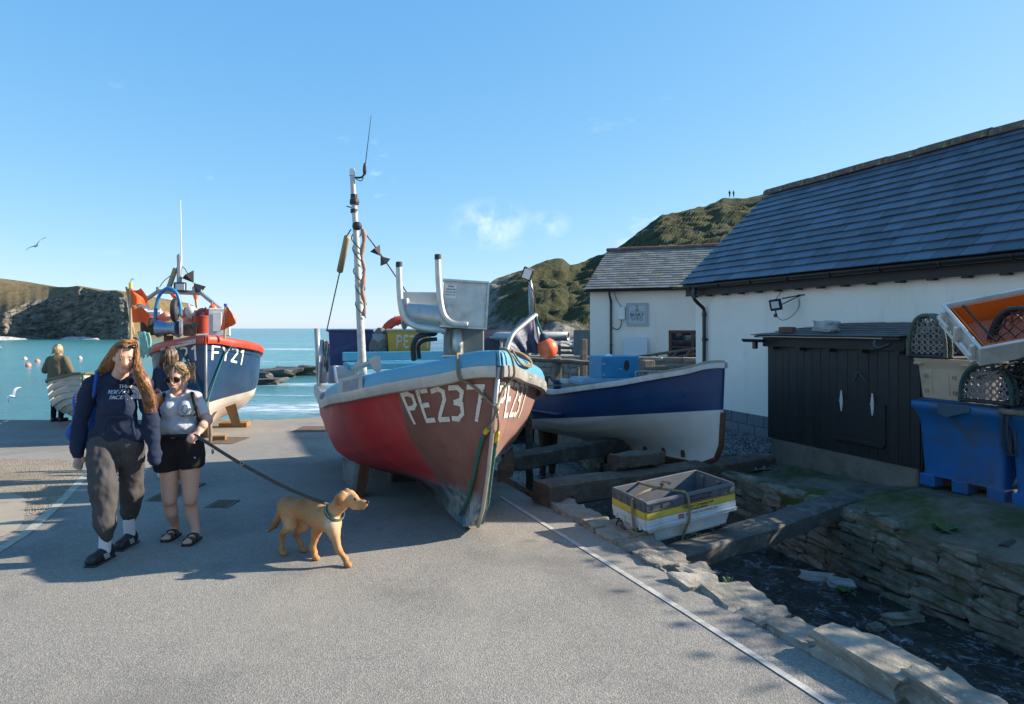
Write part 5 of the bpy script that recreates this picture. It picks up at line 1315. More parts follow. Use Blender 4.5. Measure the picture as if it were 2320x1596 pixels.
# a large mound keeps the bilge up on its far side, unseen: timber cradle
o = mb().box((-.9, 8.6, -.1), (1.3, .3, .22), R(20), ch=.02).build('timber_cradle', M_timber); tag(o, 'dark timber baulk in the shade under the red boat', 'baulk')
# ------------------------------------------------------------------ blue and red boat FY21
FT = 23
FY_ROT = math.atan2(-math.cos(R(FT)), math.sin(R(FT))); FY_O = Vector((-5.2, 11.6, -.28))
H2 = Hull(5.2, .96, .03, 1.72, 1.35, 1.3, [(-.75, .03), (-.5, .10), (-.36, .3), (-.2, .7), (-.1, 1.1), (0, 1.73)], Lent=(2.5, 1.75))
FY = empty('blue_fishing_boat', 'blue fishing boat numbered FY21 with red gunwale, bow to the camera', 'boat', FY_O, FY_ROT)
def band_mat(name, stops, sheer, scuff=None, rough=.4):
    """colours by height on the hull, edges a little wavering"""
    t = NT(name); v = t.vec((1, 1, 1)); s = t.sep(t.tc.outputs['Object'])
    h = t.math('ADD', s[2], t.math('MULTIPLY', s[0], sheer))
    c = None
    for z, a, b in stops:
        m_ = t.mix(t.ramp(t.noise(v, 3.5, 7, .65), [(.3, 0.0), (.7, 1.0)]), a, b)
        c = m_ if c is None else t.mix(t.math('GREATER_THAN', h, z), c, m_)
    if scuff:
        c = t.mix(t.ramp(t.noise(t.vec((1, 1, 1), loc=(2.3, 1.1, .4)), 4.2, 9, .8), [(.66, 0.0), (.69, .9)]), c, scuff)
        c = t.mix(t.math('MULTIPLY', t.ramp(t.noise(t.vec((5, 5, 14), rot=(.3, .8, .1)), 2.5, 7, .8), [(.64, 0.0), (.68, .3)]), 1.0), c, scuff)
    t.set(c, t.ramp(t.noise(v, 5, 5), [(.3, rough - .08), (.7, rough + .15)])); t.bump(t.noise(v, 2.4, 3), .12, .03); return t.m
M_fyh = band_mat('blue_hull_paint', [(-1, (.48, .36, .31), (.55, .47, .41)), (.50, (.62, .60, .53), (.50, .47, .40)), (.64, (.018, .055, .12), (.014, .042, .095))], .07, (.48, .52, .54), .3)
H2.shell('hull', M_fyh, FY)
M_red = simple('gunwale_red', (.52, .045, .018), (.42, .04, .018), 4, .45, bump=.1, dirt=(.30, .10, .07), dsc=5, damt=.5)
for side in (-1, 1):
    b = H2.rim(0, 1, [(.0, -.03), (.05, -.025), (.062, .02), (.055, .085), (.02, .12), (-.07, .12), (-.09, .08), (-.09, -.03)], side).build('gunwale', M_red, FY, fix=True); autosmooth(b, 50)
mb().prism([(-.03, .06), (.062, .012), (.062, -.012), (-.03, -.06)], lambda x, y: Vector((x, y, H2.zst - .03)), lambda x, y: Vector((x - .02, y * .9, H2.zst + .118))).build('gunwale', M_red, FY, fix=True)
m = mb(); m.grid(lambda a, b: H2.pt(lerp(.02, .16, a), 1, -1) + H2.normal(lerp(.02, .16, a), .98, -1) * .066 + Vector((0, 0, lerp(-.005, .075, b))), 8, 2); m.build('chafe_plate', M_galv, FY)
mb().tube([(p[0] + .012, 0, p[1]) for p in reversed(H2.stem)][:5], .02, 6).build('stem_band', M_galv, FY, smooth=True)
mb().tube([(p[0] + .02, 0, p[1]) for p in H2.stem][:4], .05, 8).build('forefoot', simple('worn_brown_wood', (.20, .12, .05), (.13, .08, .04), 5, .8, bump=.3, stretch=(1, 1, .3)), FY, smooth=True)
mb().add([H2.pt(u, .98, s) + Vector((0, 0, -.10)) for u, s in [(i / 12, -1) for i in range(13)] + [(i / 12, 1) for i in range(12, -1, -1)]], [tuple(range(26))]).build('deck', simple('grey_deck', (.3, .31, .3), rough=.7), FY)
mb().box((-3.0, 0, .03), (4.4, .07, .07), ch=.01).build('keel', M_timber, FY)
M_wn = simple('white_numbers_clean', (.74, .74, .72), (.68, .68, .66), 8, .6)
letter(H2, 'FY21', [(.018, .80), (.15, .78), (.15, .93), (.018, .95)], 1, M_wn, FY, .24, .17)
letter(H2, 'FY21', [(.155, .78), (.022, .80), (.022, .95), (.155, .93)], -1, M_wn, FY, .24, .17)
def fy(m, name, mat, parent=None, smooth=False, auto=None, fix=False): return wpart(m, name, mat, parent or FY, smooth, auto, fix)
YG = 13.4
m = mb()
m.tube([at(358, 660, YG), at(454, 664, YG)], .045, 8).tube([at(358, 660, YG), at(312, 692, YG + .3)], .04, 8).tube([at(454, 663, YG), at(499, 700, YG - .1)], .04, 8)
for x, y in ((358, 652), (378, 656), (440, 656), (454, 656)): m.box(at(x, y + 4, YG), (.05, .06, .10))
GA = fy(m, 'gantry', M_galv)
fy(mb().tube([at(406, 660, YG), at(407, 590, YG)], .05, 8).lathe([(.05, 0), (.055, .12), (.03, .16)], at(407, 594, YG), 10), 'mast', M_galv, GA)
fy(mb().tube([at(411, 596, YG), at(410, 520, YG), at(409, 453, YG)], [.014, .011, .007], 6), 'aerial', M_plw, GA)
fy(mb().tube([at(381, 656, YG - .05), at(398, 608, YG)], .05, 8), 'prop_pole', simple('bamboo2', (.36, .28, .17), rough=.7), GA)
fy(mb().box(at(408, 650, YG - .1), (.22, .10, .18), ch=.015), 'flood_lamp', M_rubber, GA); fy(mb().box(at(408, 650, YG - .17), (.17, .02, .12)), 'lens', M_glassy, GA)
fy(mb().tube(bez([at(362, 650, YG), at(372, 636, YG), at(394, 618, YG), at(404, 602, YG), at(418, 608, YG), at(428, 626, YG)], 18), .008, 4), 'wire', M_rubber, GA)
m = mb(); c = at(439, 641, YG)
for s in (-1, 1):
    q = c + Vector((s * .12, 0, -s * .16)); m.add([c, q + Vector((.12, .0, .09)), q + Vector((-.11, .0, -.07)), q + Vector((0, .10, 0)), q + Vector((0, -.10, 0))], [(0, 1, 3), (0, 3, 2), (0, 2, 4), (0, 4, 1), (1, 3, 2), (1, 2, 4)])
fy(m, 'radar_reflector', M_rubber, GA)
# pot hauler with blue hoop and wheel
PH = fy(mb().lathe([(.10, -.20), (.165, -.19), (.11, -.02), (.10, .05), (.15, .15), (.165, .18), (.10, .20)], at(382, 745, 12.5), 20, rotm('Y', math.pi / 2) ), 'pot_hauler', metal_mat('blue_steel', (.30, .38, .45), .35, (.14, .26, .40), .8), auto=35)
fy(mb().tube(bez([at(352, 735, 12.5), at(353, 700, 12.5), at(362, 668, 12.5), at(381, 653, 12.5), at(400, 664, 12.5), at(408, 690, 12.5), at(409, 716, 12.5)], 26), .033, 10), 'hoop', simple('hoop_blue', (.02, .20, .42), rough=.4), PH, smooth=True)
mx_ = rotm('Y', math.pi / 2) @ rotm('X', .2)
c = at(396, 703, 12.45)
WH = fy(mb().lathe([(.10, -.05), (.17, -.055), (.21, -.03), (.215, 0), (.21, .03), (.17, .055), (.10, .05)], c, 28, rotm('Z', .3) @ rotm('Y', math.pi / 2), cap=False), 'wheel', M_rubber, PH, auto=35)
fy(mb().lathe([(0, -.04), (.10, -.045), (.10, .045), (0, .04)], c, 20, rotm('Z', .3) @ rotm('Y', math.pi / 2), cap=False), 'hub', M_galv, WH)
fy(mb().lathe([(.0, -.02), (.15, -.02), (.15, .02), (0, .02)], at(411, 742, 12.45), 24, rotm('Z', .3) @ rotm('Y', math.pi / 2), cap=False), 'side_disc', M_galv, PH, auto=35)
fy(mb().tube([at(382, 760, 12.5), at(381, 790, 12.5)], .08, 12), 'pedestal', M_rust, PH, smooth=True)
fy(mb().box(at(430, 748, 12.8), (.22, .2, .22), .3, ch=.03).sphere(at(441, 738, 12.7), (.08, .08, .07)).tube([at(436, 735, 12.7), at(438, 714, 12.7)], .012, 6), 'engine', simple('oily_metal', (.09, .075, .06), (.16, .13, .1), 9, .5, metal=.6, bump=.3), PH)
fy(mb().box(at(498, 730, 12.75), (.37, .25, .52), R(20), ch=.015), 'cabinet', simple('cabinet_white', (.60, .60, .58), (.52, .52, .50), 4, .5), auto=None)
fy(mb().box(at(492, 729, 12.60), (.15, .02, .36), R(20), ch=.006), 'cabinet_door', simple('cabinet_door_white', (.64, .64, .62), rough=.5))
# net guard rail
m = mb()
for i in range(12):
    x = 342 + i * 5; m.tube([at(x, 700 + 30, 13.6), at(x + 12, 720 + 30, 13.6)], .008, 4); m.tube([at(x + 12, 700 + 30, 13.6), at(x, 720 + 30, 13.6)], .008, 4)
fy(m, 'net', M_rubber)
# loose gear aboard
def tub(name, label, cat, x, y, Y, r0, r1, h, mat, rim=None, ribs=6, group=None):
    e = empty(name, label, cat, at(x, y, Y), 0, group); pr = []
    for i in range(ribs):
        z0, z1 = h * i / ribs, h * (i + .55) / ribs; ra, rb = lerp(r0, r1, i / ribs), lerp(r0, r1, (i + .55) / ribs)
        pr += [(ra, z0), (rb, z1), (rb - .007, z1 + .003)]
    pr += [(r1 + .01, h - .02), (r1 + .01, h), (r1 - .01, h), (r0 - .02, .02)]
    o = mb().lathe(pr, (0, 0, 0), 22).build('body', mat, e); autosmooth(o, 30)
    if rim: mb().tube([(r1 * 1.05 * math.cos(2 * math.pi * i / 24), r1 * 1.05 * math.sin(2 * math.pi * i / 24), h + .008) for i in range(24)], .014, 6, closed=True).build('rim', rim, e)
    return e
M_tubk = simple('black_basket', (.03, .026, .024), (.05, .042, .038), 9, .7); M_tubr = simple('red_basket', (.50, .075, .04), (.40, .06, .035), 6, .6)
tub('black_basket', 'black ribbed basket with orange rim on the blue boat', 'basket', 337, 760, 13.1, .14, .15, .34, M_tubk, M_tubr, 9)
tub('red_basket', 'red ribbed basket full of floats beside the white cabinet', 'basket', 460, 756, 13.0, .12, .14, .34, M_tubr, None, 9)
M_can = simple('white_jerrycan', (.70, .71, .70), (.60, .61, .6), 4, .4)
for x, y, w, h, lab in ((349, 724, .34, .18, 'white jerrycan lying on the black basket'), (325, 716, .16, .22, 'white jerrycan standing behind the left orange flags')):
    e = empty('jerrycan', lab, 'jerrycan', at(x, y, 13.2), .2, 'jerrycans on the blue boat')
    o = mb().box((0, 0, h / 2), (w, .18, h), ch=.035).build('body', M_can, e); mb().lathe([(.025, 0), (.025, .03)], (w * .3, 0, h), 10).tube(bez([(-.05, 0, h - .01), (-.04, 0, h + .03), (.04, 0, h + .03), (.05, 0, h - .01)], 8), .012, 6).build('handle', M_can, e)
M_pink = simple('faded_pink', (.62, .20, .15), (.55, .26, .2), 4, .5); M_flw = simple('float_white', (.66, .64, .58), (.5, .47, .40), 10, .6, bump=.3)
for i, (x, y, r, mat, lab) in enumerate(((377, 717, .085, M_pink, 'pink float behind the wheel of the pot hauler'), (434, 708, .115, M_flw, 'dirty white float behind the hauler'), (462, 722, .10, M_pink, 'pink float in the red basket'),
                                         (456, 709, .09, simple('maroon_float', (.16, .035, .035), (.24, .12, .11), 12, .8), 'dark red float leaning on the pink one'), (473, 709, .075, M_tubr, 'red float against the white cabinet'), (523, 722, .10, M_pink, 'pink float behind the right flag'), (424, 726, .09, M_pink, 'pink netted float right of the wheel'), (366, 722, .09, M_orange, 'orange float between the jerrycan and the wheel'), (447, 724, .085, M_orange, 'orange float at the rim of the red basket'), (483, 700, .08, M_orange, 'orange float on top of the white cabinet'), (418, 712, .08, M_orange, 'orange float right beside the blue hoop'))):
    o = mb().sphere((0, 0, 0), (r, r, r * 1.15), 16, 11).lathe([(.022, 0), (.018, .04)], (0, 0, r * 1.1), 8).build('net_float', mat, None, smooth=True); o.location = at(x, y, 13.2); o.rotation_euler = (.3 * (i % 3), .5 * ((i % 4) - 1.5), 0); tag(o, lab, 'float', 'floats on the blue boat')
# dan poles with flags
M_flag = simple('flag_orange', (.85, .12, .015), (.78, .10, .015), 5, .7, bump=.2, bsc=14, bdist=.02); M_bam = simple('bamboo_pole', (.42, .32, .18), (.33, .25, .14), 10, .6)
def flag(m, A, B, w, seed, drop=.3):
    rnd = random.Random(seed); ph = rnd.uniform(0, 6)
    m.grid(lambda a, b: A.lerp(B, b) + Vector((w * a * (1 - .5 * abs(b - .5)), .08 * math.sin(a * 6 + ph + b * 2) * a, -drop * a * a + .035 * math.sin(a * 8 + ph + b * 5) * a)), 14, 10)
e = empty('dan_pole', 'tall bamboo marker pole with two orange flags, left of the blue boat', 'marker pole', at(297, 770, 12.6), 0, 'flag poles on the blue boat')
mb().tube([at(297, 780, 12.6), at(296, 650, 12.6)], .028, 8).build('pole', M_bam, e, local=False)
mb().tube([at(296, 652, 12.6), at(296, 640, 12.6)], .032, 8).build('yellow_tape', simple('yellow_band', (.7, .52, .05), rough=.5), e, local=False)
mb().tube([at(296, 641, 12.6), at(297, 634, 12.6), at(300, 631, 12.6), at(304, 634, 12.6)], .008, 5).build('hook', M_galv, e, local=False)
mb().tube([at(304, 756, 12.62), at(286, 650, 12.6)], .018, 6).build('pole', M_bam, e, local=False)
m = mb(); flag(m, at(292, 690, 12.6), at(287, 654, 12.6), .34, 3, .02); m.build('flag', M_flag, e, local=False, smooth=True)
m = mb(); flag(m, at(300, 730, 12.55), at(298, 694, 12.55), .38, 5, .05); m.build('flag', M_flag, e, local=False, smooth=True)
e = empty('dan_pole', 'short marker pole with drooping orange flag at the bow of the blue boat', 'marker pole', at(509, 766, 11.8), 0, 'flag poles on the blue boat')
mb().tube([at(509, 768, 11.8), at(511, 690, 11.8)], .022, 8).build('pole', M_bam, e, local=False); mb().tube([at(511, 694, 11.8), at(511, 688, 11.8)], .03, 8).build('blue_cap', simple('blue_tape', (.02, .08, .5), rough=.5), e, local=False)
m = mb(); A = at(511, 692, 11.79)
m.grid(lambda a, b: A + Vector((lerp(-.10, .19, b) * (a ** .8) + .02 * math.sin(b * 9), .04 * math.sin(b * 8 + a * 3) * a, -lerp(.44, .40, b) * a + .10 * a * (b ** 1.5))), 10, 14); m.build('flag', M_flag, e, local=False, smooth=True)
for i, (x0, y0, x1, y1, lab) in enumerate(((433, 700, 381, 663, 'bamboo pole with furled red flag leaning left behind the gantry'), (450, 698, 440, 662, 'bamboo pole with furled red flag leaning by the black reflector'))):
    e = empty('dan_pole', lab, 'marker pole', at(x0, y0, 13.6), 0, 'flag poles on the blue boat')
    a, b = at(x0, y0 + 30, 13.6), at(x1, y1 - 14, 13.6)
    mb().tube([a, b], .026, 7).build('pole', M_bam, e, local=False); mb().tube([a.lerp(b, .62), a.lerp(b, .75), a.lerp(b, .97)], [.03, .05, .045], 8).build('furled_flag', M_flag, e, local=False)
# ropes at the bow
k0 = random.Random(4); m = mb()
for i in range(14):
    x = 318 + k0.uniform(-6, 10); m.tube(bez([at(x, 752, 12.2), at(x + 6, 770, 12.15), at(x + k0.uniform(2, 12), 800 + k0.uniform(-12, 12), 12.1), at(x + k0.uniform(8, 16), 775, 12.15), at(x + 10, 754, 12.2)], 14), .016, 5)
tag(m.build('rope_coil', simple('pale_green_rope', (.16, .40, .30), (.30, .45, .36), 10, .9), None, smooth=True), 'coil of pale green rope hung on the blue boat rail', 'rope')
T2 = Matrix.Translation(FY_O) @ Matrix.Rotation(FY_ROT, 4, 'Z')
def h2(u, v, s, off=.02): return T2 @ (H2.pt(u, v, s) + H2.normal(max(u, .01), v, s) * off)
k2 = T2 @ Vector((-.15, 0, .62))
m = mb(); m.tube(bez([h2(.07, .999, 1, .07), h2(.055, .85, 1, .03), h2(.03, .6, 1, .03), k2], 20), .016, 5); m.tube(bez([h2(.09, .999, -1, .07), h2(.07, .85, -1, .03), h2(.035, .6, -1, .03), k2], 20), .016, 5); m.sphere(k2, .04, 8, 6)
tag(m.build('bow_rope', M_ropet, None, smooth=True), 'teal rope bridle at the bow of the blue boat', 'rope')
tag(mb().tube(bez([k2, k2 + Vector((.12, -.1, -.35)), k2 + Vector((.08, -.05, -.75)), k2 + Vector((-.02, .02, -.8))], 16), .03, 6).build('hanging_warp', M_rope, None, smooth=True), 'thick brown warp looped under the blue bow', 'rope')
# prop and pads
M_orw = simple('orange_wood', (.30, .16, .05), (.20, .10, .035), 5, .8, bump=.4, bsc=20, stretch=(1, 1, .3))
o = mb().prism([(510, 922), (534, 914), (546, 964), (527, 966)], lambda x, y: at(x, y, 12.3), lambda x, y: at(x, y, 12.5)).build('timber_prop', M_orw, None, fix=True); tag(o, 'leaning orange brown timber prop under the blue boat', 'prop', 'timber props under the boats')
g0 = ground(532, 967); o = mb().box((g0.x, g0.y, gz(g0.y) + .05), (.55, .28, .10), .1, ch=.01).build('timber_pad', M_orw); tag(o, 'flat timber pad on the road under the leaning prop', 'timber')
g0 = ground(484, 998); o = mb().box((g0.x + .1, g0.y, gz(g0.y) + .045), (.22, .12, .09), .2, ch=.01).build('timber_pad', M_orw); tag(o, 'small timber chock beside the keel of the blue boat', 'timber')

# ------------------------------------------------------------------ blue and white boat over the stream
BB_ROT = math.atan2(-math.cos(R(34)), math.sin(R(34))); BB_O = Vector((2.67, 8.6, -.09))
H3 = Hull(4.3, .85, .0, 1.31, .83, .81, [(-.36, .0), (-.14, .10), (-.06, .28), (-.03, .7), (0, 1.32)], Lent=(2.8, 2.2))
BT = empty('white_and_blue_boat', 'open boat, white below and navy above, bow over the stream', 'boat', BB_O, BB_ROT)
M_bbh = band_mat('white_navy_hull', [(-1, (.68, .66, .60), (.60, .575, .52)), (.74, (.018, .058, .155), (.013, .044, .12))], -.13, (.30, .33, .42), .35)
H3.shell('hull', M_bbh, BT)
M_bbw = simple('boat_white_paint', (.60, .60, .57), (.50, .48, .45), 4, .55, bump=.15, dirt=(.30, .17, .11), dsc=4, damt=.5)
for side in (-1, 1):
    b = H3.rim(0, 1, [(.0, -.05), (.035, -.045), (.04, .0), (.03, .028), (-.05, .028), (-.06, -.05)], side).build('gunwale', M_bbw, BT, fix=True); autosmooth(b, 50)
    m = mb(); m.grid(lambda a, b: H3.pt(lerp(.01, .99, a), lerp(1, .45, b), side) + Vector((0, -side * .05, 0)), 36, 6); m.build('lining', simple('pale_blue_inside', (.20, .30, .36), (.24, .34, .40), 3, .6), BT)
mb().add([H3.pt(u, .55, s) + Vector((0, -s * .04, 0)) for u, s in [(i / 12 * .97 + .02, -1) for i in range(13)] + [(i / 12 * .97 + .02, 1) for i in range(12, -1, -1)]], [tuple(range(26))]).build('sole', simple('pale_blue_sole', (.19, .28, .33), rough=.7), BT)
# rubbing strake on the quarter
m = mb(); m.tube([H3.pt(lerp(.52, 1, i / 20), .70, -1) + H3.normal(lerp(.52, 1, i / 20), .70, -1) * .012 for i in range(21)], .028, 8); m.build('rubbing_strake', simple('navy_strake', (.018, .04, .13), rough=.4), BT, smooth=True)
m = mb(); m.tube([(p[0] + .015, 0, p[1]) for p in H3.stem][:4], .035, 8); m.tube([(-.36 - i * .3, 0, -.005) for i in range(8)], .03, 8); m.build('stem_iron', M_rust, BT, smooth=True)
m = mb()
for u in (.12, .2, .28, .36, .44): 
    for s in (-1,): m.box(H3.pt(u, .05, s) + Vector((0, s * .012, .0)), (.05, .03, .09))
m.build('keel_straps', M_rust, BT)
b = H3.rim(0, .16, [(.0, .03), (.045, .03), (.045, .05), (-.06, .05), (-.06, .03)], -1).build('bow_pad', simple('tan_pad', (.36, .31, .23), rough=.8), BT, fix=True)
b = H3.rim(.62, .85, [(.045, -.04), (.052, -.04), (.052, .02), (.045, .02)], -1).build('chafe_board', simple('pink_worn_paint', (.36, .20, .16), (.42, .32, .27), 8, .8), BT, fix=True)
m = mb(); pa = BB_O + Vector((0, 0, 0))
# light blue engine box and moulded foredeck
M_lb = simple('box_blue', (.02, .23, .42), (.016, .19, .36), 3, .5, bump=.08, dirt=(.02, .12, .22), dsc=5, damt=.4)
cb = at(1390, 831, 10.2); BX = wpart(mb().box(cb, (.60, .46, .33), R(17), ch=.012), 'engine_box', M_lb, BT)
Mz = rotm('Z', R(17)); fr_ = lambda x, y, z: cb + Mz @ Vector((x, y, z))
wpart(mb().box(fr_(-.14, -.234, -.015), (.24, .012, .26), Mz, ch=.004), 'hatch', M_lb, BX)
wpart(mb().lathe([(.0, 0), (.058, 0), (.058, .004), (0, .004)], fr_(.10, -.233, .03), 20, Mz @ rotm('X', math.pi / 2) @ Matrix.Diagonal((.75, 1.35, 1)), cap=False), 'vent_hole', M_rubber, BX)
m = mb()
for z in (.06, -.10): m.box(fr_(-.27, -.243, z), (.035, .01, .03), Mz)
m.box(fr_(-.01, -.243, -.02), (.04, .012, .02), Mz); wpart(m, 'hinge', M_steel, BX)
wpart(mb().sphere(fr_(-.1, -.05, .165), (.06, .06, .03)), 'vent_cap', M_plw, BX, smooth=True)
wpart(mb().box(fr_(-.12, .02, -.22), (1.0, .62, .14), Mz, ch=.05), 'thwart', simple('moulding_blue', (.16, .27, .34), rough=.5), BT)
wpart(mb().tube(bez([fr_(.20, -.32, -.25), fr_(.20, -.32, -.09), fr_(.24, -.30, -.06), fr_(.6, -.2, -.07), fr_(1.1, -.05, -.09)], 20), .014, 8).tube([fr_(.72, -.17, -.08), fr_(.72, -.17, -.3)], .012, 6), 'grab_rail', M_galv, BT, smooth=True)
wpart(mb().tube(sag(fr_(-1.5, -.3, -.22), fr_(.35, -.42, -.19), .02), .010, 6), 'painter', M_rope, BT)
# timbers that carry it across the stream
def beam(name, label, a, b, w, h, mat, seed, hole=True):
    a = Vector(a); b = Vector(b); d = b - a; L_ = d.length; M = basis(d, (0, 0, 1)); m = mb(); n = 26
    ring = [(-.5, -.42), (-.42, -.5), (.42, -.5), (.5, -.42), (.5, .40), (.40, .5), (-.40, .5), (-.5, .40)]
    vs = []
    for i in range(n):
        t = i / (n - 1); sh = 1 - .10 * (max(0, abs(t - .5) * 2 - .96) / .04)
        for (y, z) in ring:
            p = Vector((t * L_, y * w * sh, z * h * sh)); p += Vector((.03 * mnoise.noise(Vector((y * 3, z * 3, seed))) if t in (0, 1) else 0, .018 * fbm((t * 6 + seed, y * 2, z), 3), .018 * fbm((t * 5 + seed, z * 2, y + 4), 3))); vs.append(a + M @ p)
    fs = [(i * 8 + j, i * 8 + (j + 1) % 8, (i + 1) * 8 + (j + 1) % 8, (i + 1) * 8 + j) for i in range(n - 1) for j in range(8)] + [tuple(range(8))[::-1], tuple((n - 1) * 8 + j for j in range(8))]
    m.add(vs, fs); e = empty(name, label, 'beam', a, 0, 'timber beams across the stream')
    o = m.build('baulk', mat, e, local=False, fix=True); autosmooth(o, 35)
    if hole:
        for f in hole: 
            c = a + d * f + M @ Vector((0, 0, h * .5)); mb().lathe([(0, 0), (.05, 0), (.055, .012), (.075, .012), (.075, .0)], c - Vector((0, 0, .003)), 14, M @ Matrix.Diagonal((1.3, .7, .5)), cap=False).build('bolt_hole', M_rubber, e, local=False)
    return e
M_tim2 = simple('grey_timber', (.095, .088, .075), (.045, .043, .038), 3, .85, bump=.7, bsc=14, bdist=.014, stretch=(1.5, 1.5, 6), dirt=(.24, .23, .2), dsc=6, damt=.5)
M_tim3 = simple('brown_timber', (.13, .095, .065), (.06, .045, .034), 3, .85, bump=.7, bsc=14, bdist=.014, stretch=(1.5, 1.5, 6), dirt=(.24, .21, .17), dsc=6, damt=.5)
beam('timber_beam', 'near dark beam across the stream carrying the fish boxes', (1.0, 5.38, -.24), (4.14, 7.74, -.19), .30, .17, M_tim2, 1, (.9,))
beam('timber_beam', 'thick brown beam from the kerb under the navy boat', (.30, 7.12, -.05), (3.72, 9.82, -.25), .30, .24, M_tim3, 5, (.15, .86))
beam('timber_beam', 'far dark beam under the stern of the navy boat', (-.05, 8.4, .02), (2.2, 10.6, -.02), .26, .20, M_timber, 9, None)
beam('timber_log', 'short brown log lying on top of the thick beam', (1.18, 7.95, .13), (1.82, 8.45, .09), .22, .15, M_tim3, 12, None)
beam('timber_post', 'upright dark post supporting the stern of the navy boat', (.24, 9.2, -.8), (.22, 9.2, .62), .09, .09, M_timber, 15, None)
# clinker dinghy behind the women on the quay
DG_O = Vector((-8.20, 13.05, -.31)); 
DG = empty('clinker_dinghy', 'pale clinker rowing boat on the quay edge behind the man', 'boat', DG_O, math.atan2(-math.cos(R(30)), math.sin(R(30))))
H4 = Hull(3.2, .66, .05, 1.12, .85, .9, [(-.35, .05), (-.12, .2), (-.04, .5), (0, 1.13)], Lent=(1.8, 1.3), stern_n=.75)
M_cl = simple('grey_white_planks', (.50, .47, .40), (.38, .36, .31), 4, .7, bump=.2, stretch=(1, 1, 1), rnd=.1)
for k in range(8):
    v0, v1 = .06 + k * .1175, .06 + (k + 1) * .1175
    for side in (-1, 1):
        m = mb(); m.grid(lambda a, b: H4.pt(a ** 1.3, lerp(v0, v1, b), side) + H4.normal(a ** 1.3, .5 * (v0 + v1), side) * lerp(.0, -.016, b) + Vector((0, side * .02 * (1 - b), 0)), 26, 3); m.build('plank', M_cl, DG, smooth=True)
mb().add([H4.pt(1, j / 11, -1) for j in range(12)] + [H4.pt(1, j / 11, 1) for j in range(11, -1, -1)], [tuple(range(24))]).build('transom', M_cl, DG)
for side in (-1, 1): H4.rim(0, 1, [(0, -.02), (.035, -.02), (.035, .025), (-.03, .025), (-.03, -.02)], side, 30).build('gunwale', simple('green_gunwale', (.09, .12, .07), rough=.6), DG, fix=True)
mb().tube([(p[0] + .01, 0, p[1]) for p in H4.stem], .025, 6).build('stem', simple('green_stem', (.12, .17, .09), rough=.6), DG)
# ================================================================== shed, tubs, pots and boxes on the right bank
M_blk = simple('black_stained_board', (.010, .010, .012), (.018, .017, .018), 3, .55, bump=.5, bsc=22, bdist=.006, stretch=(5, 5, .6), rnd=.2)
SH = empty('black_shed', 'low black boarded timber shed on a concrete base', 'shed', W(4.06, 1.70, 0), WROT)
M_conb = simple('stained_concrete', (.13, .12, .095), (.20, .18, .145), 2.5, .95, bump=.5, bsc=24, bdist=.01, dirt=(.04, .045, .02), dsc=3, damt=.7)
mb().box((1.2, .76, -.17), (2.32, 1.42, .60), ch=.02).build('concrete_base', M_conb, SH)
mb().box((1.2, .78, .76), (2.34, 1.34, 1.28)).build('inner_frame', M_soffit, SH)
x = 0.0; k0 = random.Random(6)
while x < 2.39:
    w = min(k0.uniform(.12, .165), 2.4 - x)
    if w < .04: break
    mb().box((x + w / 2, .055 + k0.uniform(-.002, .002), .77), (w - .005, .03, 1.30), ch=.004).build('board', M_blk, SH); x += w
for sx_ in (-.005, 2.405):
    for i in range(9): mb().box((sx_, .13 + i * .155, .77), (.028, .148, 1.30), ch=.004).build('board', M_blk, SH)
mb().box((1.08, .022, 1.50), (2.30, .03, .17), ch=.004).build('fascia', M_blk, SH)
for i in range(5): mb().box((.2 + i * .5, -.02, 1.40), (.06, .10, .04)).build('rafter_end', M_blk, SH)
HT = mb().box((1.60, .030, .545), (.74, .026, .48), ch=.004).build('hatch', M_blk, SH)
M_hin = simple('white_hinge', (.62, .63, .62), (.5, .5, .49), 20, .5, metal=.3)
for x in (1.34, 1.80):
    m = mb().prism([(-.008, -.13), (.008, -.13), (.024, -.01), (.024, .01), (.008, .13), (-.008, .13), (-.024, .01), (-.024, -.01)], lambda u, v: Vector((x + u, .012, .775 + v)), lambda u, v: Vector((x + u, .017, .775 + v)))
    m.tube([(x - .026, .010, .775), (x + .026, .010, .775)], .006, 6); m.build('strap_hinge', M_hin, HT, fix=True)
mb().box((1.6, .012, .30), (.72, .02, .045), ch=.004).build('drip_strip', M_blk, HT)
mb().tube(bez([(1.50, .03, 1.02), (1.55, .02, 1.10), (1.60, .02, 1.15), (1.66, .02, 1.08), (1.70, .02, 1.06)], 14), .005, 5).build('twine', M_ropet, SH)
# slated roof in stepped courses
rs = mb().add([(-.12, -.10, 1.57), (2.26, -.10, 1.57), (2.26, 1.55, 1.75), (-.12, 1.55, 1.75), (-.12, -.10, 1.545), (2.26, -.10, 1.545), (2.26, 1.55, 1.72), (-.12, 1.55, 1.72)], [(0, 1, 2, 3), (7, 6, 5, 4), (0, 4, 5, 1), (1, 5, 6, 2), (2, 6, 7, 3), (3, 7, 4, 0)]).build('roof', M_blk, SH, fix=True)
M_dsl = slate_mat('dark_roof_slate', (.035, .038, .042), (.06, .062, .066), rough=.5)
for r in range(8):
    x = -.17 + (.12 * (r % 2)) + k0.uniform(-.03, .03)
    while x < 2.20:
        w = min(.33, 2.27 - x); o = mb().box((0, .16, .006), (w - .006, .32, .011), ch=.002).build('slate', M_dsl, rs); o.location = (x + w / 2, -.11 + r * .2, 1.578 + r * .0218); o.rotation_euler = (.062 + k0.uniform(-.008, .008), k0.uniform(-.01, .01), k0.uniform(-.01, .01)); x += w
mb().tube([(0, -.112, 1.552), (.3, -.115, 1.56), (.9, -.112, 1.556), (1.6, -.115, 1.562), (2.05, -.112, 1.556)], .008, 5).build('eaves_strip', simple('torn_pale_strip', (.36, .31, .22), rough=.9), rs)
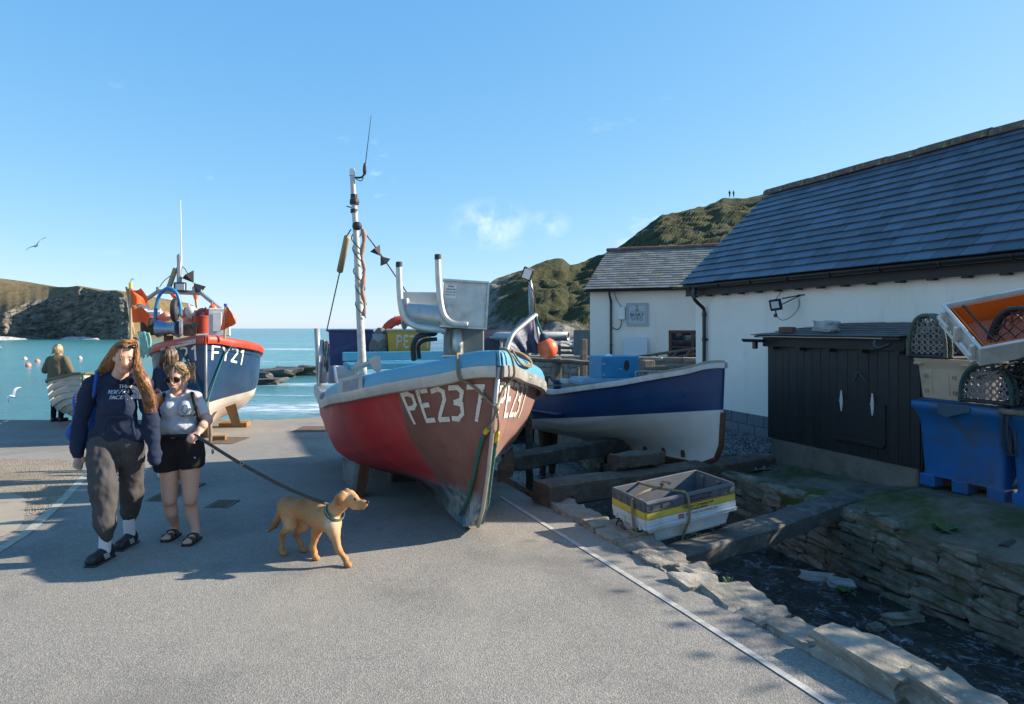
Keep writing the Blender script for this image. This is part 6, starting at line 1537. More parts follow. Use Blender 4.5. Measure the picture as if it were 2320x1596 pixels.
g2 = gutter(-.30, .12, -.13, 1.52, .045, SH); mb().box((-.10, -.10, 1.44), (.07, .06, .12), ch=.01).build('outlet', M_black, g2)
mb().tube(bez([(2.0, -.16, 1.53), (2.03, -.2, 1.47), (2.1, -.2, 1.45), (2.2, -.16, 1.5)], 12), .02, 6).build('gutter_bracket', M_black, SH)
b = W(4.40, 1.62, 1.655); o = mb().box((0, 0, 0), (.21, .10, .075), ch=.008).build('brick', simple('loose_brick', (.16, .085, .06), (.10, .06, .045), 9, .9, bump=.5, bsc=40)); o.location = b; o.rotation_euler = (.06, .02, WROT + .3); tag(o, 'worn brown brick lying on the black shed roof', 'brick')
o = link('roof_stone', rock_mesh('roof_stone', M_boulder, (.30, .16, .13), 501, .22, n=6, rd=.5), None); o.location = W(4.98, 1.50, 1.70); o.rotation_euler = (.05, .1, WROT); tag(o, 'pale pointed stone lying on the black shed roof', 'stone')

# blue insulated tubs
M_tubb = simple('tub_blue', (.006, .115, .32), (.005, .085, .25), 2.5, .45, bump=.15, bsc=12, bdist=.01, dirt=(.055, .07, .07), dsc=2.6, damt=.75)
def fish_tub(label, t0, wlen, seed):
    e = empty('fish_tub', label, 'tub', W(t0, 1.76, -.02), WROT, 'blue fish tubs on the bank'); h = .90; d = .85
    lev = [(.0, .10, 0), (.045, .10, 0), (.04, .6, 1), (.0, .86, 1), (-.05, .885, 1), (-.05, .90, 1), (.02, .90, 1), (.07, .88, 1)]
    m = mb(); vs = []; ring = 16
    for ins, z, f in [(.03, .12, 0), (.035, .16, 0), (.02, .45, 0), (.012, .62, 0), (-.005, .74, 0), (-.045, .82, 0), (-.06, .85, 0), (-.06, .90, 0), (-.045, .915, 0), (.03, .915, 0), (.05, .88, 0), (.06, .60, 0)]:
        x0, x1, y0, y1 = ins, wlen - ins, ins, d - ins; c = .07
        for cx, cy, a0 in ((x1 - c, y0 + c, -90), (x1 - c, y1 - c, 0), (x0 + c, y1 - c, 90), (x0 + c, y0 + c, 180)):
            for k in range(4): a = R(a0 + 30 * k); vs.append((cx + c * math.cos(a), cy + c * math.sin(a), z))
    n = 12; fs = [(i * 16 + j, i * 16 + (j + 1) % 16, (i + 1) * 16 + (j + 1) % 16, (i + 1) * 16 + j) for i in range(n - 1) for j in range(16)] + [tuple(range(16))[::-1], tuple((n - 1) * 16 + j for j in range(16))]
    m.add(vs, fs); o = m.build('body', M_tubb, e); autosmooth(o, 45)
    for fx in (.10, wlen / 2, wlen - .10):
        for fy_ in (.10, d - .10): mb().box((fx, fy_, .06), (.17, .16, .13), ch=.012).build('foot', M_tubb, e)
    mb().box((wlen / 2, d / 2, .925), (wlen - .02, d - .02, .03), ch=.01).build('lid', simple('tub_lid', (.02, .055, .11), (.03, .05, .07), 5, .6, bump=.3, dirt=(.05, .05, .04), dsc=6, damt=.6), e)
    return e
ft = fish_tub('big scuffed blue fish tub next to the black shed', 6.50, .93, 1)
m = mb(); m.grid(lambda a, b: Vector((.30 + .35 * a, -.07 - .03 * b * math.sin(a * 3), .915 - .12 * b * (1 - abs(a - .3)) - .02 * b)), 10, 6); m.build('torn_flap', simple('torn_cover', (.03, .07, .10), rough=.7), ft, smooth=True)
ft2 = fish_tub('second blue fish tub at the right edge with black handle cord', 7.47, .93, 2)
m = mb()
for dx in (.02, .07): m.tube(bez([(dx, -.07, .90), (dx - .01, -.10, .80), (dx + .01, -.10, .55), (dx + .06, -.09, .50), (dx + .07, -.09, .58), (dx + .05, -.08, .75)], 18), .012, 6)
m.build('handle_cord', M_rubber, ft2)
mb().tube([(-.02, -.09, .905), (.95, -.09, .905)], .028, 8).build('handle_bar', M_oldwood, ft2)

# cream box
M_cream = simple('cream_plastic', (.50, .39, .27), (.43, .33, .23), 3, .55, bump=.08, dirt=(.22, .17, .10), dsc=3, damt=.5)
cbx = empty('cream_box', 'cream moulded plastic box on top of the blue tub', 'box', W(6.43, 1.70, .92), WROT - .05)
m = mb(); vs = []
for ins, z in ((.045, 0), (.04, .03), (.018, .30), (.018, .34), (-.015, .38), (-.02, .43), (.02, .43), (.05, .10)):
    x0, x1, y0, y1 = ins, .66 - ins, ins, .50 - ins; c = .04
    for cx, cy, a0 in ((x1 - c, y0 + c, -90), (x1 - c, y1 - c, 0), (x0 + c, y1 - c, 90), (x0 + c, y0 + c, 180)):
        for k in range(4): a = R(a0 + 30 * k); vs.append((cx + c * math.cos(a), cy + c * math.sin(a), z))
m.add(vs, [(i * 16 + j, i * 16 + (j + 1) % 16, (i + 1) * 16 + (j + 1) % 16, (i + 1) * 16 + j) for i in range(7) for j in range(16)] + [tuple(range(16))[::-1], tuple(7 * 16 + j for j in range(16))]); autosmooth(m.build('body', M_cream, cbx), 45)
m = mb(); pa = [(.19, .05), (.19, .26), (.21, .30), (.37, .30), (.39, .26), (.39, .05)]
m.tube([(x, .025 - .0 + .02 * (1 - z / .3) - .006, z) for x, z in pa], .007, 5); m.build('panel_rib', M_cream, cbx)
m = mb()
for x0 in (.11, .44):
    for z0 in (.08, .24):
        for k in range(3): m.box((x0 + k * .018, .012 + .022 * (1 - z0 / .3), z0), (.006, .016, .04))
m.build('grip_ribs', M_cream, cbx)
for x in (.05, .61): mb().box((x, -.012, .375), (.11, .03, .035), ch=.012).build('lug', M_cream, cbx)

# lobster pots
def perforated(m, w, h, y, cell=.062, rad=.0225, thick=.012, inside=None):
    """plate with round holes, kept inside an arch"""
    nx = int(w / cell); nz = int(h / cell)
    for i in range(nx):
        for j in range(nz):
            cx = -w / 2 + (i + .5) * w / nx; cz = (j + .5) * h / nz
            if inside and not inside(cx, cz): continue
            a, b = w / nx / 2, h / nz / 2; n = 12; vs = []
            for k in range(n):
                t = 2 * math.pi * k / n; r = max(abs(math.cos(t)) / a, abs(math.sin(t)) / b); sq = (math.cos(t) / r, math.sin(t) / r)
                ci = (rad * math.cos(t), rad * math.sin(t)); vs += [(cx + sq[0], y, cz + sq[1]), (cx + ci[0], y, cz + ci[1]), (cx + ci[0], y + thick, cz + ci[1])]
            m.add(vs, [(3 * k, 3 * ((k + 1) % n), 3 * ((k + 1) % n) + 1, 3 * k + 1) for k in range(n)] + [(3 * k + 1, 3 * ((k + 1) % n) + 1, 3 * ((k + 1) % n) + 2, 3 * k + 2) for k in range(n)])
def pot(label, loc, rz, w, h, ln, plate, ropem, netm, tilt=(0, 0), net_only=False):
    e = empty('lobster_pot', label, 'lobster pot', loc, rz, 'lobster pots on the bank'); e.rotation_euler = (tilt[0], tilt[1], rz)
    arch = lambda s, y: [Vector((w / 2 * s * math.copysign(abs(math.cos(t)) ** .8, math.cos(t)), y, max(0, .10 * h) + (h * .9) * s * math.sin(t) ** .9 if math.sin(t) > 0 else .1 * h)) for t in [math.pi * k / 26 for k in range(27)]]
    ring = lambda s, y: [Vector((w / 2 * s, y, .0))] + arch(s, y) + [Vector((-w / 2 * s, y, 0))]
    for y in (0, .075, ln):
        P = ring(1, y); C = []
        for i in range(len(P) - 1):
            for k in range(4): C.append(P[i].lerp(P[i + 1], k / 4))
        mb().tube(C + [P[-1]], [.020 + .0045 * ((i % 3) == 0) for i in range(len(C) + 1)], 7).build('hoop', ropem, e, smooth=True)
    m = mb().tube([(-w / 2, 0, .01), (w / 2, 0, .01)], .02, 7).tube([(-w / 2, ln, .01), (w / 2, ln, .01)], .02, 7)
    for x in (-w / 2, -w / 6, w / 6, w / 2): m.tube([(x, 0, .0), (x, ln, .0)], .016, 6)
    m.build('base_frame', M_rubber, e)
    ins = lambda x, z: (z < .35 * h) or ((abs(x) / (w / 2 * .93)) ** 2 + ((z - .1 * h) / (h * .86)) ** 2 < 1)
    if not net_only:
        m = mb(); perforated(m, w * .94, h * .98, .02, inside=ins); m.build('end_plate', plate, e)
    # netting over the barrel
    m = mb(); nu, nv = 14, 9; A = [ring(1.0, 0)[1:-1][int(k * 26 / nu)] for k in range(nu + 1)]
    q = lambda i, j: Vector((A[max(0, min(nu, i))].x, ln * j / nv, A[max(0, min(nu, i))].z + .008 * mnoise.noise(Vector((i * 3.1, j * 2.3, rz)))))
    for i in range(nu):
        for j in range(nv):
            if (i + j) % 2 == 0: m.tube([q(i, j), q(i + 1, j + 1)], .0055, 4, cap=False)
            else: m.tube([q(i + 1, j), q(i, j + 1)], .0055, 4, cap=False)
    if net_only:
        n2 = 9; g = lambda i, j: Vector((lerp(-w / 2, w / 2, i / n2), -.015 * math.sin(i * 2.1 + j), min(lerp(0, h, j / n2), .1 * h + .9 * h * math.sqrt(max(0, 1 - (2 * i / n2 - 1) ** 2)))))
        for i in range(n2):
            for j in range(n2):
                if (i + j) % 2 == 0: m.tube([g(i, j), g(i + 1, j + 1)], .006, 4, cap=False)
                else: m.tube([g(i + 1, j), g(i, j + 1)], .006, 4, cap=False)
    m.build('netting', netm, e)
    return e
M_plated = simple('crusted_plate', (.24, .22, .19), (.08, .075, .07), 14, .7, bump=.8, bsc=30, bdist=.01); M_plateg = simple('grey_plate', (.16, .17, .19), (.12, .13, .145), 5, .6, bump=.1)
M_netb = simple('black_netting', (.02, .02, .022), (.045, .042, .04), 20, .7); M_ropegg = simple('weedy_rope', (.11, .15, .13), (.06, .08, .06), 20, .95, bump=.8, bsc=60, bdist=.01); M_ropedk = simple('dark_teal_rope', (.025, .06, .06), (.05, .085, .08), 25, .9, bump=.8, bsc=60, bdist=.01)
PR = WROT
pot('weed crusted lobster pot with perforated end on the cream box', W(6.60, 1.74, 1.365), PR - .06, .46, .45, .60, M_plated, M_ropegg, M_netb)
pot('lobster pot with clean grey perforated end on the blue tubs', W(7.28, 1.80, .945), PR + .02, .50, .37, .60, M_plateg, M_ropedk, M_netb)
pot('black netted pot leaning high at the right edge', W(7.66, 1.90, 1.38), PR + .1, .52, .48, .50, M_plated, M_rubber, M_netb, net_only=True)
pot('black netted pot low at the right edge on the second tub', W(7.70, 1.66, .945), PR + .05, .52, .42, .60, M_plated, M_rubber, M_netb, net_only=True)
m = mb(); k0 = random.Random(9)
c0 = W(7.55, 1.50, 1.28)
for i in range(60):
    p = c0 + Vector((k0.gauss(0, .16), k0.gauss(0, .12), k0.gauss(0, .10))); m.tube(bez([p, p + Vector((k0.gauss(0, .1), k0.gauss(0, .1), k0.gauss(0, .08))), p + Vector((k0.gauss(0, .12), k0.gauss(0, .1), -.1)), p + Vector((k0.gauss(0, .15), k0.gauss(0, .1), -.12))], 10), .008, 4)
tag(m.build('net_heap', M_netb, None), 'tangled heap of black netting between the pots', 'net')

# white crate with an orange crate inside, tipped on the pots
M_crw = simple('crate_white', (.68, .66, .62), (.58, .55, .50), 4, .5, bump=.08, dirt=(.36, .31, .25), dsc=4, damt=.5); M_cro = simple('crate_orange', (.85, .14, .012), (.75, .115, .012), 3, .4, bump=.05)
def crate_frame(o, e1, e2):
    e1 = Vector(e1).normalized(); e2 = Vector(e2); e2 = (e2 - e1 * e2.dot(e1)).normalized(); e3 = e1.cross(e2); return Matrix((e1, e2, e3)).transposed()
CO = at(2137, 690, 6.75); CM = crate_frame(CO, at(2232, 800, 6.128) - CO, at(2335, 652, 6.606) - CO)
cr_n = CM @ Vector((0, 0, 1))
if cr_n.dot(Vector((0, -1, .5))) < 0: CM = CM @ Matrix.Diagonal((1, 1, -1))
def crate(name, label, cat, M, O, a, b, h, mat, wall=.014, lip=.03, holes=False, taper=.03):
    """open crate: rim at z = 0, floor at -h; a along x, b along y"""
    e = empty(name, label, cat, O)
    T = lambda x, y, z: Vector(O) + M @ Vector((x, y, z))
    m = mb()
    def panel(p0, p1, p2, p3):
        m.add([p0, p1, p2, p3], [(0, 1, 2, 3)])
    for s0, s1 in (((0, 0), (a, 0)), ((a, 0), (a, b)), ((a, b), (0, b)), ((0, b), (0, 0))):
        for w_ in (0, wall):
            ii = lambda p, z: T(lerp(taper * (-z / h) + w_, a - taper * (-z / h) - w_, p[0] / a), lerp(taper * (-z / h) + w_, b - taper * (-z / h) - w_, p[1] / b), z)
            panel(ii(s0, 0), ii(s1, 0), ii(s1, -h), ii(s0, -h))
    if not holes:
        panel(T(taper, taper, -h), T(a - taper, taper, -h), T(a - taper, b - taper, -h), T(taper, b - taper, -h)); panel(T(taper, taper, -h + wall), T(a - taper, taper, -h + wall), T(a - taper, b - taper, -h + wall), T(taper, b - taper, -h + wall))
    m.build('shell', mat, e, local=False)
    m = mb()
    for (cx, cy, sx_, sy_) in ((a / 2, 0, a + lip, lip), (a / 2, b, a + lip, lip), (0, b / 2, lip, b - lip), (a, b / 2, lip, b - lip)): m.box(T(cx, cy, -.004), (sx_, sy_, .022), M, ch=.005)
    m.build('rim', mat, e, local=False)
    return e, T
wc, T = crate('white_crate', 'big white plastic crate tipped on its side on the pots', 'crate', CM, CO, .70, .80, .25, M_crw)
m = mb()
for y in (.0,):
    for x in (.08, .34, .62): m.box(T(x, -.03, -.10), (.035, .05, .17), CM, ch=.008)
m.box(T(.12, -.05, -.12), (.20, .03, .045), CM, ch=.01).box(T(.56, -.05, -.12), (.20, .03, .045), CM, ch=.01).box(T(.34, -.028, -.20), (.62, .025, .03), CM, ch=.006)
m.build('end_ribs', M_crw, wc, local=False)
oc, T2_ = crate('orange_crate', 'orange perforated crate nested inside the white crate', 'crate', CM, CO + CM @ Vector((.05, .06, -.03)), .59, .69, .18, M_cro, holes=True, lip=.015)
m = mb(); rr = mb()
for i in range(11):
    for j in range(16):
        cx = .03 + (.53) * (i + .5) / 11; cy = .03 + .63 * (j + .5) / 16; a, b_ = .53 / 22, .63 / 32; n = 8; vs = []
        for k in range(n):
            t = 2 * math.pi * k / n + .39; r = max(abs(math.cos(t)) / a, abs(math.sin(t)) / b_); vs += [T2_(cx + math.cos(t) / r, cy + math.sin(t) / r, -.185), T2_(cx + .011 * math.cos(t), cy + .011 * math.sin(t), -.185)]
        m.add(vs, [(2 * k, 2 * ((k + 1) % n), 2 * ((k + 1) % n) + 1, 2 * k + 1) for k in range(n)])
m.build('perforated_floor', M_cro, oc, local=False)
mb().tube([T2_(.0, .10, .012), T2_(.59, .10, .012)], .010, 6).build('dark_bar', M_rubber, oc, local=False)

# ------------------------------------------------------------------ stacked fish boxes on the near beam
NB = Vector((1.128, 5.75, .205)); EX = Vector((.90, .40, .085)); EY = Vector((-.19, .46, .02))
FM = crate_frame(NB, EX, EY); LX, LYb = .93, .50
def fbox(name, label, mat, ztop, h, inset, first=False, taper=.05):
    e, T = crate(name, label, 'fish box', FM, NB + FM @ Vector((inset, inset, ztop)), LX - 2 * inset, LYb - 2 * inset, h, mat, .016, .022, taper=taper); return e, T
M_fg = simple('grey_fish_box', (.095, .105, .12), (.075, .08, .09), 4, .55, bump=.1, dirt=(.16, .16, .15), dsc=5, damt=.5)
M_fy = simple('yellow_fish_box', (.60, .44, .06), (.52, .37, .05), 4, .55, bump=.1, dirt=(.35, .27, .10), dsc=4, damt=.5)
M_fw = simple('white_fish_box', (.58, .62, .64), (.50, .53, .54), 4, .55, bump=.12, dirt=(.27, .24, .18), dsc=4, damt=.6)
a1, T1 = fbox('fish_box', 'grey open fish box, topmost of the roped stack', M_fg, 0, .25, 0.0)
a2, Tq2 = fbox('fish_box', 'yellow fish box below the grey one in the stack', M_fy, -.085, .25, .003)
a3, Tq3 = fbox('fish_box', 'white fish box with red print under the yellow one', M_fw, -.150, .22, .0)
a4, Tq4 = fbox('fish_box', 'lowest white fish box of the stack on the beam', M_fw, -.20, .20, .0, taper=.09)
for o in (a1, a2, a3, a4): o['group'] = 'roped stack of fish boxes'
# skirts: deep rim bands with ribs, so the nested boxes read one above the other
def skirt(e, mat, z0, z1, out):
    m = mb()
    for (cx, cy, sx_, sy_) in ((LX / 2, -out, LX + 2 * out, .02), (LX / 2, LYb + out, LX + 2 * out, .02), (-out, LYb / 2, .02, LYb), (LX + out, LYb / 2, .02, LYb)): m.box(NB + FM @ Vector((cx, cy, (z0 + z1) / 2)), (sx_, sy_, z1 - z0), FM, ch=.004)
    m.build('skirt', mat, e, local=False)
skirt(a1, M_fg, -.085, -.002, .010); skirt(a2, M_fy, -.148, -.088, .012); skirt(a3, M_fw, -.200, -.151, .014); skirt(a4, M_fw, -.245, -.203, .010)
m = mb()
for i in range(9): m.box(NB + FM @ Vector((LX * (i + .5) / 9, -.022, -.045)), (.008, .008, .07), FM)
for i in range(5): m.box(NB + FM @ Vector((-.022, LYb * (i + .5) / 5, -.045)), (.008, .008, .07), FM)
m.box(NB + FM @ Vector((LX / 2, -.023, -.012)), (LX, .010, .010), FM).box(NB + FM @ Vector((LX / 2, -.023, -.075)), (LX, .010, .010), FM); m.build('ribs', M_fg, a1, local=False)
m = mb()
for y in (.14, .36): m.box(NB + FM @ Vector((LX - .03, y, -.12)), (.05, .03, .22), FM, ch=.006).box(NB + FM @ Vector((.03, y, -.12)), (.05, .03, .22), FM, ch=.006)
m.build('inner_posts', M_fg, a1, local=False)
m = mb()
for i in range(4): m.box(NB + FM @ Vector((-.03, .06 + i * .12, -.225)), (.02, .015, .045), FM)
m.box(NB + FM @ Vector((LX / 2, -.028, -.215)), (LX + .03, .016, .012), FM).box(NB + FM @ Vector((LX / 2, -.024, -.235)), (LX + .02, .012, .010), FM); m.build('ribs', M_fw, a4, local=False)
FF = FM @ basis((1, 0, 0), (0, -1, 0))
def ftext(e, tx, size, mat, x, z, out, **k):
    o = text_obj('lettering', tx, size, mat, e, NB + FM @ Vector((x, -out, z)), FF, **k); o.data.transform(Matrix.Translation(-e.location)); return o
M_pb = simple('box_print_black', (.02, .02, .02), rough=.8, bump=0); M_pr = simple('box_print_red', (.42, .03, .05), rough=.8, bump=0)
ftext(a1, 'VLEESVERVOER GENK WAL3', .024, M_pb, .54, -.030, .0275, sx=.9); ftext(a1, 'VISMIJN OOSTENDE 1993', .027, M_pb, .52, -.060, .0275, sx=.95)
ftext(a2, 'TFA Box Company Ltd', .036, M_pb, .52, -.108, .0235, bold=.001); ftext(a2, 'TEL 01472 245554', .026, M_pb, .52, -.138, .0235, bold=.0008)
ftext(a3, 'BOX POOL SOLUTIONS LTD', .027, M_pr, .56, -.172, .0255, bold=.0006)
m = mb()
for i in range(3):
    for j in range(2): m.box(NB + FM @ Vector((.315 + i * .021, -.0255, -.166 - j * .021)), (.017, .001, .017), FM)
m.build('logo', M_pr, a3, local=False)
# rope round the stack, coil on the kerb, cork float inside
fr2 = lambda x, y, z: NB + FM @ Vector((x, y, z))
m = mb(); m.tube(bez([fr2(.27, LYb + .02, .0), fr2(.27, LYb * .6, .015), fr2(.30, LYb * .35, .02), fr2(.36, .06, .02), fr2(.40, -.03, .012), fr2(.41, -.045, -.10), fr2(.40, -.045, -.22), fr2(.40, -.0, -.30), fr2(.39, .06, -.44)], 50), .012, 7)
m.tube(bez([fr2(-.02, .16, .005), fr2(.08, .16, .03), fr2(.20, .19, .03), fr2(.30, .19, .03)], 16), .012, 7)
for i in range(7): m.tube(bez([fr2(.30, .19, .03), fr2(.31 + .02 * math.cos(i), .18 + .02 * math.sin(i), .075), fr2(.33 + .05 * math.cos(i), .17 + .05 * math.sin(i), .06)], 8), .007, 5)
m.tube(bez([fr2(-.03, .16, .0), fr2(-.045, .14, -.10), fr2(-.05, .12, -.22), fr2(-.03, .08, -.33), fr2(-.10, .02, -.365)], 24), .013, 7)
tag(m.build('box_rope', M_rope, None, smooth=True), 'tan rope tied round the stack of fish boxes', 'rope')
ck = ground(1448, 1222); m = mb(); kz = gz(ck.y) + .05
for j in range(2): m.tube([(ck.x + .07 * math.cos(2 * math.pi * i / 24), ck.y + .06 * math.sin(2 * math.pi * i / 24), kz + .018 * j + .006 * math.sin(i)) for i in range(24)], .012, 6, closed=True)
m.tube(bez([(ck.x + .02, ck.y - .05, kz), (ck.x - .05, ck.y - .07, kz - .005), (ck.x - .10, ck.y - .06, kz - .01)], 8), .013, 6)
tag(m.build('rope_coil', M_rope, None, smooth=True), 'small tan rope coil on the kerb under the fish boxes', 'rope')
m = mb().lathe([(0, 0), (.11, 0), (.12, .02), (.11, .05), (0, .055)], fr2(.20, .20, -.16), 20, FM, cap=False); tag(m.build('cork_float', simple('cork', (.34, .27, .19), (.28, .22, .15), 9, .9, bump=.4, bsc=50), None, smooth=True), 'round tan cork lying in the grey fish box', 'float')
for i, (x, y, lab) in enumerate(((1275, 1120, 'rusty iron ring on the kerb left of the fish boxes'), (1384, 1178, 'rusty iron ring bolt on the kerb beside the rope coil'))):
    g_ = ground(x + 20, y + 20); o = mb().tube([(g_.x + .03 * math.cos(k * .52), g_.y, gz(g_.y) + .045 + .03 * math.sin(k * .52)) for k in range(12)], .008, 6, closed=True).lathe([(.03, 0), (.02, .02), (.0, .02)], (g_.x, g_.y, gz(g_.y)), 10, cap=False).build('iron_ring', M_rust); tag(o, lab, 'ring', 'iron rings on the kerb')
# small plants in the bank
M_leaf = simple('leaf_green', (.035, .075, .015), (.06, .11, .025), 9, .6, bump=.1)
def plantlet(label, p, s, n, seed):
    k0 = random.Random(seed); e = empty('bank_plant', label, 'plant', p, 0, 'small plants by the stream'); m = mb()
    for i in range(n):
        a = k0.uniform(0, 6.28); l = s * k0.uniform(.6, 1.2); up_ = k0.uniform(.2, .9); d = Vector((math.cos(a), math.sin(a), up_)).normalized(); q = d.cross(Vector((0, 0, 1))).normalized() * l * .22; b0 = d * l * .4
        m.add([b0 * .2, b0 + q * .8 + Vector((0, 0, .02 * s)), b0 * 2.2 + q, d * l + Vector((0, 0, -.2 * l)), b0 * 2.2 - q, b0 - q * .8 + Vector((0, 0, .02 * s))], [(0, 1, 2, 3), (0, 3, 4, 5)])
    m.build('leaves', M_leaf, e)
plantlet('small fern on the mossy bank left of the drain', W(6.75, 2.72, -.22), .10, 26, 1); plantlet('leafy weed on the mossy bank near the drain pipe', W(7.55, 2.70, -.16), .11, 30, 2)
plantlet('leafy weed growing beside the stone in the stream', at(1912, 1345, 6.45), .10, 26, 3); plantlet('dark fern under the beam at the water', at(1580, 1222, 6.6) , .12, 30, 4); plantlet('grass tuft on the kerb edge by the water', at(1655, 1330, 4.95), .09, 24, 5)
# ================================================================== people, dog, gulls: smooth blended surfaces
def rc(a, b, ra, rb=None, flat=1.0, ax=None):
    return ('rc', np.array(a, float), np.array(b, float), ra, ra if rb is None else rb, flat, None if ax is None else np.array(ax, float))
def el(c, r, M=None):
    return ('el', np.array(c, float), np.array(r, float), None if M is None else np.array(M, float))
def sdf_prim(p, P):
    if p[0] == 'rc':
        _, a, b, ra, rb, flat, ax = p
        if flat != 1.0:
            ax = np.array((0, 1.0, 0)) if ax is None else ax / np.linalg.norm(ax)
            k = (1 / flat - 1)
            f = lambda q: q + ((q - a) @ ax)[..., None] * ax * k
            P = f(P); b = f(b)
        ba = b - a; l2 = ba @ ba + 1e-12; h = np.clip(((P - a) @ ba) / l2, 0, 1)
        d = np.linalg.norm(P - a - h[..., None] * ba, axis=-1) - (ra + (rb - ra) * h)
        return d * (flat ** .5 if flat < 1 else 1)
    _, c, r, M = p; Q = P - c
    if M is not None: Q = Q @ M
    k0 = np.linalg.norm(Q / r, axis=-1); k1 = np.linalg.norm(Q / (r * r), axis=-1)
    return k0 * (k0 - 1) / np.maximum(k1, 1e-9)
def pbox(p):
    if p[0] == 'rc':
        r = max(p[3], p[4]); return np.minimum(p[1], p[2]) - r, np.maximum(p[1], p[2]) + r
    r = p[2].max(); return p[1] - r, p[1] + r
def blend(prims, vox, k=.03, cut=(), planes=()):
    """smooth union of primitives, minus cut primitives, trimmed by half spaces (point, outward normal); surface nets mesh"""
    lo = np.min([pbox(p)[0] for p in prims], 0) - 2.5 * vox - k * .5; hi = np.max([pbox(p)[1] for p in prims], 0) + 2.5 * vox + k * .5
    n = np.ceil((hi - lo) / vox).astype(int) + 1
    ax = [lo[i] + vox * np.arange(n[i]) for i in range(3)]
    F = np.full(n, 1.0)
    def sub(p, mg):
        a, b = pbox(p); i0 = np.maximum(((a - mg - lo) / vox).astype(int), 0); i1 = np.minimum(((b + mg - lo) / vox).astype(int) + 2, n)
        return tuple(slice(i0[j], i1[j]) for j in range(3))
    def pts(s): return np.stack(np.meshgrid(*[ax[j][s[j]] for j in range(3)], indexing='ij'), -1)
    for p in prims:
        s = sub(p, k + 3 * vox)
        if any(q.stop <= q.start for q in s): continue
        d = sdf_prim(p, pts(s)); f = F[s]; h = np.clip(.5 + .5 * (f - d) / k, 0, 1); F[s] = f * (1 - h) + d * h - k * h * (1 - h)
    for p in cut:
        s = sub(p, 4 * vox)
        if any(q.stop <= q.start for q in s): continue
        d = -sdf_prim(p, pts(s)); f = F[s]; kk = k * .5; h = np.clip(.5 - .5 * (f - d) / kk, 0, 1); F[s] = f * (1 - h) + d * h + kk * h * (1 - h)
    if planes:
        G = np.stack(np.meshgrid(*ax, indexing='ij'), -1)
        for (q, nn) in planes:
            nn = np.array(nn, float); nn /= np.linalg.norm(nn); F = np.maximum(F, (G - np.array(q, float)) @ nn)
    S = F < 0; m = tuple(x - 1 for x in n); acc = np.zeros(m + (3,)); cnt = np.zeros(m)
    idx = np.indices(m)
    for a in range(3):
        o1, o2 = [x for x in range(3) if x != a]
        for b in (0, 1):
            for c in (0, 1):
                s0 = [slice(0, m[j]) for j in range(3)]; s0[o1] = slice(b, b + m[o1]); s0[o2] = slice(c, c + m[o2]); s1 = list(s0); s1[a] = slice(1, 1 + m[a])
                f0 = F[tuple(s0)]; f1 = F[tuple(s1)]; w = S[tuple(s0)] != S[tuple(s1)]
                t = np.where(w, f0 / np.where(w, f0 - f1, 1), 0)
                cnt += w; acc[..., a] += np.where(w, t, 0); acc[..., o1] += np.where(w, b, 0); acc[..., o2] += np.where(w, c, 0)
    mask = cnt > 0; V = lo + vox * (np.stack([i[mask] for i in idx], -1) + acc[mask] / cnt[mask][:, None])
    ID = -np.ones(m, int); ID[mask] = np.arange(mask.sum()); faces = []
    for a in range(3):
        o1, o2 = (a + 1) % 3, (a + 2) % 3
        s0 = [slice(1, m[j]) for j in range(3)]; s0[a] = slice(0, m[a]); s1 = list(s0); s1[a] = slice(1, m[a] + 1)
        A = S[tuple(s0)]; Bq = S[tuple(s1)]; w = A != Bq
        q = np.argwhere(w)
        if len(q) == 0: continue
        base = q.copy(); base[:, o1] += 1; base[:, o2] += 1
        def cell(d1, d2):
            c = base.copy(); c[:, o1] -= d1; c[:, o2] -= d2; return ID[c[:, 0], c[:, 1], c[:, 2]]
        quad = np.stack([cell(1, 1), cell(0, 1), cell(0, 0), cell(1, 0)], -1); fl = ~A[w]; quad[fl] = quad[fl][:, ::-1]; faces.append(quad)
    Fc = np.concatenate(faces); Fc = Fc[(Fc >= 0).all(1)]
    return V, Fc
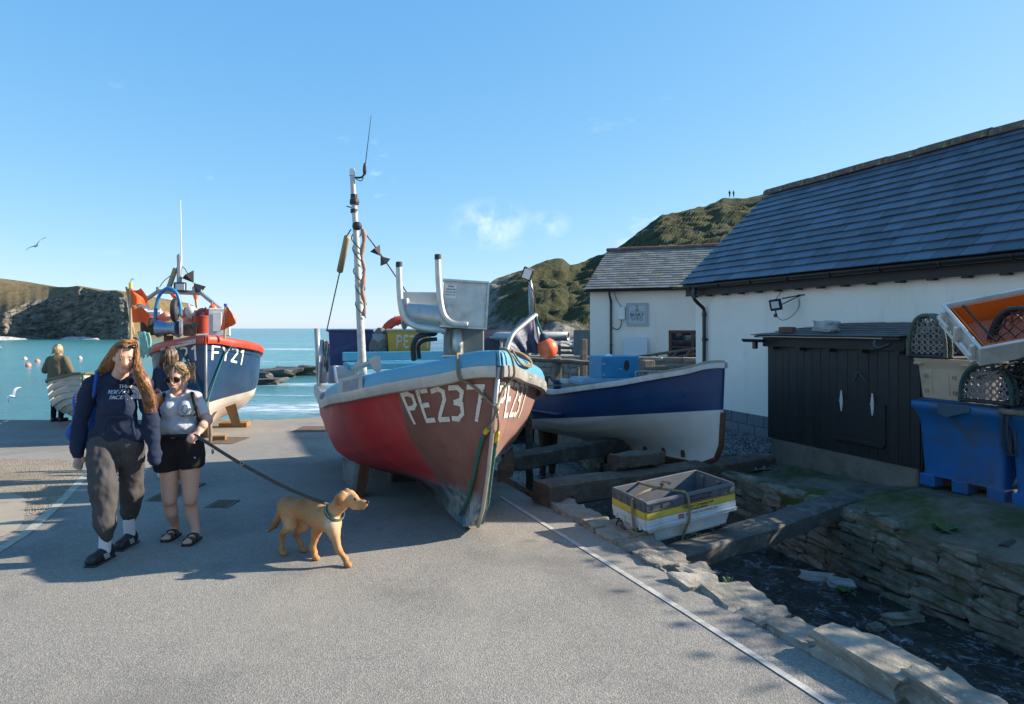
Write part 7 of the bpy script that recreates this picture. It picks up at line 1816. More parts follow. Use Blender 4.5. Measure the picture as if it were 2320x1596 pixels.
def sdf_obj(name, prims, vox, mat, parent, k=.03, cut=(), planes=(), folds=0.0, fsc=(9, 9, 5), colour=None, seed=0, relax=2):
    V, Fc = blend(prims, vox, k, cut, planes)
    E = np.concatenate([Fc[:, [0, 1]], Fc[:, [1, 2]], Fc[:, [2, 3]], Fc[:, [3, 0]]])
    for _ in range(relax):       # even out the grid
        s = np.zeros_like(V); c = np.zeros(len(V)); np.add.at(s, E[:, 0], V[E[:, 1]]); np.add.at(s, E[:, 1], V[E[:, 0]]); np.add.at(c, E[:, 0], 1); np.add.at(c, E[:, 1], 1)
        V = V * .5 + .5 * s / np.maximum(c, 1)[:, None]
    if folds:
        d1 = V[Fc[:, 2]] - V[Fc[:, 0]]; d2 = V[Fc[:, 3]] - V[Fc[:, 1]]; fn = np.cross(d1, d2); N = np.zeros_like(V)
        for i in range(4): np.add.at(N, Fc[:, i], fn)
        N /= np.maximum(np.linalg.norm(N, axis=1), 1e-9)[:, None]
        D = np.array([fbm((p[0] * fsc[0] + seed, p[1] * fsc[1], p[2] * fsc[2]), 3) - .6 * abs(mnoise.noise(Vector((p[0] * fsc[0] * 1.7 + p[2] * fsc[2], p[1] * fsc[1], p[2] * fsc[2] * 1.3 + seed)))) for p in V]); V = V + N * (D * folds)[:, None]
    root = parent
    while root.parent is not None: root = root.parent
    L_ = np.array(root.location); me = bpy.data.meshes.new(name); me.from_pydata((V - L_).tolist(), [], Fc.tolist()); me.materials.append(mat)
    me.polygons.foreach_set('use_smooth', [True] * len(me.polygons))
    if colour is not None:
        at_ = me.color_attributes.new('Col', 'FLOAT_COLOR', 'POINT'); cc = np.ones((len(V), 4)); cc[:, :3] = colour(V); at_.data.foreach_set('color', cc.ravel())
    me.update(); return link(name, me, parent)
def colmat(name, rough=.5, sss=0.0, bsc=80, bump=.15, noise=.12, bdist=.003):
    t = NT(name); a = t.n('ShaderNodeVertexColor'); a.layer_name = 'Col'; v = t.vec((1, 1, 1))
    c = t.mix(t.math('MULTIPLY', t.ramp(t.noise(v, 22, 5, .6), [(.35, 0.0), (.65, 1.0)]), noise * 2), a.outputs[0], (.02, .01, .005), 'MULTIPLY') if noise else a.outputs[0]
    t.set(c, rough, spec=.35)
    if sss: t.p.inputs['Subsurface Weight'].default_value = sss; t.p.inputs['Subsurface Radius'].default_value = (.012, .005, .003); t.p.inputs['Subsurface Scale'].default_value = 1.0
    if bump: t.bump(t.noise(v, bsc, 4), bump, bdist)
    return t.m
M_skin = colmat('skin', .48, .15, 120, .08, .04)
M_furm = colmat('short_fur', .75, 0, 220, .3, .07, .004)
def cloth(name, c, c2=None, sc=8, bsc=300, rough=.9):
    return simple(name, c, c2 or mul(c, .8), sc, rough, bump=.35, bsc=bsc, bdist=.002, spec=.2)
def lum(V, c, r): return np.exp(-(((V - np.array(c)) ** 2).sum(1)) / (r * r))[:, None]
class Head:
    """a head of natural size: c centre, f facing, s scale"""
    def __init__(s, c, f, sc=1.0, up=(0, 0, 1)):
        s.c = Vector(c); s.f = Vector(f).normalized(); s.r = Vector(up).cross(s.f).normalized(); s.u = s.f.cross(s.r); s.s = sc
    def p(s, r, f, u): return s.c + (s.r * r + s.f * f + s.u * u) * s.s
    def M(s): return np.array(Matrix((s.r, s.f, s.u)).transposed())
    def prims(s):
        q = s.s; M = s.M(); p = s.p
        return [el(p(0, -.012, .028), np.array((.074, .094, .092)) * q, M), el(p(0, .022, -.035), np.array((.060, .070, .085)) * q, M), rc(p(-.012, .062, -.098), p(.012, .062, -.098), .021 * q), rc(p(-.045, .02, -.075), p(0, .055, -.095), .02 * q), rc(p(.045, .02, -.075), p(0, .055, -.095), .02 * q),
                el(p(-.036, .062, -.032), np.array((.026, .024, .026)) * q, M), el(p(.036, .062, -.032), np.array((.026, .024, .026)) * q, M), rc(p(-.034, .080, .018), p(.034, .080, .018), .014 * q)]
    def fine(s):
        q = s.s; p = s.p
        return [rc(p(0, .092, .004), p(0, .112, -.034), .008 * q, .0125 * q), rc(p(-.010, .098, -.040), p(.010, .098, -.040), .009 * q), rc(p(-.018, .084, -.064), p(.018, .084, -.064), .0085 * q), rc(p(-.014, .082, -.075), p(.014, .082, -.075), .009 * q),
                el(p(-.074, -.008, -.012), np.array((.010, .020, .030)) * q, s.M()), el(p(.074, -.008, -.012), np.array((.010, .020, .030)) * q, s.M())]
    def cuts(s): return [el(s.p(k, .097, -.004), np.array((.017, .014, .011)) * s.s, s.M()) for k in (-.032, .032)]
    def colour(s, V, base):
        c = np.ones((len(V), 3)) * np.array(base)
        for k in (-.01, .012): c = c * (1 - .75 * lum(V, s.p(k, .094, -.069), .013 * s.s)) + np.array((.42, .12, .10)) * .75 * lum(V, s.p(k, .094, -.069), .013 * s.s)
        for k in (-.045, .045): w = .35 * lum(V, s.p(k, .075, -.035), .022 * s.s); c = c * (1 - w) + np.array((.55, .20, .15)) * w
        for k in (-.044, -.03, -.018, .018, .03, .044): w = .7 * lum(V, s.p(k, .092, .019), .0085 * s.s); c = c * (1 - w) + np.array((.10, .055, .03)) * w
        return c
    def eyes(s, parent):
        root = parent
        m = mb(); m2 = mb()
        for k in (-.032, .032):
            m = mb(); m.sphere(s.p(k, .0765, -.004), .0115 * s.s, 12, 8); ey = m.build('eye', simple('eye_white', (.42, .38, .34), rough=.3, bump=0), parent, smooth=True, local=False); mb().sphere(s.p(k, .0845, -.006), .0060 * s.s, 8, 6).build('iris', simple('iris', (.03, .025, .02), rough=.2, bump=0), ey, local=False)
        pass
def strands(name, parent, mat, paths, r=.0035, n=14, sides=3):
    m = mb()
    for P in paths:
        k = len(P); C = bez(P, n); m.tube(C, [r * (1 - .75 * (i / n) ** 2) for i in range(n + 1)], sides, cap=False)
    return m.build(name, mat, parent, smooth=True, local=False)
def hairmat(name, a, b):
    return simple(name, a, b, 14, .42, bump=.3, bsc=120, bdist=.002, stretch=(3, 3, .4), spec=.4)
def hand(p, d, s=1.0, curl=.4, side=1, pal=None):
    """palm and five fingers: p wrist, d pointing direction; prims for the body mesh"""
    d = Vector(d).normalized(); n = Vector(pal or (0, -1, 0)); n = (n - d * n.dot(d)).normalized(); w = d.cross(n) * side; p = Vector(p); out = [rc(p, p + d * .085 * s, .021 * s, .028 * s, .62, n)]
    for i, (o, l) in enumerate(((-.028, .062), (-.010, .074), (.009, .070), (.027, .055))):
        a = p + d * .085 * s + w * o * s; b = a + (d * math.cos(curl) + n * math.sin(curl)).normalized() * l * .5 * s; c = b + (d * math.cos(curl * 2.4) + n * math.sin(curl * 2.4)).normalized() * l * .5 * s
        out += [rc(a, b, .0092 * s, .0086 * s), rc(b, c, .0086 * s, .0068 * s)]
    a = p + d * .03 * s - w * .026 * s; b = a + (d * .75 - w * .5 + n * .25).normalized() * .035 * s; c = b + (d * .95 + n * .35).normalized() * .03 * s
    out += [rc(a, b, .0115 * s, .0095 * s), rc(b, c, .0095 * s, .0075 * s)]
    return out
SK1 = (.62, .36, .26); SK2 = (.60, .34, .25)
from mathutils.bvhtree import BVHTree
def decal(o, pts_faces, mat, name, off=.004, d=(0, 1, 0)):
    """lay flat print on an object's front: vertices are shot along d onto the mesh"""
    root = o
    while root.parent is not None: root = root.parent
    bv = BVHTree.FromPolygons([v.co for v in o.data.vertices], [tuple(p.vertices) for p in o.data.polygons]); m = mb(); vs, fs = pts_faces; out = []; d = Vector(d).normalized()
    for p in vs:
        q = Vector(p) - root.location; h = bv.ray_cast(q - d * .8, d)
        out.append(h[0] - d * off if h[0] is not None else q)
    m.add(out, fs); return m.build(name, mat, o)
def flat_text(body, size, x, y, Y, spacing=1.0, sx=1.0, bold=0.0, align=0):
    me = text_mesh(body, size, 0, spacing); bm = bmesh.new(); bm.from_mesh(me); bmesh.ops.triangulate(bm, faces=bm.faces); bmesh.ops.subdivide_edges(bm, edges=[e for e in bm.edges if e.calc_length() > size * .4], cuts=2)
    c = at(x, y, Y); vs = [(c.x + v.co.x * sx, c.y - .3, c.z + v.co.y) for v in bm.verts]; bm.verts.index_update(); fs = [tuple(v.index for v in f.verts) for f in bm.faces]; bm.free()
    if bold:
        n = len(vs); vs2 = [(a + bold, b, c_) for a, b, c_ in vs]; vs3 = [(a - bold, b, c_) for a, b, c_ in vs]; fs = fs + [tuple(i + n for i in f) for f in fs] + [tuple(i + 2 * n for i in f) for f in fs]; vs = vs + vs2 + vs3
    return vs, fs

# ------------------------------------------------------------------ woman in the navy hoodie
Y1_ = 5.42
def D(x, y, dy=0.0): return at(x, y, Y1_ + dy)
g0 = D(258, 1000); A1 = empty('person', 'tall person with long ginger hair in navy hoodie and grey joggers', 'person', (g0.x, Y1_, gz(Y1_)))
hd = Head(D(283, 808, -.04), (.50, -.82, -.16), 1.02, (.06, 0, 1))
fL, fR = ground(237, 1270), ground(291, 1236)
skin = hd.prims() + hd.fine() + [rc(D(272, 850, .02), D(279, 825, 0), .058, .05), rc(D(268, 880, .04), D(272, 850, .02), .07, .056)]
skin += [rc(D(208, 870, .02), D(183, 948, .03), .036, .034), rc(D(183, 948, .03), D(177, 1022, -.01), .034, .028)] + hand(D(177, 1024, -.02), (.02, -.12, -1), .95, .35, 1, (.5, -.4, 0))
skin += [rc(D(328, 874, .02), D(341, 950, .04), .036, .034), rc(D(341, 950, .04), D(350, 1022, .0), .034, .028)] + hand(D(350, 1014, .0), (.0, .0, -1), .9, .3, -1, (-.6, -.2, 0))
skin += [rc(D(268, 890, .03), D(264, 975, .01), .10, .11, .6), rc(D(235, 1000), D(234, 1105, -.13), .07, .055), rc(D(234, 1105, -.13), D(239, 1215, -.12), .055, .034), rc(D(292, 1000, .03), D(299, 1105, .16), .07, .055), rc(D(299, 1105, .16), D(292, 1190, .26), .055, .034),
         rc(D(239, 1215, -.12), Vector((fL.x, fL.y, fL.z + .06)), .036, .035), rc(D(292, 1190, .26), Vector((fR.x, fR.y + .03, fR.z + .06)), .036, .035), rc(Vector((fL.x, fL.y, fL.z + .05)), Vector((fL.x - .02, fL.y - .11, fL.z + .035)), .03, .026), rc(Vector((fR.x, fR.y, fR.z + .05)), Vector((fR.x + .01, fR.y - .11, fR.z + .035)), .03, .026)]
bd = sdf_obj('body', skin, .0085, M_skin, A1, .018, hd.cuts(), colour=lambda V: hd.colour(V, SK1))
hd.eyes(A1)
M_hood = cloth('navy_sweatshirt', (.016, .024, .050), (.024, .034, .066), 5, 220)
hood = [rc(D(265, 890, .02), D(264, 965, .0), .148, .170, .60), rc(D(214, 868, .02), D(324, 872, .02), .066, .066, .85), rc(D(226, 982), D(306, 982), .075, .075, .95), el(D(268, 920, -.05), (.13, .09, .13)),
        rc(D(208, 868, .02), D(183, 946, .03), .068, .060), rc(D(183, 946, .03), D(176, 1012, -.01), .062, .056), rc(D(176, 1018, -.01), D(176, 1031, -.01), .045, .043),
        rc(D(328, 874, .02), D(341, 950, .04), .067, .060), rc(D(341, 950, .04), D(350, 1024, .0), .060, .054), rc(D(350, 1030, .0), D(352, 1044, .0), .045, .045),
        rc(D(244, 852, .07), D(303, 858, .07), .048, .044), rc(D(242, 852, .05), D(262, 866, -.09), .034, .026), rc(D(304, 856, .05), D(290, 868, -.09), .033, .026), el(D(272, 846, .15), (.12, .08, .09))]
ho = sdf_obj('hoodie', hood, .0085, M_hood, A1, .022, [el(D(275, 842, -.03), (.075, .10, .062)), rc(D(176, 1040, -.01), D(176, 1060, -.01), .036), rc(D(351, 1052, 0), D(352, 1070, 0), .036)], folds=.016, fsc=(7, 7, 9), seed=3)
for nm, pr in (('cuff', [rc(D(176, 1019, -.01), D(177, 1029, -.01), .047, .043)]), ('cuff', [rc(D(348, 1032, 0), D(351, 1043, 0), .048, .046)])): sdf_obj(nm, pr, .010, M_hood, A1, .02)
sdf_obj('kangaroo_pocket', [rc(D(230, 985, -.165), D(248, 945, -.185), .012, .012), rc(D(248, 945, -.185), D(298, 945, -.175), .012, .012), rc(D(298, 945, -.175), D(304, 985, -.15), .012, .012)], .007, M_hood, A1, .01)
M_prt = simple('white_print', (.62, .64, .66), (.48, .50, .54), 30, .8, bump=0)
for tx, x, y in (('THE', 266, 878), ('NORTH', 256, 889.5), ('FACE', 261, 901)):
    decal(ho, flat_text(tx, .040, x, y, Y1_ - .14, 1.0, 1.0, .0012), M_prt, 'lettering', .010)
def arc_poly(x0, y1, r0, r1, n=10):
    c = at(x0, y1, Y1_ - .14); k = (Y1_ - .14) / 683 / 2.2656; vs = []; fs = []
    for i in range(n + 1):
        a = math.pi / 2 * i / n
        for r in (r0, r1): vs.append((c.x + r * k * math.cos(a), c.y - .3, c.z + r * k * 1.35 * math.sin(a)))
    return vs, [(2 * i, 2 * i + 1, 2 * i + 3, 2 * i + 2) for i in range(n)]
for r0, r1 in ((0, 8.5), (9.8, 16), (17.3, 24)): decal(ho, arc_poly(280, 907, r0, r1), M_prt, 'logo')
M_jog = cloth('charcoal_joggers', (.058, .053, .053), (.082, .075, .074), 5, 200)
leg = [rc(D(235, 998, .02), D(289, 998, .02), .112, .108, .85), rc(D(233, 1010), D(234, 1105, -.14), .112, .100), rc(D(234, 1105, -.14), D(238, 1185, -.16), .100, .084), rc(D(238, 1185, -.16), D(240, 1212, -.15), .084, .054), rc(D(294, 1010, .04), D(299, 1105, .16), .106, .092), rc(D(299, 1105, .16), D(296, 1158, .25), .092, .074), rc(D(296, 1158, .25), D(293, 1180, .27), .074, .048)]
sdf_obj('joggers', leg, .0085, M_jog, A1, .014, folds=.017, fsc=(8, 8, 5), seed=9)
M_sock = cloth('white_sock', (.62, .63, .65), (.54, .55, .58), 30, 160)
sdf_obj('sock', [rc(D(239, 1205, -.13), Vector((fL.x, fL.y, fL.z + .07)), .044, .043)], .008, M_sock, A1, .02); sdf_obj('sock', [rc(D(292, 1178, .24), Vector((fR.x, fR.y + .02, fR.z + .07)), .044, .043)], .008, M_sock, A1, .02)
M_shoe = simple('black_shoe', (.014, .014, .015), (.022, .022, .022), 10, .5, bump=.2, bsc=60); M_strip = simple('shoe_stripe', (.62, .62, .60), rough=.6, bump=0)
for g_, lean in ((fL, -.02), (fR, .005)):
    P = lambda x, y, z: (g_.x + x, g_.y + y, g_.z + z)
    sh = sdf_obj('shoe', [rc(P(0, .06, .045), P(lean, -.135, .040), .044, .043), rc(P(0, .03, .075), P(0, .05, .085), .040, .038), rc(P(lean * .5, -.03, .066), P(lean, -.13, .048), .040, .036)], .007, M_shoe, A1, .03, planes=[(P(0, 0, .012), (0, 0, -1))])
    mb().box(P(lean * .5, -.038, .010), (.096, .28, .018), ch=.008).build('sole', M_shoe, A1, local=False)
    m = mb()
    for s in (-1, 1):
        for i in range(3): m.box(P(s * .0465 + lean * .3, -.015 - i * .022, .05), (.008, .009, .045), rotm('X', .5))
    m.build('stripes', M_strip, A1, local=False)
    m = mb()
    for i in range(4): m.tube([P(-.022 + lean * .6, -.045 - .0 + i * .018, .094 + i * .005), P(lean * .6, -.05 + i * .018, .103 + i * .005), P(.022 + lean * .6, -.045 + i * .018, .094 + i * .005)], .004, 4)
    m.build('laces', M_shoe, A1, local=False)
# her hair
rn = random.Random(31); HM1 = hairmat('ginger_hair', (.42, .19, .06), (.26, .105, .032)); HM1b = hairmat('brown_hair_roots', (.22, .105, .045), (.13, .062, .028))
q = hd.p
sdf_obj('hair', [el(q(0, -.022, .036), (.084, .098, .098), hd.M()), rc(q(-.05, -.06, .0), D(240, 850, .08), .048, .042), rc(q(-.06, -.05, -.02), D(236, 838, .09), .038, .03), rc(q(.03, -.08, -.03), D(270, 850, .16), .06, .06), rc(q(.070, -.03, .0), D(325, 862, -.08), .026, .042), rc(D(325, 862, -.10), D(340, 905, -.12), .045, .035), rc(D(340, 905, -.12), D(344, 928, -.12), .035, .014)], .0085, HM1b, A1, .03, [el(q(0, .085, -.030), (.070, .085, .096), hd.M())], folds=.008, fsc=(40, 40, 6))
pths = []
for i in range(300):   # right hand fall over the shoulder
    a = rn.uniform(-.5, .9); r0 = q(.055 + rn.uniform(0, .03), rn.uniform(-.07, .03), rn.uniform(.03, .11)); s = rn.uniform(-1, 1)
    pths.append([q(rn.uniform(-.01, .03), rn.uniform(-.03, .05), .125), r0, D(312 + 9 * s, 845 + rn.uniform(-8, 8), -.09 + rn.uniform(-.05, .05)), D(330 + 14 * s, 885 + rn.uniform(-8, 8), -.12 + rn.uniform(-.04, .03)), D(342 + 13 * s + rn.uniform(-4, 4), 915 + rn.uniform(-18, 22), -.12 + rn.uniform(-.04, .03))])
strands('hair_strands', A1, HM1, pths, .0030, 16)
pths = []
for i in range(200):   # left side blown back
    s = rn.uniform(-1, 1); pths.append([q(rn.uniform(-.03, .01), rn.uniform(-.05, .06), .125), q(-.078, rn.uniform(-.07, .03), rn.uniform(.0, .08)), D(240 + 7 * s, 820 + rn.uniform(-8, 8), rn.uniform(-.02, .08)), D(228 + 10 * s, 845 + rn.uniform(-6, 10), rn.uniform(.0, .10)), D(222 + 12 * s, 862 + rn.uniform(-12, 25), rn.uniform(-.02, .10))])
strands('hair_strands', A1, HM1, pths, .0028, 14)
pths = [[q(rn.uniform(-.02, .02), .04, .125), q(-.03, .10, .06 + rn.uniform(-.01, .01)), q(-.02 + rn.uniform(-.01, .02), .125, -.02), q(.02 + rn.uniform(-.02, .03), .125, -.07 + rn.uniform(-.02, .02))] for i in range(5)] + [[D(345, 890, -.12), D(356 + rn.uniform(0, 8), 900 + rn.uniform(-20, 20), -.1), D(358 + rn.uniform(-4, 12), 918 + rn.uniform(-20, 20), -.1)] for i in range(14)]
strands('loose_strands', A1, HM1, pths, .0018, 12)
m = mb()   # sunglasses pushed up on the hair
for s in (-1, 1): m.sphere(q(s * .034 + .005, .075, .092), (.028, .018, .016), 12, 8, Matrix((hd.r, hd.f, hd.u)).transposed())
m.tube([q(-.075, -.02, .07), q(-.062, .05, .09), q(.07, .05, .09), q(.08, -.02, .07)], .005, 5); m.build('sunglasses', simple('dark_lens', (.012, .012, .014), rough=.12, bump=0), A1, smooth=True, local=False)
# blue rucksack on her back
BP = empty('backpack', 'blue backpack on the back of the person in the hoodie', 'bag', (g0.x - .2, Y1_ + .2, D(200, 990).z))
M_bp = cloth('blue_nylon', (.015, .09, .38), (.012, .07, .30), 6, 200, .6)
sdf_obj('pack', [rc(D(192, 905, .22), D(250, 905, .22), .085, .085), rc(D(180, 980, .22), D(250, 980, .22), .10, .10), el(D(214, 940, .24), (.16, .12, .18))], .012, M_bp, BP, .05, folds=.008)
mb().tube(bez([D(218, 842, .1), D(219, 848, -.06), D(216, 868, -.09), D(212, 900, -.06)], 14), .013, 6).build('strap', M_bp, BP, local=False, smooth=True)
m = mb()
for i in range(5): m.box(D(174 + i * .6, 890 + i * 7, .12), (.03, .02, .012), rotm('Y', .5))
m.build('striped_panel', simple('red_white_patch', (.55, .10, .10), (.62, .58, .58), 40, .7), BP, local=False)

# ------------------------------------------------------------------ woman in grey T-shirt and shorts with the dog lead
Y2_ = 5.80
def D2(x, y, dy=0.0): return at(x, y, Y2_ + dy)
g0 = D2(405, 1000); A2 = empty('person', 'shorter person in grey T-shirt, black shorts and sandals holding the dog lead', 'person', (g0.x, Y2_, gz(Y2_)))
h2_ = Head(D2(401, 855, -.05), (.06, -.98, -.14), .95)
f1, f2 = ground(391, 1219), ground(438, 1228)
wr = D2(452, 976, -.20); hdp = D2(441, 984, -.24)
sk = h2_.prims() + h2_.fine() + [rc(D2(403, 905, .03), D2(402, 880, .02), .058, .05), rc(D2(405, 930, .02), D2(405, 990, 0), .10, .12, .75), rc(D2(372, 905), D2(436, 905), .05)]
sk += [rc(D2(441, 905), D2(468, 952, .03), .052, .048), rc(D2(468, 952, .03), wr, .046, .031)] + hand(wr, (hdp - wr), 1.0, .85, -1, (0.1, .5, -1)) + [rc(D2(366, 905), D2(352, 955, .02), .05, .045), rc(D2(352, 955, .02), D2(346, 1012, .0), .044, .030)] + hand(D2(346, 1012), (0, -.1, -1), .9, .4, 1)
for hx, kx, cx, ax_, f_ in ((384, 384, 388, 391, f1), (431, 431, 434, 438, f2)):
    af = Vector((f_.x, f_.y + .05, f_.z + .085))
    sk += [rc(D2(hx, 1020), D2(kx, 1122, -.02), .098, .060), rc(D2(kx, 1118, -.03), D2(kx, 1132, -.03), .056, .054), rc(D2(kx, 1130, 0), D2(cx, 1160, .03), .055, .056), rc(D2(cx, 1160, .03), af, .053, .032), rc(af, Vector((f_.x, f_.y + .03, f_.z + .05)), .036, .034), rc(Vector((f_.x, f_.y + .05, f_.z + .05)), Vector((f_.x, f_.y - .09, f_.z + .036)), .034, .028, .9)]
    for i in range(5): sk.append(rc(Vector((f_.x - .026 + i * .013, f_.y - .09, f_.z + .034)), Vector((f_.x - .030 + i * .015, f_.y - .128 + abs(i - 1.5) * .006, f_.z + .030)), .009 if i not in (0, 4) else .0095))
sdf_obj('body', sk, .0085, M_skin, A2, .018, h2_.cuts(), colour=lambda V: h2_.colour(V, SK2))
h2_.eyes(A2)
M_tee = cloth('grey_tshirt', (.44, .47, .51), (.50, .53, .57), 5, 260)
tee = [rc(D2(405, 912, .02), D2(404, 975, -.01), .138, .160, .72), rc(D2(372, 902, .02), D2(438, 902, .02), .062, .062, .9), el(D2(386, 926, -.08), (.085, .075, .08)), el(D2(424, 926, -.08), (.085, .075, .08)), rc(D2(441, 904, .01), D2(457, 936, .02), .060, .066), rc(D2(367, 904, .01), D2(356, 938, .02), .058, .062), el(D2(404, 965, -.06), (.145, .09, .07))]
te = sdf_obj('tshirt', tee, .0085, M_tee, A2, .025, [el(D2(402, 884, -.03), (.062, .09, .052)), rc(D2(462, 946, .02), D2(475, 975, .02), .055), rc(D2(353, 948, .02), D2(347, 975, .02), .052)], folds=.013, fsc=(8, 8, 9), seed=5, planes=[(D2(404, 987), (0, 0, -1))])
M_pk = simple('dark_print', (.05, .05, .06), rough=.8, bump=0)
decal(te, flat_text('QATAR', .026, 423, 942, Y2_ - .12, 1.05, 1.0, .001), M_pk, 'lettering')
mp_ = [D2(x, y, -.12) for x, y in ((422, 937), (417, 930), (418, 922), (422, 916), (427, 918), (429, 926), (427, 934), (422, 937))]
vs = []; 
for i, p in enumerate(mp_[:-1]):
    r_ = mp_[i + 1]; d_ = (r_ - p).normalized(); n_ = Vector((-d_.z, 0, d_.x)) * .0022; vs += [tuple(p - n_ - Vector((0, .3, 0))), tuple(p + n_ - Vector((0, .3, 0))), tuple(r_ + n_ - Vector((0, .3, 0))), tuple(r_ - n_ - Vector((0, .3, 0)))]
decal(te, (vs, [tuple(range(i, i + 4)) for i in range(0, len(vs), 4)]), M_pk, 'map_outline')
M_sho = cloth('black_shorts', (.014, .014, .015), (.022, .022, .023), 6, 220)
so = sdf_obj('shorts', [rc(D2(384, 998), D2(427, 998), .115, .115, .9), rc(D2(380, 1005), D2(378, 1052, -.01), .116, .114), rc(D2(430, 1005), D2(433, 1042, -.01), .114, .112)], .0095, M_sho, A2, .03, [rc(D2(376, 1082), D2(376, 1100), .10), rc(D2(434, 1074), D2(434, 1090), .10)], folds=.010, seed=2, planes=[(D2(374, 1068), (.12, 0, -1))])
mb().tube([D2(363, 990, -.13), D2(380, 988, -.155), D2(405, 987, -.165), D2(430, 988, -.15), D2(446, 990, -.12)], .016, 7).build('waistband', M_sho, A2, smooth=True, local=False)
lg = [(0, 0), (1, 0), (1, -.25), (.35, -.25), (.6, -1), (1, -.55), (.85, -.5), (.5, -.75), (.25, -.2), (0, -.2)]
c_ = D2(438, 1036, -.1); decal(so, ([(c_.x + .014 * a, c_.y - .3, c_.z + .014 * b) for a, b in lg], [tuple(range(len(lg)))]), M_prt, 'logo')
M_sand = simple('taupe_sandal', (.085, .066, .055), (.065, .05, .042), 8, .7, bump=.2); M_sol = simple('sandal_sole', (.035, .028, .022), rough=.8)
for f_ in (f1, f2):
    P = lambda x, y, z: (f_.x + x, f_.y + y, f_.z + z)
    mb().prism([(-.036, .09), (.036, .09), (.044, .0), (.050, -.09), (.035, -.14), (-.035, -.14), (-.050, -.09), (-.042, 0)], lambda x, y: Vector(P(x, y, .002)), lambda x, y: Vector(P(x, y, .022))).build('sole', M_sol, A2, local=False, fix=True)
    for yy, hh in ((-.075, .066), (-.005, .082)):
        m = mb(); m.grid(lambda a, b: Vector(P(-.048 * math.cos(math.pi * a), yy + lerp(-.022, .022, b), .02 + (hh - .02) * math.sin(math.pi * a) ** .7)), 14, 3); m.grid(lambda a, b: Vector(P(-.044 * math.cos(math.pi * a), yy + lerp(-.022, .022, b), .02 + (hh - .026) * math.sin(math.pi * a) ** .7)), 14, 3); m.box(P(.030, yy - .002, hh - .012), (.016, .02, .008)); m.build('strap', M_sand, A2, smooth=False, local=False)
rn = random.Random(12); HM2 = hairmat('blonde_hair', (.36, .25, .13), (.20, .14, .075)); q = h2_.p
sdf_obj('hair', [el(q(0, -.024, .038), (.084, .098, .092), h2_.M()), rc(q(-.070, -.035, .0), q(-.066, -.05, -.03), .020, .014), rc(q(.070, -.035, .0), q(.066, -.05, -.03), .020, .014), el(q(.0, -.09, .06), (.06, .05, .05))], .0085, HM2, A2, .025, [el(q(0, .088, -.030), (.066, .08, .092), h2_.M())], folds=.010, fsc=(45, 45, 10))
pths = []
for i in range(160):
    s = rn.choice((-1, 1)); pths.append([q(s * rn.uniform(0, .03), rn.uniform(-.02, .07), .128 - abs(rn.gauss(0, .005))), q(s * rn.uniform(.06, .085), rn.uniform(-.03, .06), .07 + rn.uniform(-.02, .02)), q(s * rn.uniform(.08, .09), rn.uniform(-.08, -.02), rn.uniform(.0, .04)), q(s * rn.uniform(.03, .09), rn.uniform(-.13, -.08), .02 + rn.uniform(-.04, .05))])
for i in range(5): pths.append([q(.01, .06, .12), q(.0 + rn.uniform(-.02, .02), .11, .06), q(.01 + rn.uniform(-.02, .02), .122, -.02), q(.0 + rn.uniform(-.03, .02), .12, -.06)])
for i in range(24): pths.append([q(.06, -.03, .08), q(.10, -.03, .08 + rn.uniform(-.04, .05)), q(.13 + rn.uniform(-.02, .02), -.03, .05 + rn.uniform(-.06, .06)), q(.12 + rn.uniform(-.03, .03), -.02, .0 + rn.uniform(-.06, .05))])
strands('hair_strands', A2, HM2, pths, .0026, 14)
m = mb(); MH = Matrix((h2_.r, h2_.f, h2_.u)).transposed()
for s in (-1, 1): m.sphere(q(s * .034, .092, -.002), (.029, .010, .023), 16, 10, MH)
m.build('lenses', simple('brown_lens', (.03, .02, .012), rough=.10, bump=0), A2, smooth=True, local=False)
m = mb(); m.tube([q(-.012, .099, .002), q(0, .102, .004), q(.012, .099, .002)], .003, 5)
for s in (-1, 1): m.tube([q(s * (.034 + .030 * math.cos(t * .42)), .094, -.002 + .024 * math.sin(t * .42)) for t in range(15)], .0028, 5, closed=True); m.tube([q(s * .062, .085, .006), q(s * .076, .03, .006), q(s * .078, -.02, .0)], .003, 5)
m.build('glasses_frame', simple('tortoise_frame', (.10, .06, .03), rough=.3), A2, local=False)
m = mb(); m.tube([q(-.02, .0945, -.064), q(-.01, .0985, -.067), q(0, .0995, -.068), q(.01, .0985, -.067), q(.02, .0945, -.064)], .0042, 5); m.build('teeth', simple('teeth', (.75, .72, .66), rough=.3, bump=0), A2, smooth=True, local=False)
for s in (-1, 1): mb().tube([q(s * .077 + .0 * t, -.012 + .012 * math.cos(t * .63), -.055 + .014 * math.sin(t * .63)) for t in range(10)], .0022, 5, closed=True).build('earring', simple('gold', (.7, .45, .12), rough=.25, metal=1, bump=0), A2, local=False)
w0 = D2(457, 970, -.16); mb().lathe([(.037, -.009), (.039, 0), (.037, .009)], w0, 18, basis((D2(452, 976, -.2) - D2(468, 952, .03)), (0, 0, 1)) @ rotm('Y', math.pi / 2), cap=False).lathe([(0, .004), (.015, .004), (.015, -.004), (0, -.004)], w0 + Vector((.02, -.028, .012)), 12, basis((.5, -.6, .5), (0, 0, 1)) @ rotm('Y', math.pi / 2)).build('wristwatch', simple('watch_metal', (.45, .35, .25), rough=.3, metal=.8), A2, local=False)
B2 = empty('backpack', 'black backpack with webbing strap on the person in the grey T-shirt', 'bag', (g0.x, Y2_ + .2, D2(405, 980).z))
M_bk = cloth('black_nylon', (.014, .014, .016), (.022, .022, .024), 6, 200, .6)
sdf_obj('pack', [el(D2(405, 925, .26), (.15, .11, .20)), rc(D2(380, 960, .24), D2(430, 960, .24), .10)], .013, M_bk, B2, .05, folds=.006)
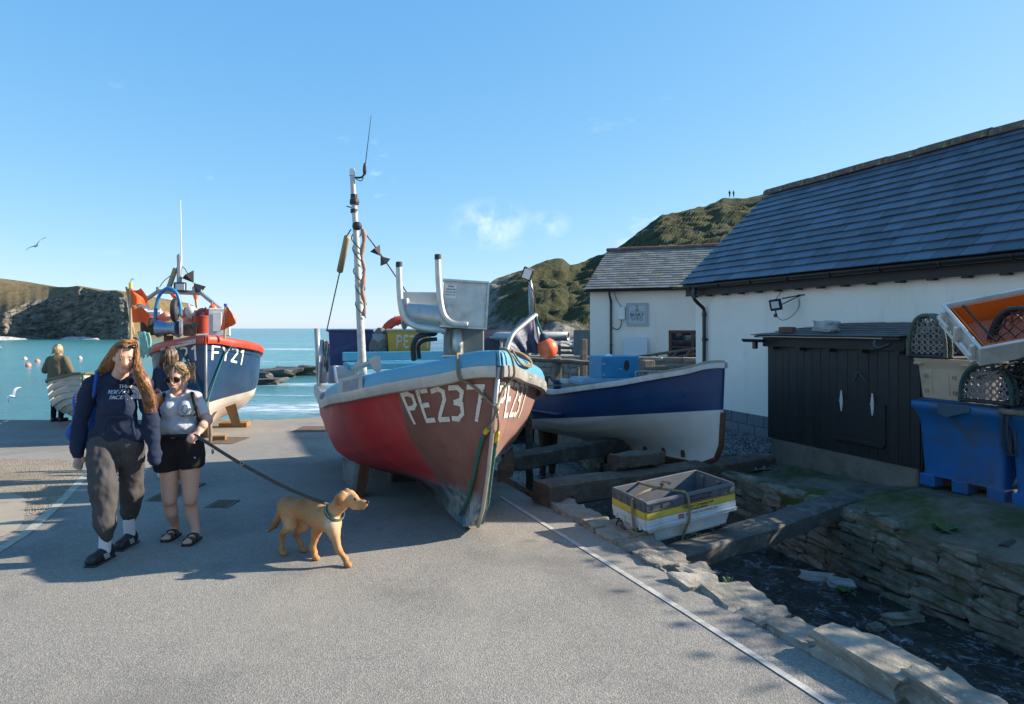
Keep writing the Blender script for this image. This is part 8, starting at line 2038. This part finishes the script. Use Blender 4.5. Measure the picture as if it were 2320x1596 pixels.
mb().tube(bez([D2(434, 890, .08), D2(436, 893, -.06), D2(440, 908, -.10), D2(446, 930, -.11), D2(452, 952, -.06), D2(455, 975, .05)], 20), .017, 6).tube(bez([D2(372, 892, .08), D2(371, 895, -.05), D2(366, 915, -.09), D2(360, 940, -.06), D2(362, 965, .06)], 20), .017, 6).build('strap', M_bk, B2, smooth=True, local=False)
mb().box(D2(444, 922, -.135), (.035, .015, .025), ch=.004).tube([D2(447, 930, -.13), D2(450, 945, -.12)], .004, 5).build('buckle', M_rubber, B2, local=False)
sdf_obj('lead_handle', [rc(D2(444, 976, -.24), D2(438, 990, -.27), .012)], .006, M_bk, B2, .01) if False else None

# ------------------------------------------------------------------ simple standing figures further off
def figure(label, base, h, face, top_c, leg_c, hair_c, vox, arms='down', hair_len=.1, shoe=(.03, .03, .03), wide=1.0, top_len=.46, group=None, legs_apart=.09, skirt=0):
    e = empty('person', label, 'person', base, 0, group); b = Vector(base); s = h / 1.7; f = Vector((face[0], face[1], 0)).normalized(); r = f.cross(Vector((0, 0, 1)))
    P = lambda x, y, z: b + (r * x + f * y) * s + Vector((0, 0, z * s))
    hd_ = Head(P(0, .02, 1.575), f, s); L_ = legs_apart
    elb, wri = {'down': ((.25, -.02, 1.10), (.26, .06, .86)), 'front': ((.25, .0, 1.12), (.12, .22, 1.12)), 'out': ((.28, .05, 1.15), (.30, .28, 1.05))}[arms]
    sk_ = hd_.prims() + hd_.fine() + [rc(P(0, 0, 1.38), P(0, .01, 1.5), .065 * s, .052 * s), rc(P(0, 0, 1.0), P(0, 0, 1.32), .12 * s, .13 * s, .7, f)]
    top_ = [rc(P(0, 0, 1.28), P(0, 0, 1.42 - top_len + .02), .17 * s * wide, .185 * s * wide, .68, f), rc(P(-.15, 0, 1.37), P(.15, 0, 1.37), .07 * s)]
    for k in (-1, 1):
        E = P(k * elb[0] * wide, elb[1], elb[2]); Wp = P(k * wri[0] * wide, wri[1], wri[2]); S_ = P(k * .18, 0, 1.37)
        sk_ += [rc(S_, E, .045 * s, .04 * s), rc(E, Wp, .04 * s, .028 * s)] + hand(Wp, Wp - E, s, .4, k)
        top_ += [rc(S_, E, .065 * s * wide, .058 * s * wide), rc(E, E.lerp(Wp, .9), .056 * s, .045 * s)]
        sk_ += [rc(P(k * L_, 0, .9), P(k * L_, .02, .48), .075 * s, .055 * s), rc(P(k * L_, .02, .48), P(k * L_, -.02, .06), .055 * s, .035 * s), rc(P(k * L_, -.03, .04), P(k * L_, .12, .035), .035 * s, .03 * s)]
    body_ = sdf_obj('body', sk_, vox, M_skin, e, .03, colour=lambda V: hd_.colour(V, SK1))
    lg_ = [rc(P(-.07, 0, .93), P(.07, 0, .93), .125 * s, None, .85, f)]
    for k in (-1, 1): lg_ += [rc(P(k * L_, 0, .9), P(k * L_, .02, .48), .098 * s, .072 * s), rc(P(k * L_, .02, .48), P(k * L_, -.02, .10), .072 * s, .055 * s)]
    sdf_obj('trousers', lg_, vox, cloth('trousers_%d' % len(MATS), leg_c), e, .03, folds=.008)
    sdf_obj('top', top_, vox, cloth('top_%d' % len(MATS), top_c), e, .04, folds=.010, planes=[(P(0, 0, 1.42 - top_len - .1), (0, 0, -1))])
    for k in (-1, 1): sdf_obj('shoe', [rc(P(k * L_, -.04, .04), P(k * L_, .15, .035), .048 * s, .042 * s), rc(P(k * L_, -.03, .08), P(k * L_, -.01, .08), .042 * s)], vox, simple('shoe_%d' % len(MATS), shoe, rough=.5), e, .02)
    hq = hd_.p; HMx = hairmat('hair_%d' % len(MATS), hair_c, mul(hair_c, .55))
    sdf_obj('hair', [el(hq(0, -.022, .038), np.array((.086, .10, .095)) * s, hd_.M()), rc(hq(0, -.07, 0), hq(0, -.07, -hair_len), .07 * s, .055 * s), rc(hq(-.06, -.03, 0), hq(-.06, -.04, -hair_len), .04 * s, .03 * s), rc(hq(.06, -.03, 0), hq(.06, -.04, -hair_len), .04 * s, .03 * s)], vox * .8, HMx, e, .03, [el(hq(0, .09, -.03), np.array((.066, .08, .09)) * s, hd_.M())], folds=.012, fsc=(30, 30, 8))
    rn_ = random.Random(len(MATS)); pp = []
    for i in range(60):
        a = rn_.uniform(.6, 5.7) ; x_, y_ = .082 * math.sin(a), -.022 + .1 * math.cos(a)
        pp.append([hq(x_ * .4, y_ * .4, .13), hq(x_, y_, .06), hq(x_ * 1.12, y_ * 1.1, -.03), hq(x_ * 1.1 + rn_.uniform(-.03, .03), y_ * 1.1 + rn_.uniform(-.03, .03), -.05 - hair_len * rn_.uniform(.6, 1.2))])
    strands('hair_strands', e, HMx, pp, .007, 10)
    return e, P
p = at(131, 955, 14.75); figure('person in olive fleece and black trousers looking out to sea', (p.x, 14.75, gz(14.75)), 1.66, (.10, 1, 0), (.15, .125, .08), (.012, .013, .018), (.48, .36, .20), .016, 'front', .03, (.02, .02, .025), 1.22, .50)
p = at(383, 900, 8.5); figure('person with shoulder length brown hair in navy, half hidden between the women', (p.x, 8.5, gz(8.5)), 1.63, (.35, .94, 0), (.02, .03, .06), (.06, .07, .10), (.115, .065, .035), .014, 'down', .10, (.5, .5, .5))
p = at(1241, 900, 11.9); figure('bearded person in blue wading in the stream behind the boats', (p.x, 11.9, WATER - .12), 1.80, (.5, -.85, 0), (.01, .16, .36), (.11, .09, .065), (.10, .06, .035), .016, 'out', .04, (.02, .025, .025), 1.0, .40)
for i, (x, c_, lab) in enumerate(((1653, (.03, .04, .06), 'tiny dark figure standing on the hill top rock'), (1662, (.03, .16, .17), 'tiny teal figure standing on the hill top'))):
    p = at(x, 447, 189); p.z -= .1; figure(lab, p, 2.1, (.3, -1, 0), c_, (.03, .03, .035), (.05, .04, .03), .08, 'down', .05, group='figures on the hill top')

# ------------------------------------------------------------------ the dog
DGc = Vector(ground(712, 1266)); DO = empty('dog', 'golden labrador type dog with green collar walking on a lead', 'dog', (DGc.x, DGc.y, DGc.z))
d = lambda x, y, Y: at(x, y, Y)
def paw(x, y): 
    g = ground(x, y); return Vector((g.x, g.y, g.z))
pA, pB, pC, pD = paw(783, 1284), paw(711, 1268), paw(638, 1257), paw(683, 1250)
Z = lambda p, z, x=0, y=0: Vector((p.x + x, p.y + y, p.z + z))
dog = [rc(d(652, 1148, 5.44), d(690, 1156, 5.36), .084, .070), rc(d(690, 1156, 5.36), d(726, 1170, 5.27), .072, .096), rc(d(726, 1170, 5.27), d(750, 1184, 5.21), .096, .080), rc(d(724, 1146, 5.27), d(690, 1140, 5.36), .046, .046), el(d(756, 1193, 5.18), (.052, .06, .066)),
       rc(d(744, 1168, 5.23), d(770, 1143, 5.16), .072, .054), rc(d(770, 1143, 5.16), d(786, 1130, 5.13), .054, .056), el(d(789, 1128, 5.125), (.058, .058, .052)), rc(d(800, 1136, 5.10), d(825, 1143, 5.055), .040, .024), rc(d(802, 1147, 5.10), d(820, 1150, 5.06), .026, .016), rc(d(794, 1120, 5.115), d(803, 1127, 5.09), .032, .028), rc(d(824, 1139, 5.058), d(830, 1140, 5.046), .018, .013)]
# legs
sh1 = d(757, 1208, 5.15); sh2 = d(717, 1204, 5.29)
dog += [rc(d(750, 1186, 5.17), sh1, .058, .042), rc(sh1, d(767, 1246, 5.12), .040, .024), rc(d(767, 1246, 5.12), Z(pA, .05, -.008, .03), .023, .019), rc(Z(pA, .05, -.008, .03), Z(pA, .020, .012, -.01), .021, .020),
        rc(d(724, 1184, 5.26), sh2, .054, .040), rc(sh2, d(708, 1240, 5.30), .036, .023), rc(d(708, 1240, 5.30), Z(pB, .05, 0, .02), .022, .019), rc(Z(pB, .05, 0, .02), Z(pB, .020, .010, -.015), .021, .020),
        rc(d(654, 1156, 5.40), d(658, 1188, 5.36), .078, .050), rc(d(658, 1188, 5.36), d(639, 1211, 5.43), .046, .023), rc(d(639, 1211, 5.43), Z(pC, .05, -.005, .02), .021, .018), rc(Z(pC, .05, -.005, .02), Z(pC, .018, .010, -.015), .020, .019),
        rc(d(668, 1163, 5.48), d(685, 1194, 5.46), .066, .044), rc(d(685, 1194, 5.46), d(670, 1212, 5.52), .042, .022), rc(d(670, 1212, 5.52), Z(pD, .05, -.012, .03), .020, .018), rc(Z(pD, .05, -.012, .03), Z(pD, .018, .008, -.01), .020, .019)]
for p_ in (pA, pB, pC, pD):
    for i in range(4): dog.append(rc(Z(p_, .022, .012, -.01), Z(p_, .016, .040 - abs(i - 1.5) * .006, -.030 + i * .012 - .005), .011, .010))
dog += [rc(d(643, 1142, 5.48), d(633, 1170, 5.53), .034, .030), rc(d(633, 1170, 5.53), d(622, 1190, 5.56), .030, .024), rc(d(622, 1190, 5.56), d(607, 1206, 5.58), .024, .007)]
dog += [rc(d(776, 1119, 5.07), d(768, 1130, 5.06), .026, .030, .55), rc(d(768, 1130, 5.06), d(763, 1144, 5.065), .028, .014, .55), rc(d(786, 1112, 5.17), d(780, 1122, 5.20), .022, .022, .6)]
def dogcol(V):
    base = np.array((.45, .215, .085)); lt = np.array((.62, .39, .21)); dk = np.array((.27, .095, .026)); c = np.ones((len(V), 3)) * base
    def w(p, r, col_, a=1.0):
        nonlocal c; k = a * lum(V, p, r); c = c * (1 - k) + col_ * k
    for p_, r in ((d(762, 1190, 5.12), .12), (d(800, 1150, 5.08), .06), (d(655, 1190, 5.36), .09), (d(684, 1195, 5.46), .08), (d(790, 1122, 5.08), .05)): w(p_, r, lt, .75)
    w(d(748, 1180, 5.10), .06, np.array((.66, .55, .40)), .8)
    for p_, r in ((d(766, 1132, 5.04), .034), (d(764, 1142, 5.05), .028), (d(610, 1203, 5.58), .05), (d(640, 1212, 5.40), .03), (d(690, 1135, 5.33), .07), (d(660, 1130, 5.42), .06), (d(640, 1140, 5.5), .05), (pA, .05), (d(625, 1188, 5.56), .05)): w(p_, r, dk, .7)
    w(d(805, 1131, 5.055), .012, np.array((.05, .025, .015)), .7); w(d(818, 1152, 5.05), .018, np.array((.14, .06, .03)), .5)
    return c
db = sdf_obj('body', dog, .0068, M_furm, DO, .022, folds=.0008, fsc=(30, 30, 30), colour=dogcol)
sdf_obj('nose', [el(d(832.5, 1138, 5.042), (.014, .012, .011))], .004, simple('dog_nose', (.015, .012, .012), rough=.35, bump=.1), DO, .01)
mb().sphere(d(804.5, 1130.5, 5.052), .0085, 10, 8).build('eye', simple('dog_eye', (.012, .008, .006), rough=.12, bump=0), DO, smooth=True, local=False)
cc = d(758, 1160, 5.19); ca = (d(776, 1138, 5.15) - d(744, 1176, 5.23)).normalized(); cm = basis(ca, (0, 0, 1)) @ rotm('Y', math.pi / 2) 
CL = mb().lathe([(.078, -.015), (.082, -.013), (.080, .013), (.074, .015)], cc, 30, cm, cap=False).build('collar', simple('green_webbing', (.015, .07, .035), (.02, .09, .045), 10, .7, bump=.2, bsc=120), DO, smooth=True, local=False)
mb().lathe([(.0812, .0), (.0835, .003), (.0810, .008)], cc, 30, cm, cap=False).build('grey_stripe', simple('collar_stripe', (.30, .33, .30), rough=.7), CL, smooth=True, local=False)
# short hairs standing off the outline
rn = random.Random(77); m = mb(); vv = db.data.vertices; nl = len(vv)
for i in range(3600):
    v = vv[rn.randrange(nl)]; n_ = v.normal; p_ = v.co; dn = (Vector((-.55, .25, -.75)) + n_ * .9 + Vector((rn.gauss(0, .2), rn.gauss(0, .2), rn.gauss(0, .2)))).normalized(); s_ = n_.cross(dn)
    if s_.length < 1e-3: continue
    s_.normalize(); l_ = rn.uniform(.006, .013); m.add([p_ - n_ * .002 + s_ * .0012, p_ - n_ * .002 - s_ * .0012, p_ + dn * l_], [(0, 1, 2)])
fo = m.build('fur', simple('fur_tips', (.48, .235, .09), (.38, .165, .055), 12, .8, bump=0), DO); fo['kind'] = 'stuff'
# the lead
LD = empty('dog_lead', 'dark webbing dog lead from the hand to the dog collar', 'lead', D2(442, 986, -.24))
lp = bez([D2(447, 976, -.22), D2(440, 986, -.25), at(452, 992, 5.52), at(540, 1047, 5.42), at(630, 1096, 5.32), at(700, 1127, 5.24), at(738, 1140, 5.20)], 40); m = mb(); vs = []
for i, p_ in enumerate(lp):
    dd = (lp[min(i + 1, 40)] - lp[max(i - 1, 0)]).normalized(); s_ = dd.cross(Vector((0, 1, 0))).normalized() * (.0135 if i > 3 else .010)
    t_ = Vector((0, .002, 0)); vs += [p_ + s_ + t_, p_ - s_ + t_, p_ - s_ - t_, p_ + s_ - t_]
m.add(vs, [(4 * i + j, 4 * i + (j + 1) % 4, 4 * i + 4 + (j + 1) % 4, 4 * i + 4 + j) for i in range(40) for j in range(4)]); m.build('strap', simple('lead_webbing', (.045, .038, .036), (.06, .052, .048), 20, .8, bump=.3, bsc=200), LD, local=False)
mb().tube([at(735, 1139, 5.20), at(744, 1142, 5.195), at(750, 1146, 5.19)], .008, 6).build('clip', M_steel, LD, local=False)
mb().tube([at(548 + 4 * math.cos(t * .63), 1050 + 4 * math.sin(t * .63), 5.40) for t in range(10)], .003, 4, closed=True).build('ring', M_steel, LD, local=False)
sdf_obj('bag_holder', [el(at(482, 1022, 5.47), (.012, .012, .03))], .006, simple('blue_pouch', (.10, .15, .2), rough=.6), LD, .01)

# ------------------------------------------------------------------ gulls and moorings
M_gull = simple('gull_white', (.72, .72, .72), (.62, .63, .65), 8, .7, bump=0); M_gulg = simple('gull_grey', (.30, .32, .35), rough=.7, bump=0)
def gull(label, c, s, face, up_, flap=.5):
    e = empty('gull', label, 'gull', c, 0, 'gulls over the water'); c = Vector(c); f = Vector(face).normalized(); r = f.cross(Vector(up_)).normalized(); u = r.cross(f); P = lambda x, y, z: c + (r * x + f * y + u * z) * s
    sdf_obj('body', [rc(P(0, -.14, 0), P(0, .10, .01), .035 * s, .055 * s), rc(P(0, .10, .02), P(0, .17, .035), .045 * s, .038 * s), rc(P(0, -.13, 0), P(0, -.26, .0), .03 * s, .012 * s, .5)], .018 * s, M_gull, e, .03 * s)
    for k in (-1, 1):
        m = mb(); m.grid(lambda a, b: P(k * (.03 + .55 * a), lerp(.10, -.07, b) * (1 - .55 * a) + .05 * math.sin(a * 3) - .12 * a * a, .04 + flap * .30 * math.sin(a * 1.6) - .18 * flap * a * a + .01 * math.sin(math.pi * b)), 12, 5); m.grid(lambda a, b: P(k * (.03 + .55 * a), lerp(.10, -.07, b) * (1 - .55 * a) + .05 * math.sin(a * 3) - .12 * a * a, .03 + flap * .30 * math.sin(a * 1.6) - .18 * flap * a * a), 12, 5)
        w = m.build('wing', M_gulg if flap < .6 else M_gull, e, smooth=True, local=False)
        mb().tube([P(k * .56, .02 - .09, .04 + flap * .11), P(k * .62, -.12, .04 + flap * .10)], [.015 * s, .003 * s], 5).build('wing_tip', M_rubber, e, local=False)
    mb().tube([P(0, .20, .035), P(0, .25, .025)], [.012 * s, .004 * s], 6).build('beak', simple('gull_beak', (.6, .4, .05), rough=.5), e, local=False)
gull('gull gliding high over the headland', at(83, 557, 34), 1.0, (-.3, .2, -.1), (-.45, -.5, .8), .45)
gull('white gull flapping low over the water at left', at(30, 899, 15), .42, (-1, -.2, .25), (.2, -.5, .8), 1.4)
gull('white gull cut by the left edge of the picture', at(0, 788, 20), .45, (.5, -.3, .1), (0, -.6, .8), 1.2)
M_moor = simple('mooring_buoy', (.78, .20, .14), (.70, .28, .2), 6, .5, bump=0)
for i, (x, y, lab, mt_) in enumerate(((56.5, 816, 'pale pink mooring buoy at far left', simple('pale_buoy', (.75, .45, .38), rough=.5, bump=0)), (85, 821, 'pink mooring buoy nearest the person in the fleece', M_moor), (181, 814, 'pale mooring buoy right of the person in the fleece', simple('pale_buoy', (.75, .45, .38))), (64, 830, 'red mooring buoy closest to the quay', M_moor))):
    Y = (CAM_Z - SEA) * FPX / (y / 2.265625 - HOR); p = at(x, y, Y); r_ = .20
    o = mb().sphere((0, 0, .08), (r_, r_, r_ * .95), 14, 10).lathe([(.05, 0), (.04, .06), (.0, .07)], (0, 0, .26), 10, cap=False).build('mooring_buoy', mt_, None, smooth=True); o.location = (p.x, Y, SEA); tag(o, lab, 'buoy', 'mooring buoys on the water')

# ------------------------------------------------------------------ trees just right of the picture, whose dappled shade reaches the kerb
M_tl = simple('tree_leaf', (.05, .085, .02), (.08, .12, .03), 3, .6, bump=0); M_bark = simple('bark', (.10, .08, .06), (.06, .05, .04), 6, .95, bump=.7, bsc=20, bdist=.02)
def tree(label, base, h, crown, n, seed):
    rn = random.Random(seed); e = empty('tree', label, 'tree', base, 0, 'trees beyond the right edge'); T = [Vector((0, 0, 0)), Vector((.1, .05, h * .3)), Vector((-.05, .1, h * .55)), Vector((.05, 0, h * .8))]
    m = mb().tube(bez(T, 12), [.17 - .011 * i for i in range(13)], 10)
    for i in range(9):
        a = rn.uniform(0, 6.28); z = h * rn.uniform(.3, .7); r_ = rn.uniform(.6, 1.2); m.tube(bez([(0, 0, z), (r_ * .5 * math.cos(a), r_ * .5 * math.sin(a), z + .3), (r_ * math.cos(a), r_ * math.sin(a) * 1.2, z + .5)], 6), [.06, .055, .05, .04, .03, .02, .012], 6)
    m.build('trunk', M_bark, e, smooth=True); m = mb(); cl = []
    for i in range(70):
        c = Vector((rn.gauss(0, crown[0] * .5), rn.uniform(-crown[1], crown[1]), rn.uniform(.35, 1) ** .8 * h - .2)); cl.append((c, rn.uniform(.25, .5)))
    for i in range(n):
        c, r_ = rn.choice(cl); p = c + Vector((rn.gauss(0, 1), rn.gauss(0, 1), rn.gauss(0, 1))) * r_ * .55; p.z = min(p.z, h * (1 - .04 * abs(math.sin(p.y * 3.1)))); Mr = rotm('Z', rn.uniform(0, 6)) @ rotm('X', rn.uniform(0, 6)); s_ = rn.uniform(.035, .06)
        m.add([p + Mr @ Vector(q) * s_ for q in ((-1, 0, 0), (0, -.6, .1), (1.2, 0, 0), (0, .6, .1))], [(0, 1, 2, 3)])
    m.build('crown', M_tl, e)
for i, (x, y, h, lab) in enumerate(((8.0, 5.75, 3.3, 'leafy tree out of view past the blue tubs, farthest of the row'), (7.7, 3.4, 2.9, 'leafy tree out of view past the right edge, middle of the row'), (7.4, 1.0, 2.75, 'leafy tree out of view past the right edge, nearest of the row'))):
    tree(lab, (x, y, -.05), h, (.8, 1.2), 7500, 50 + i)
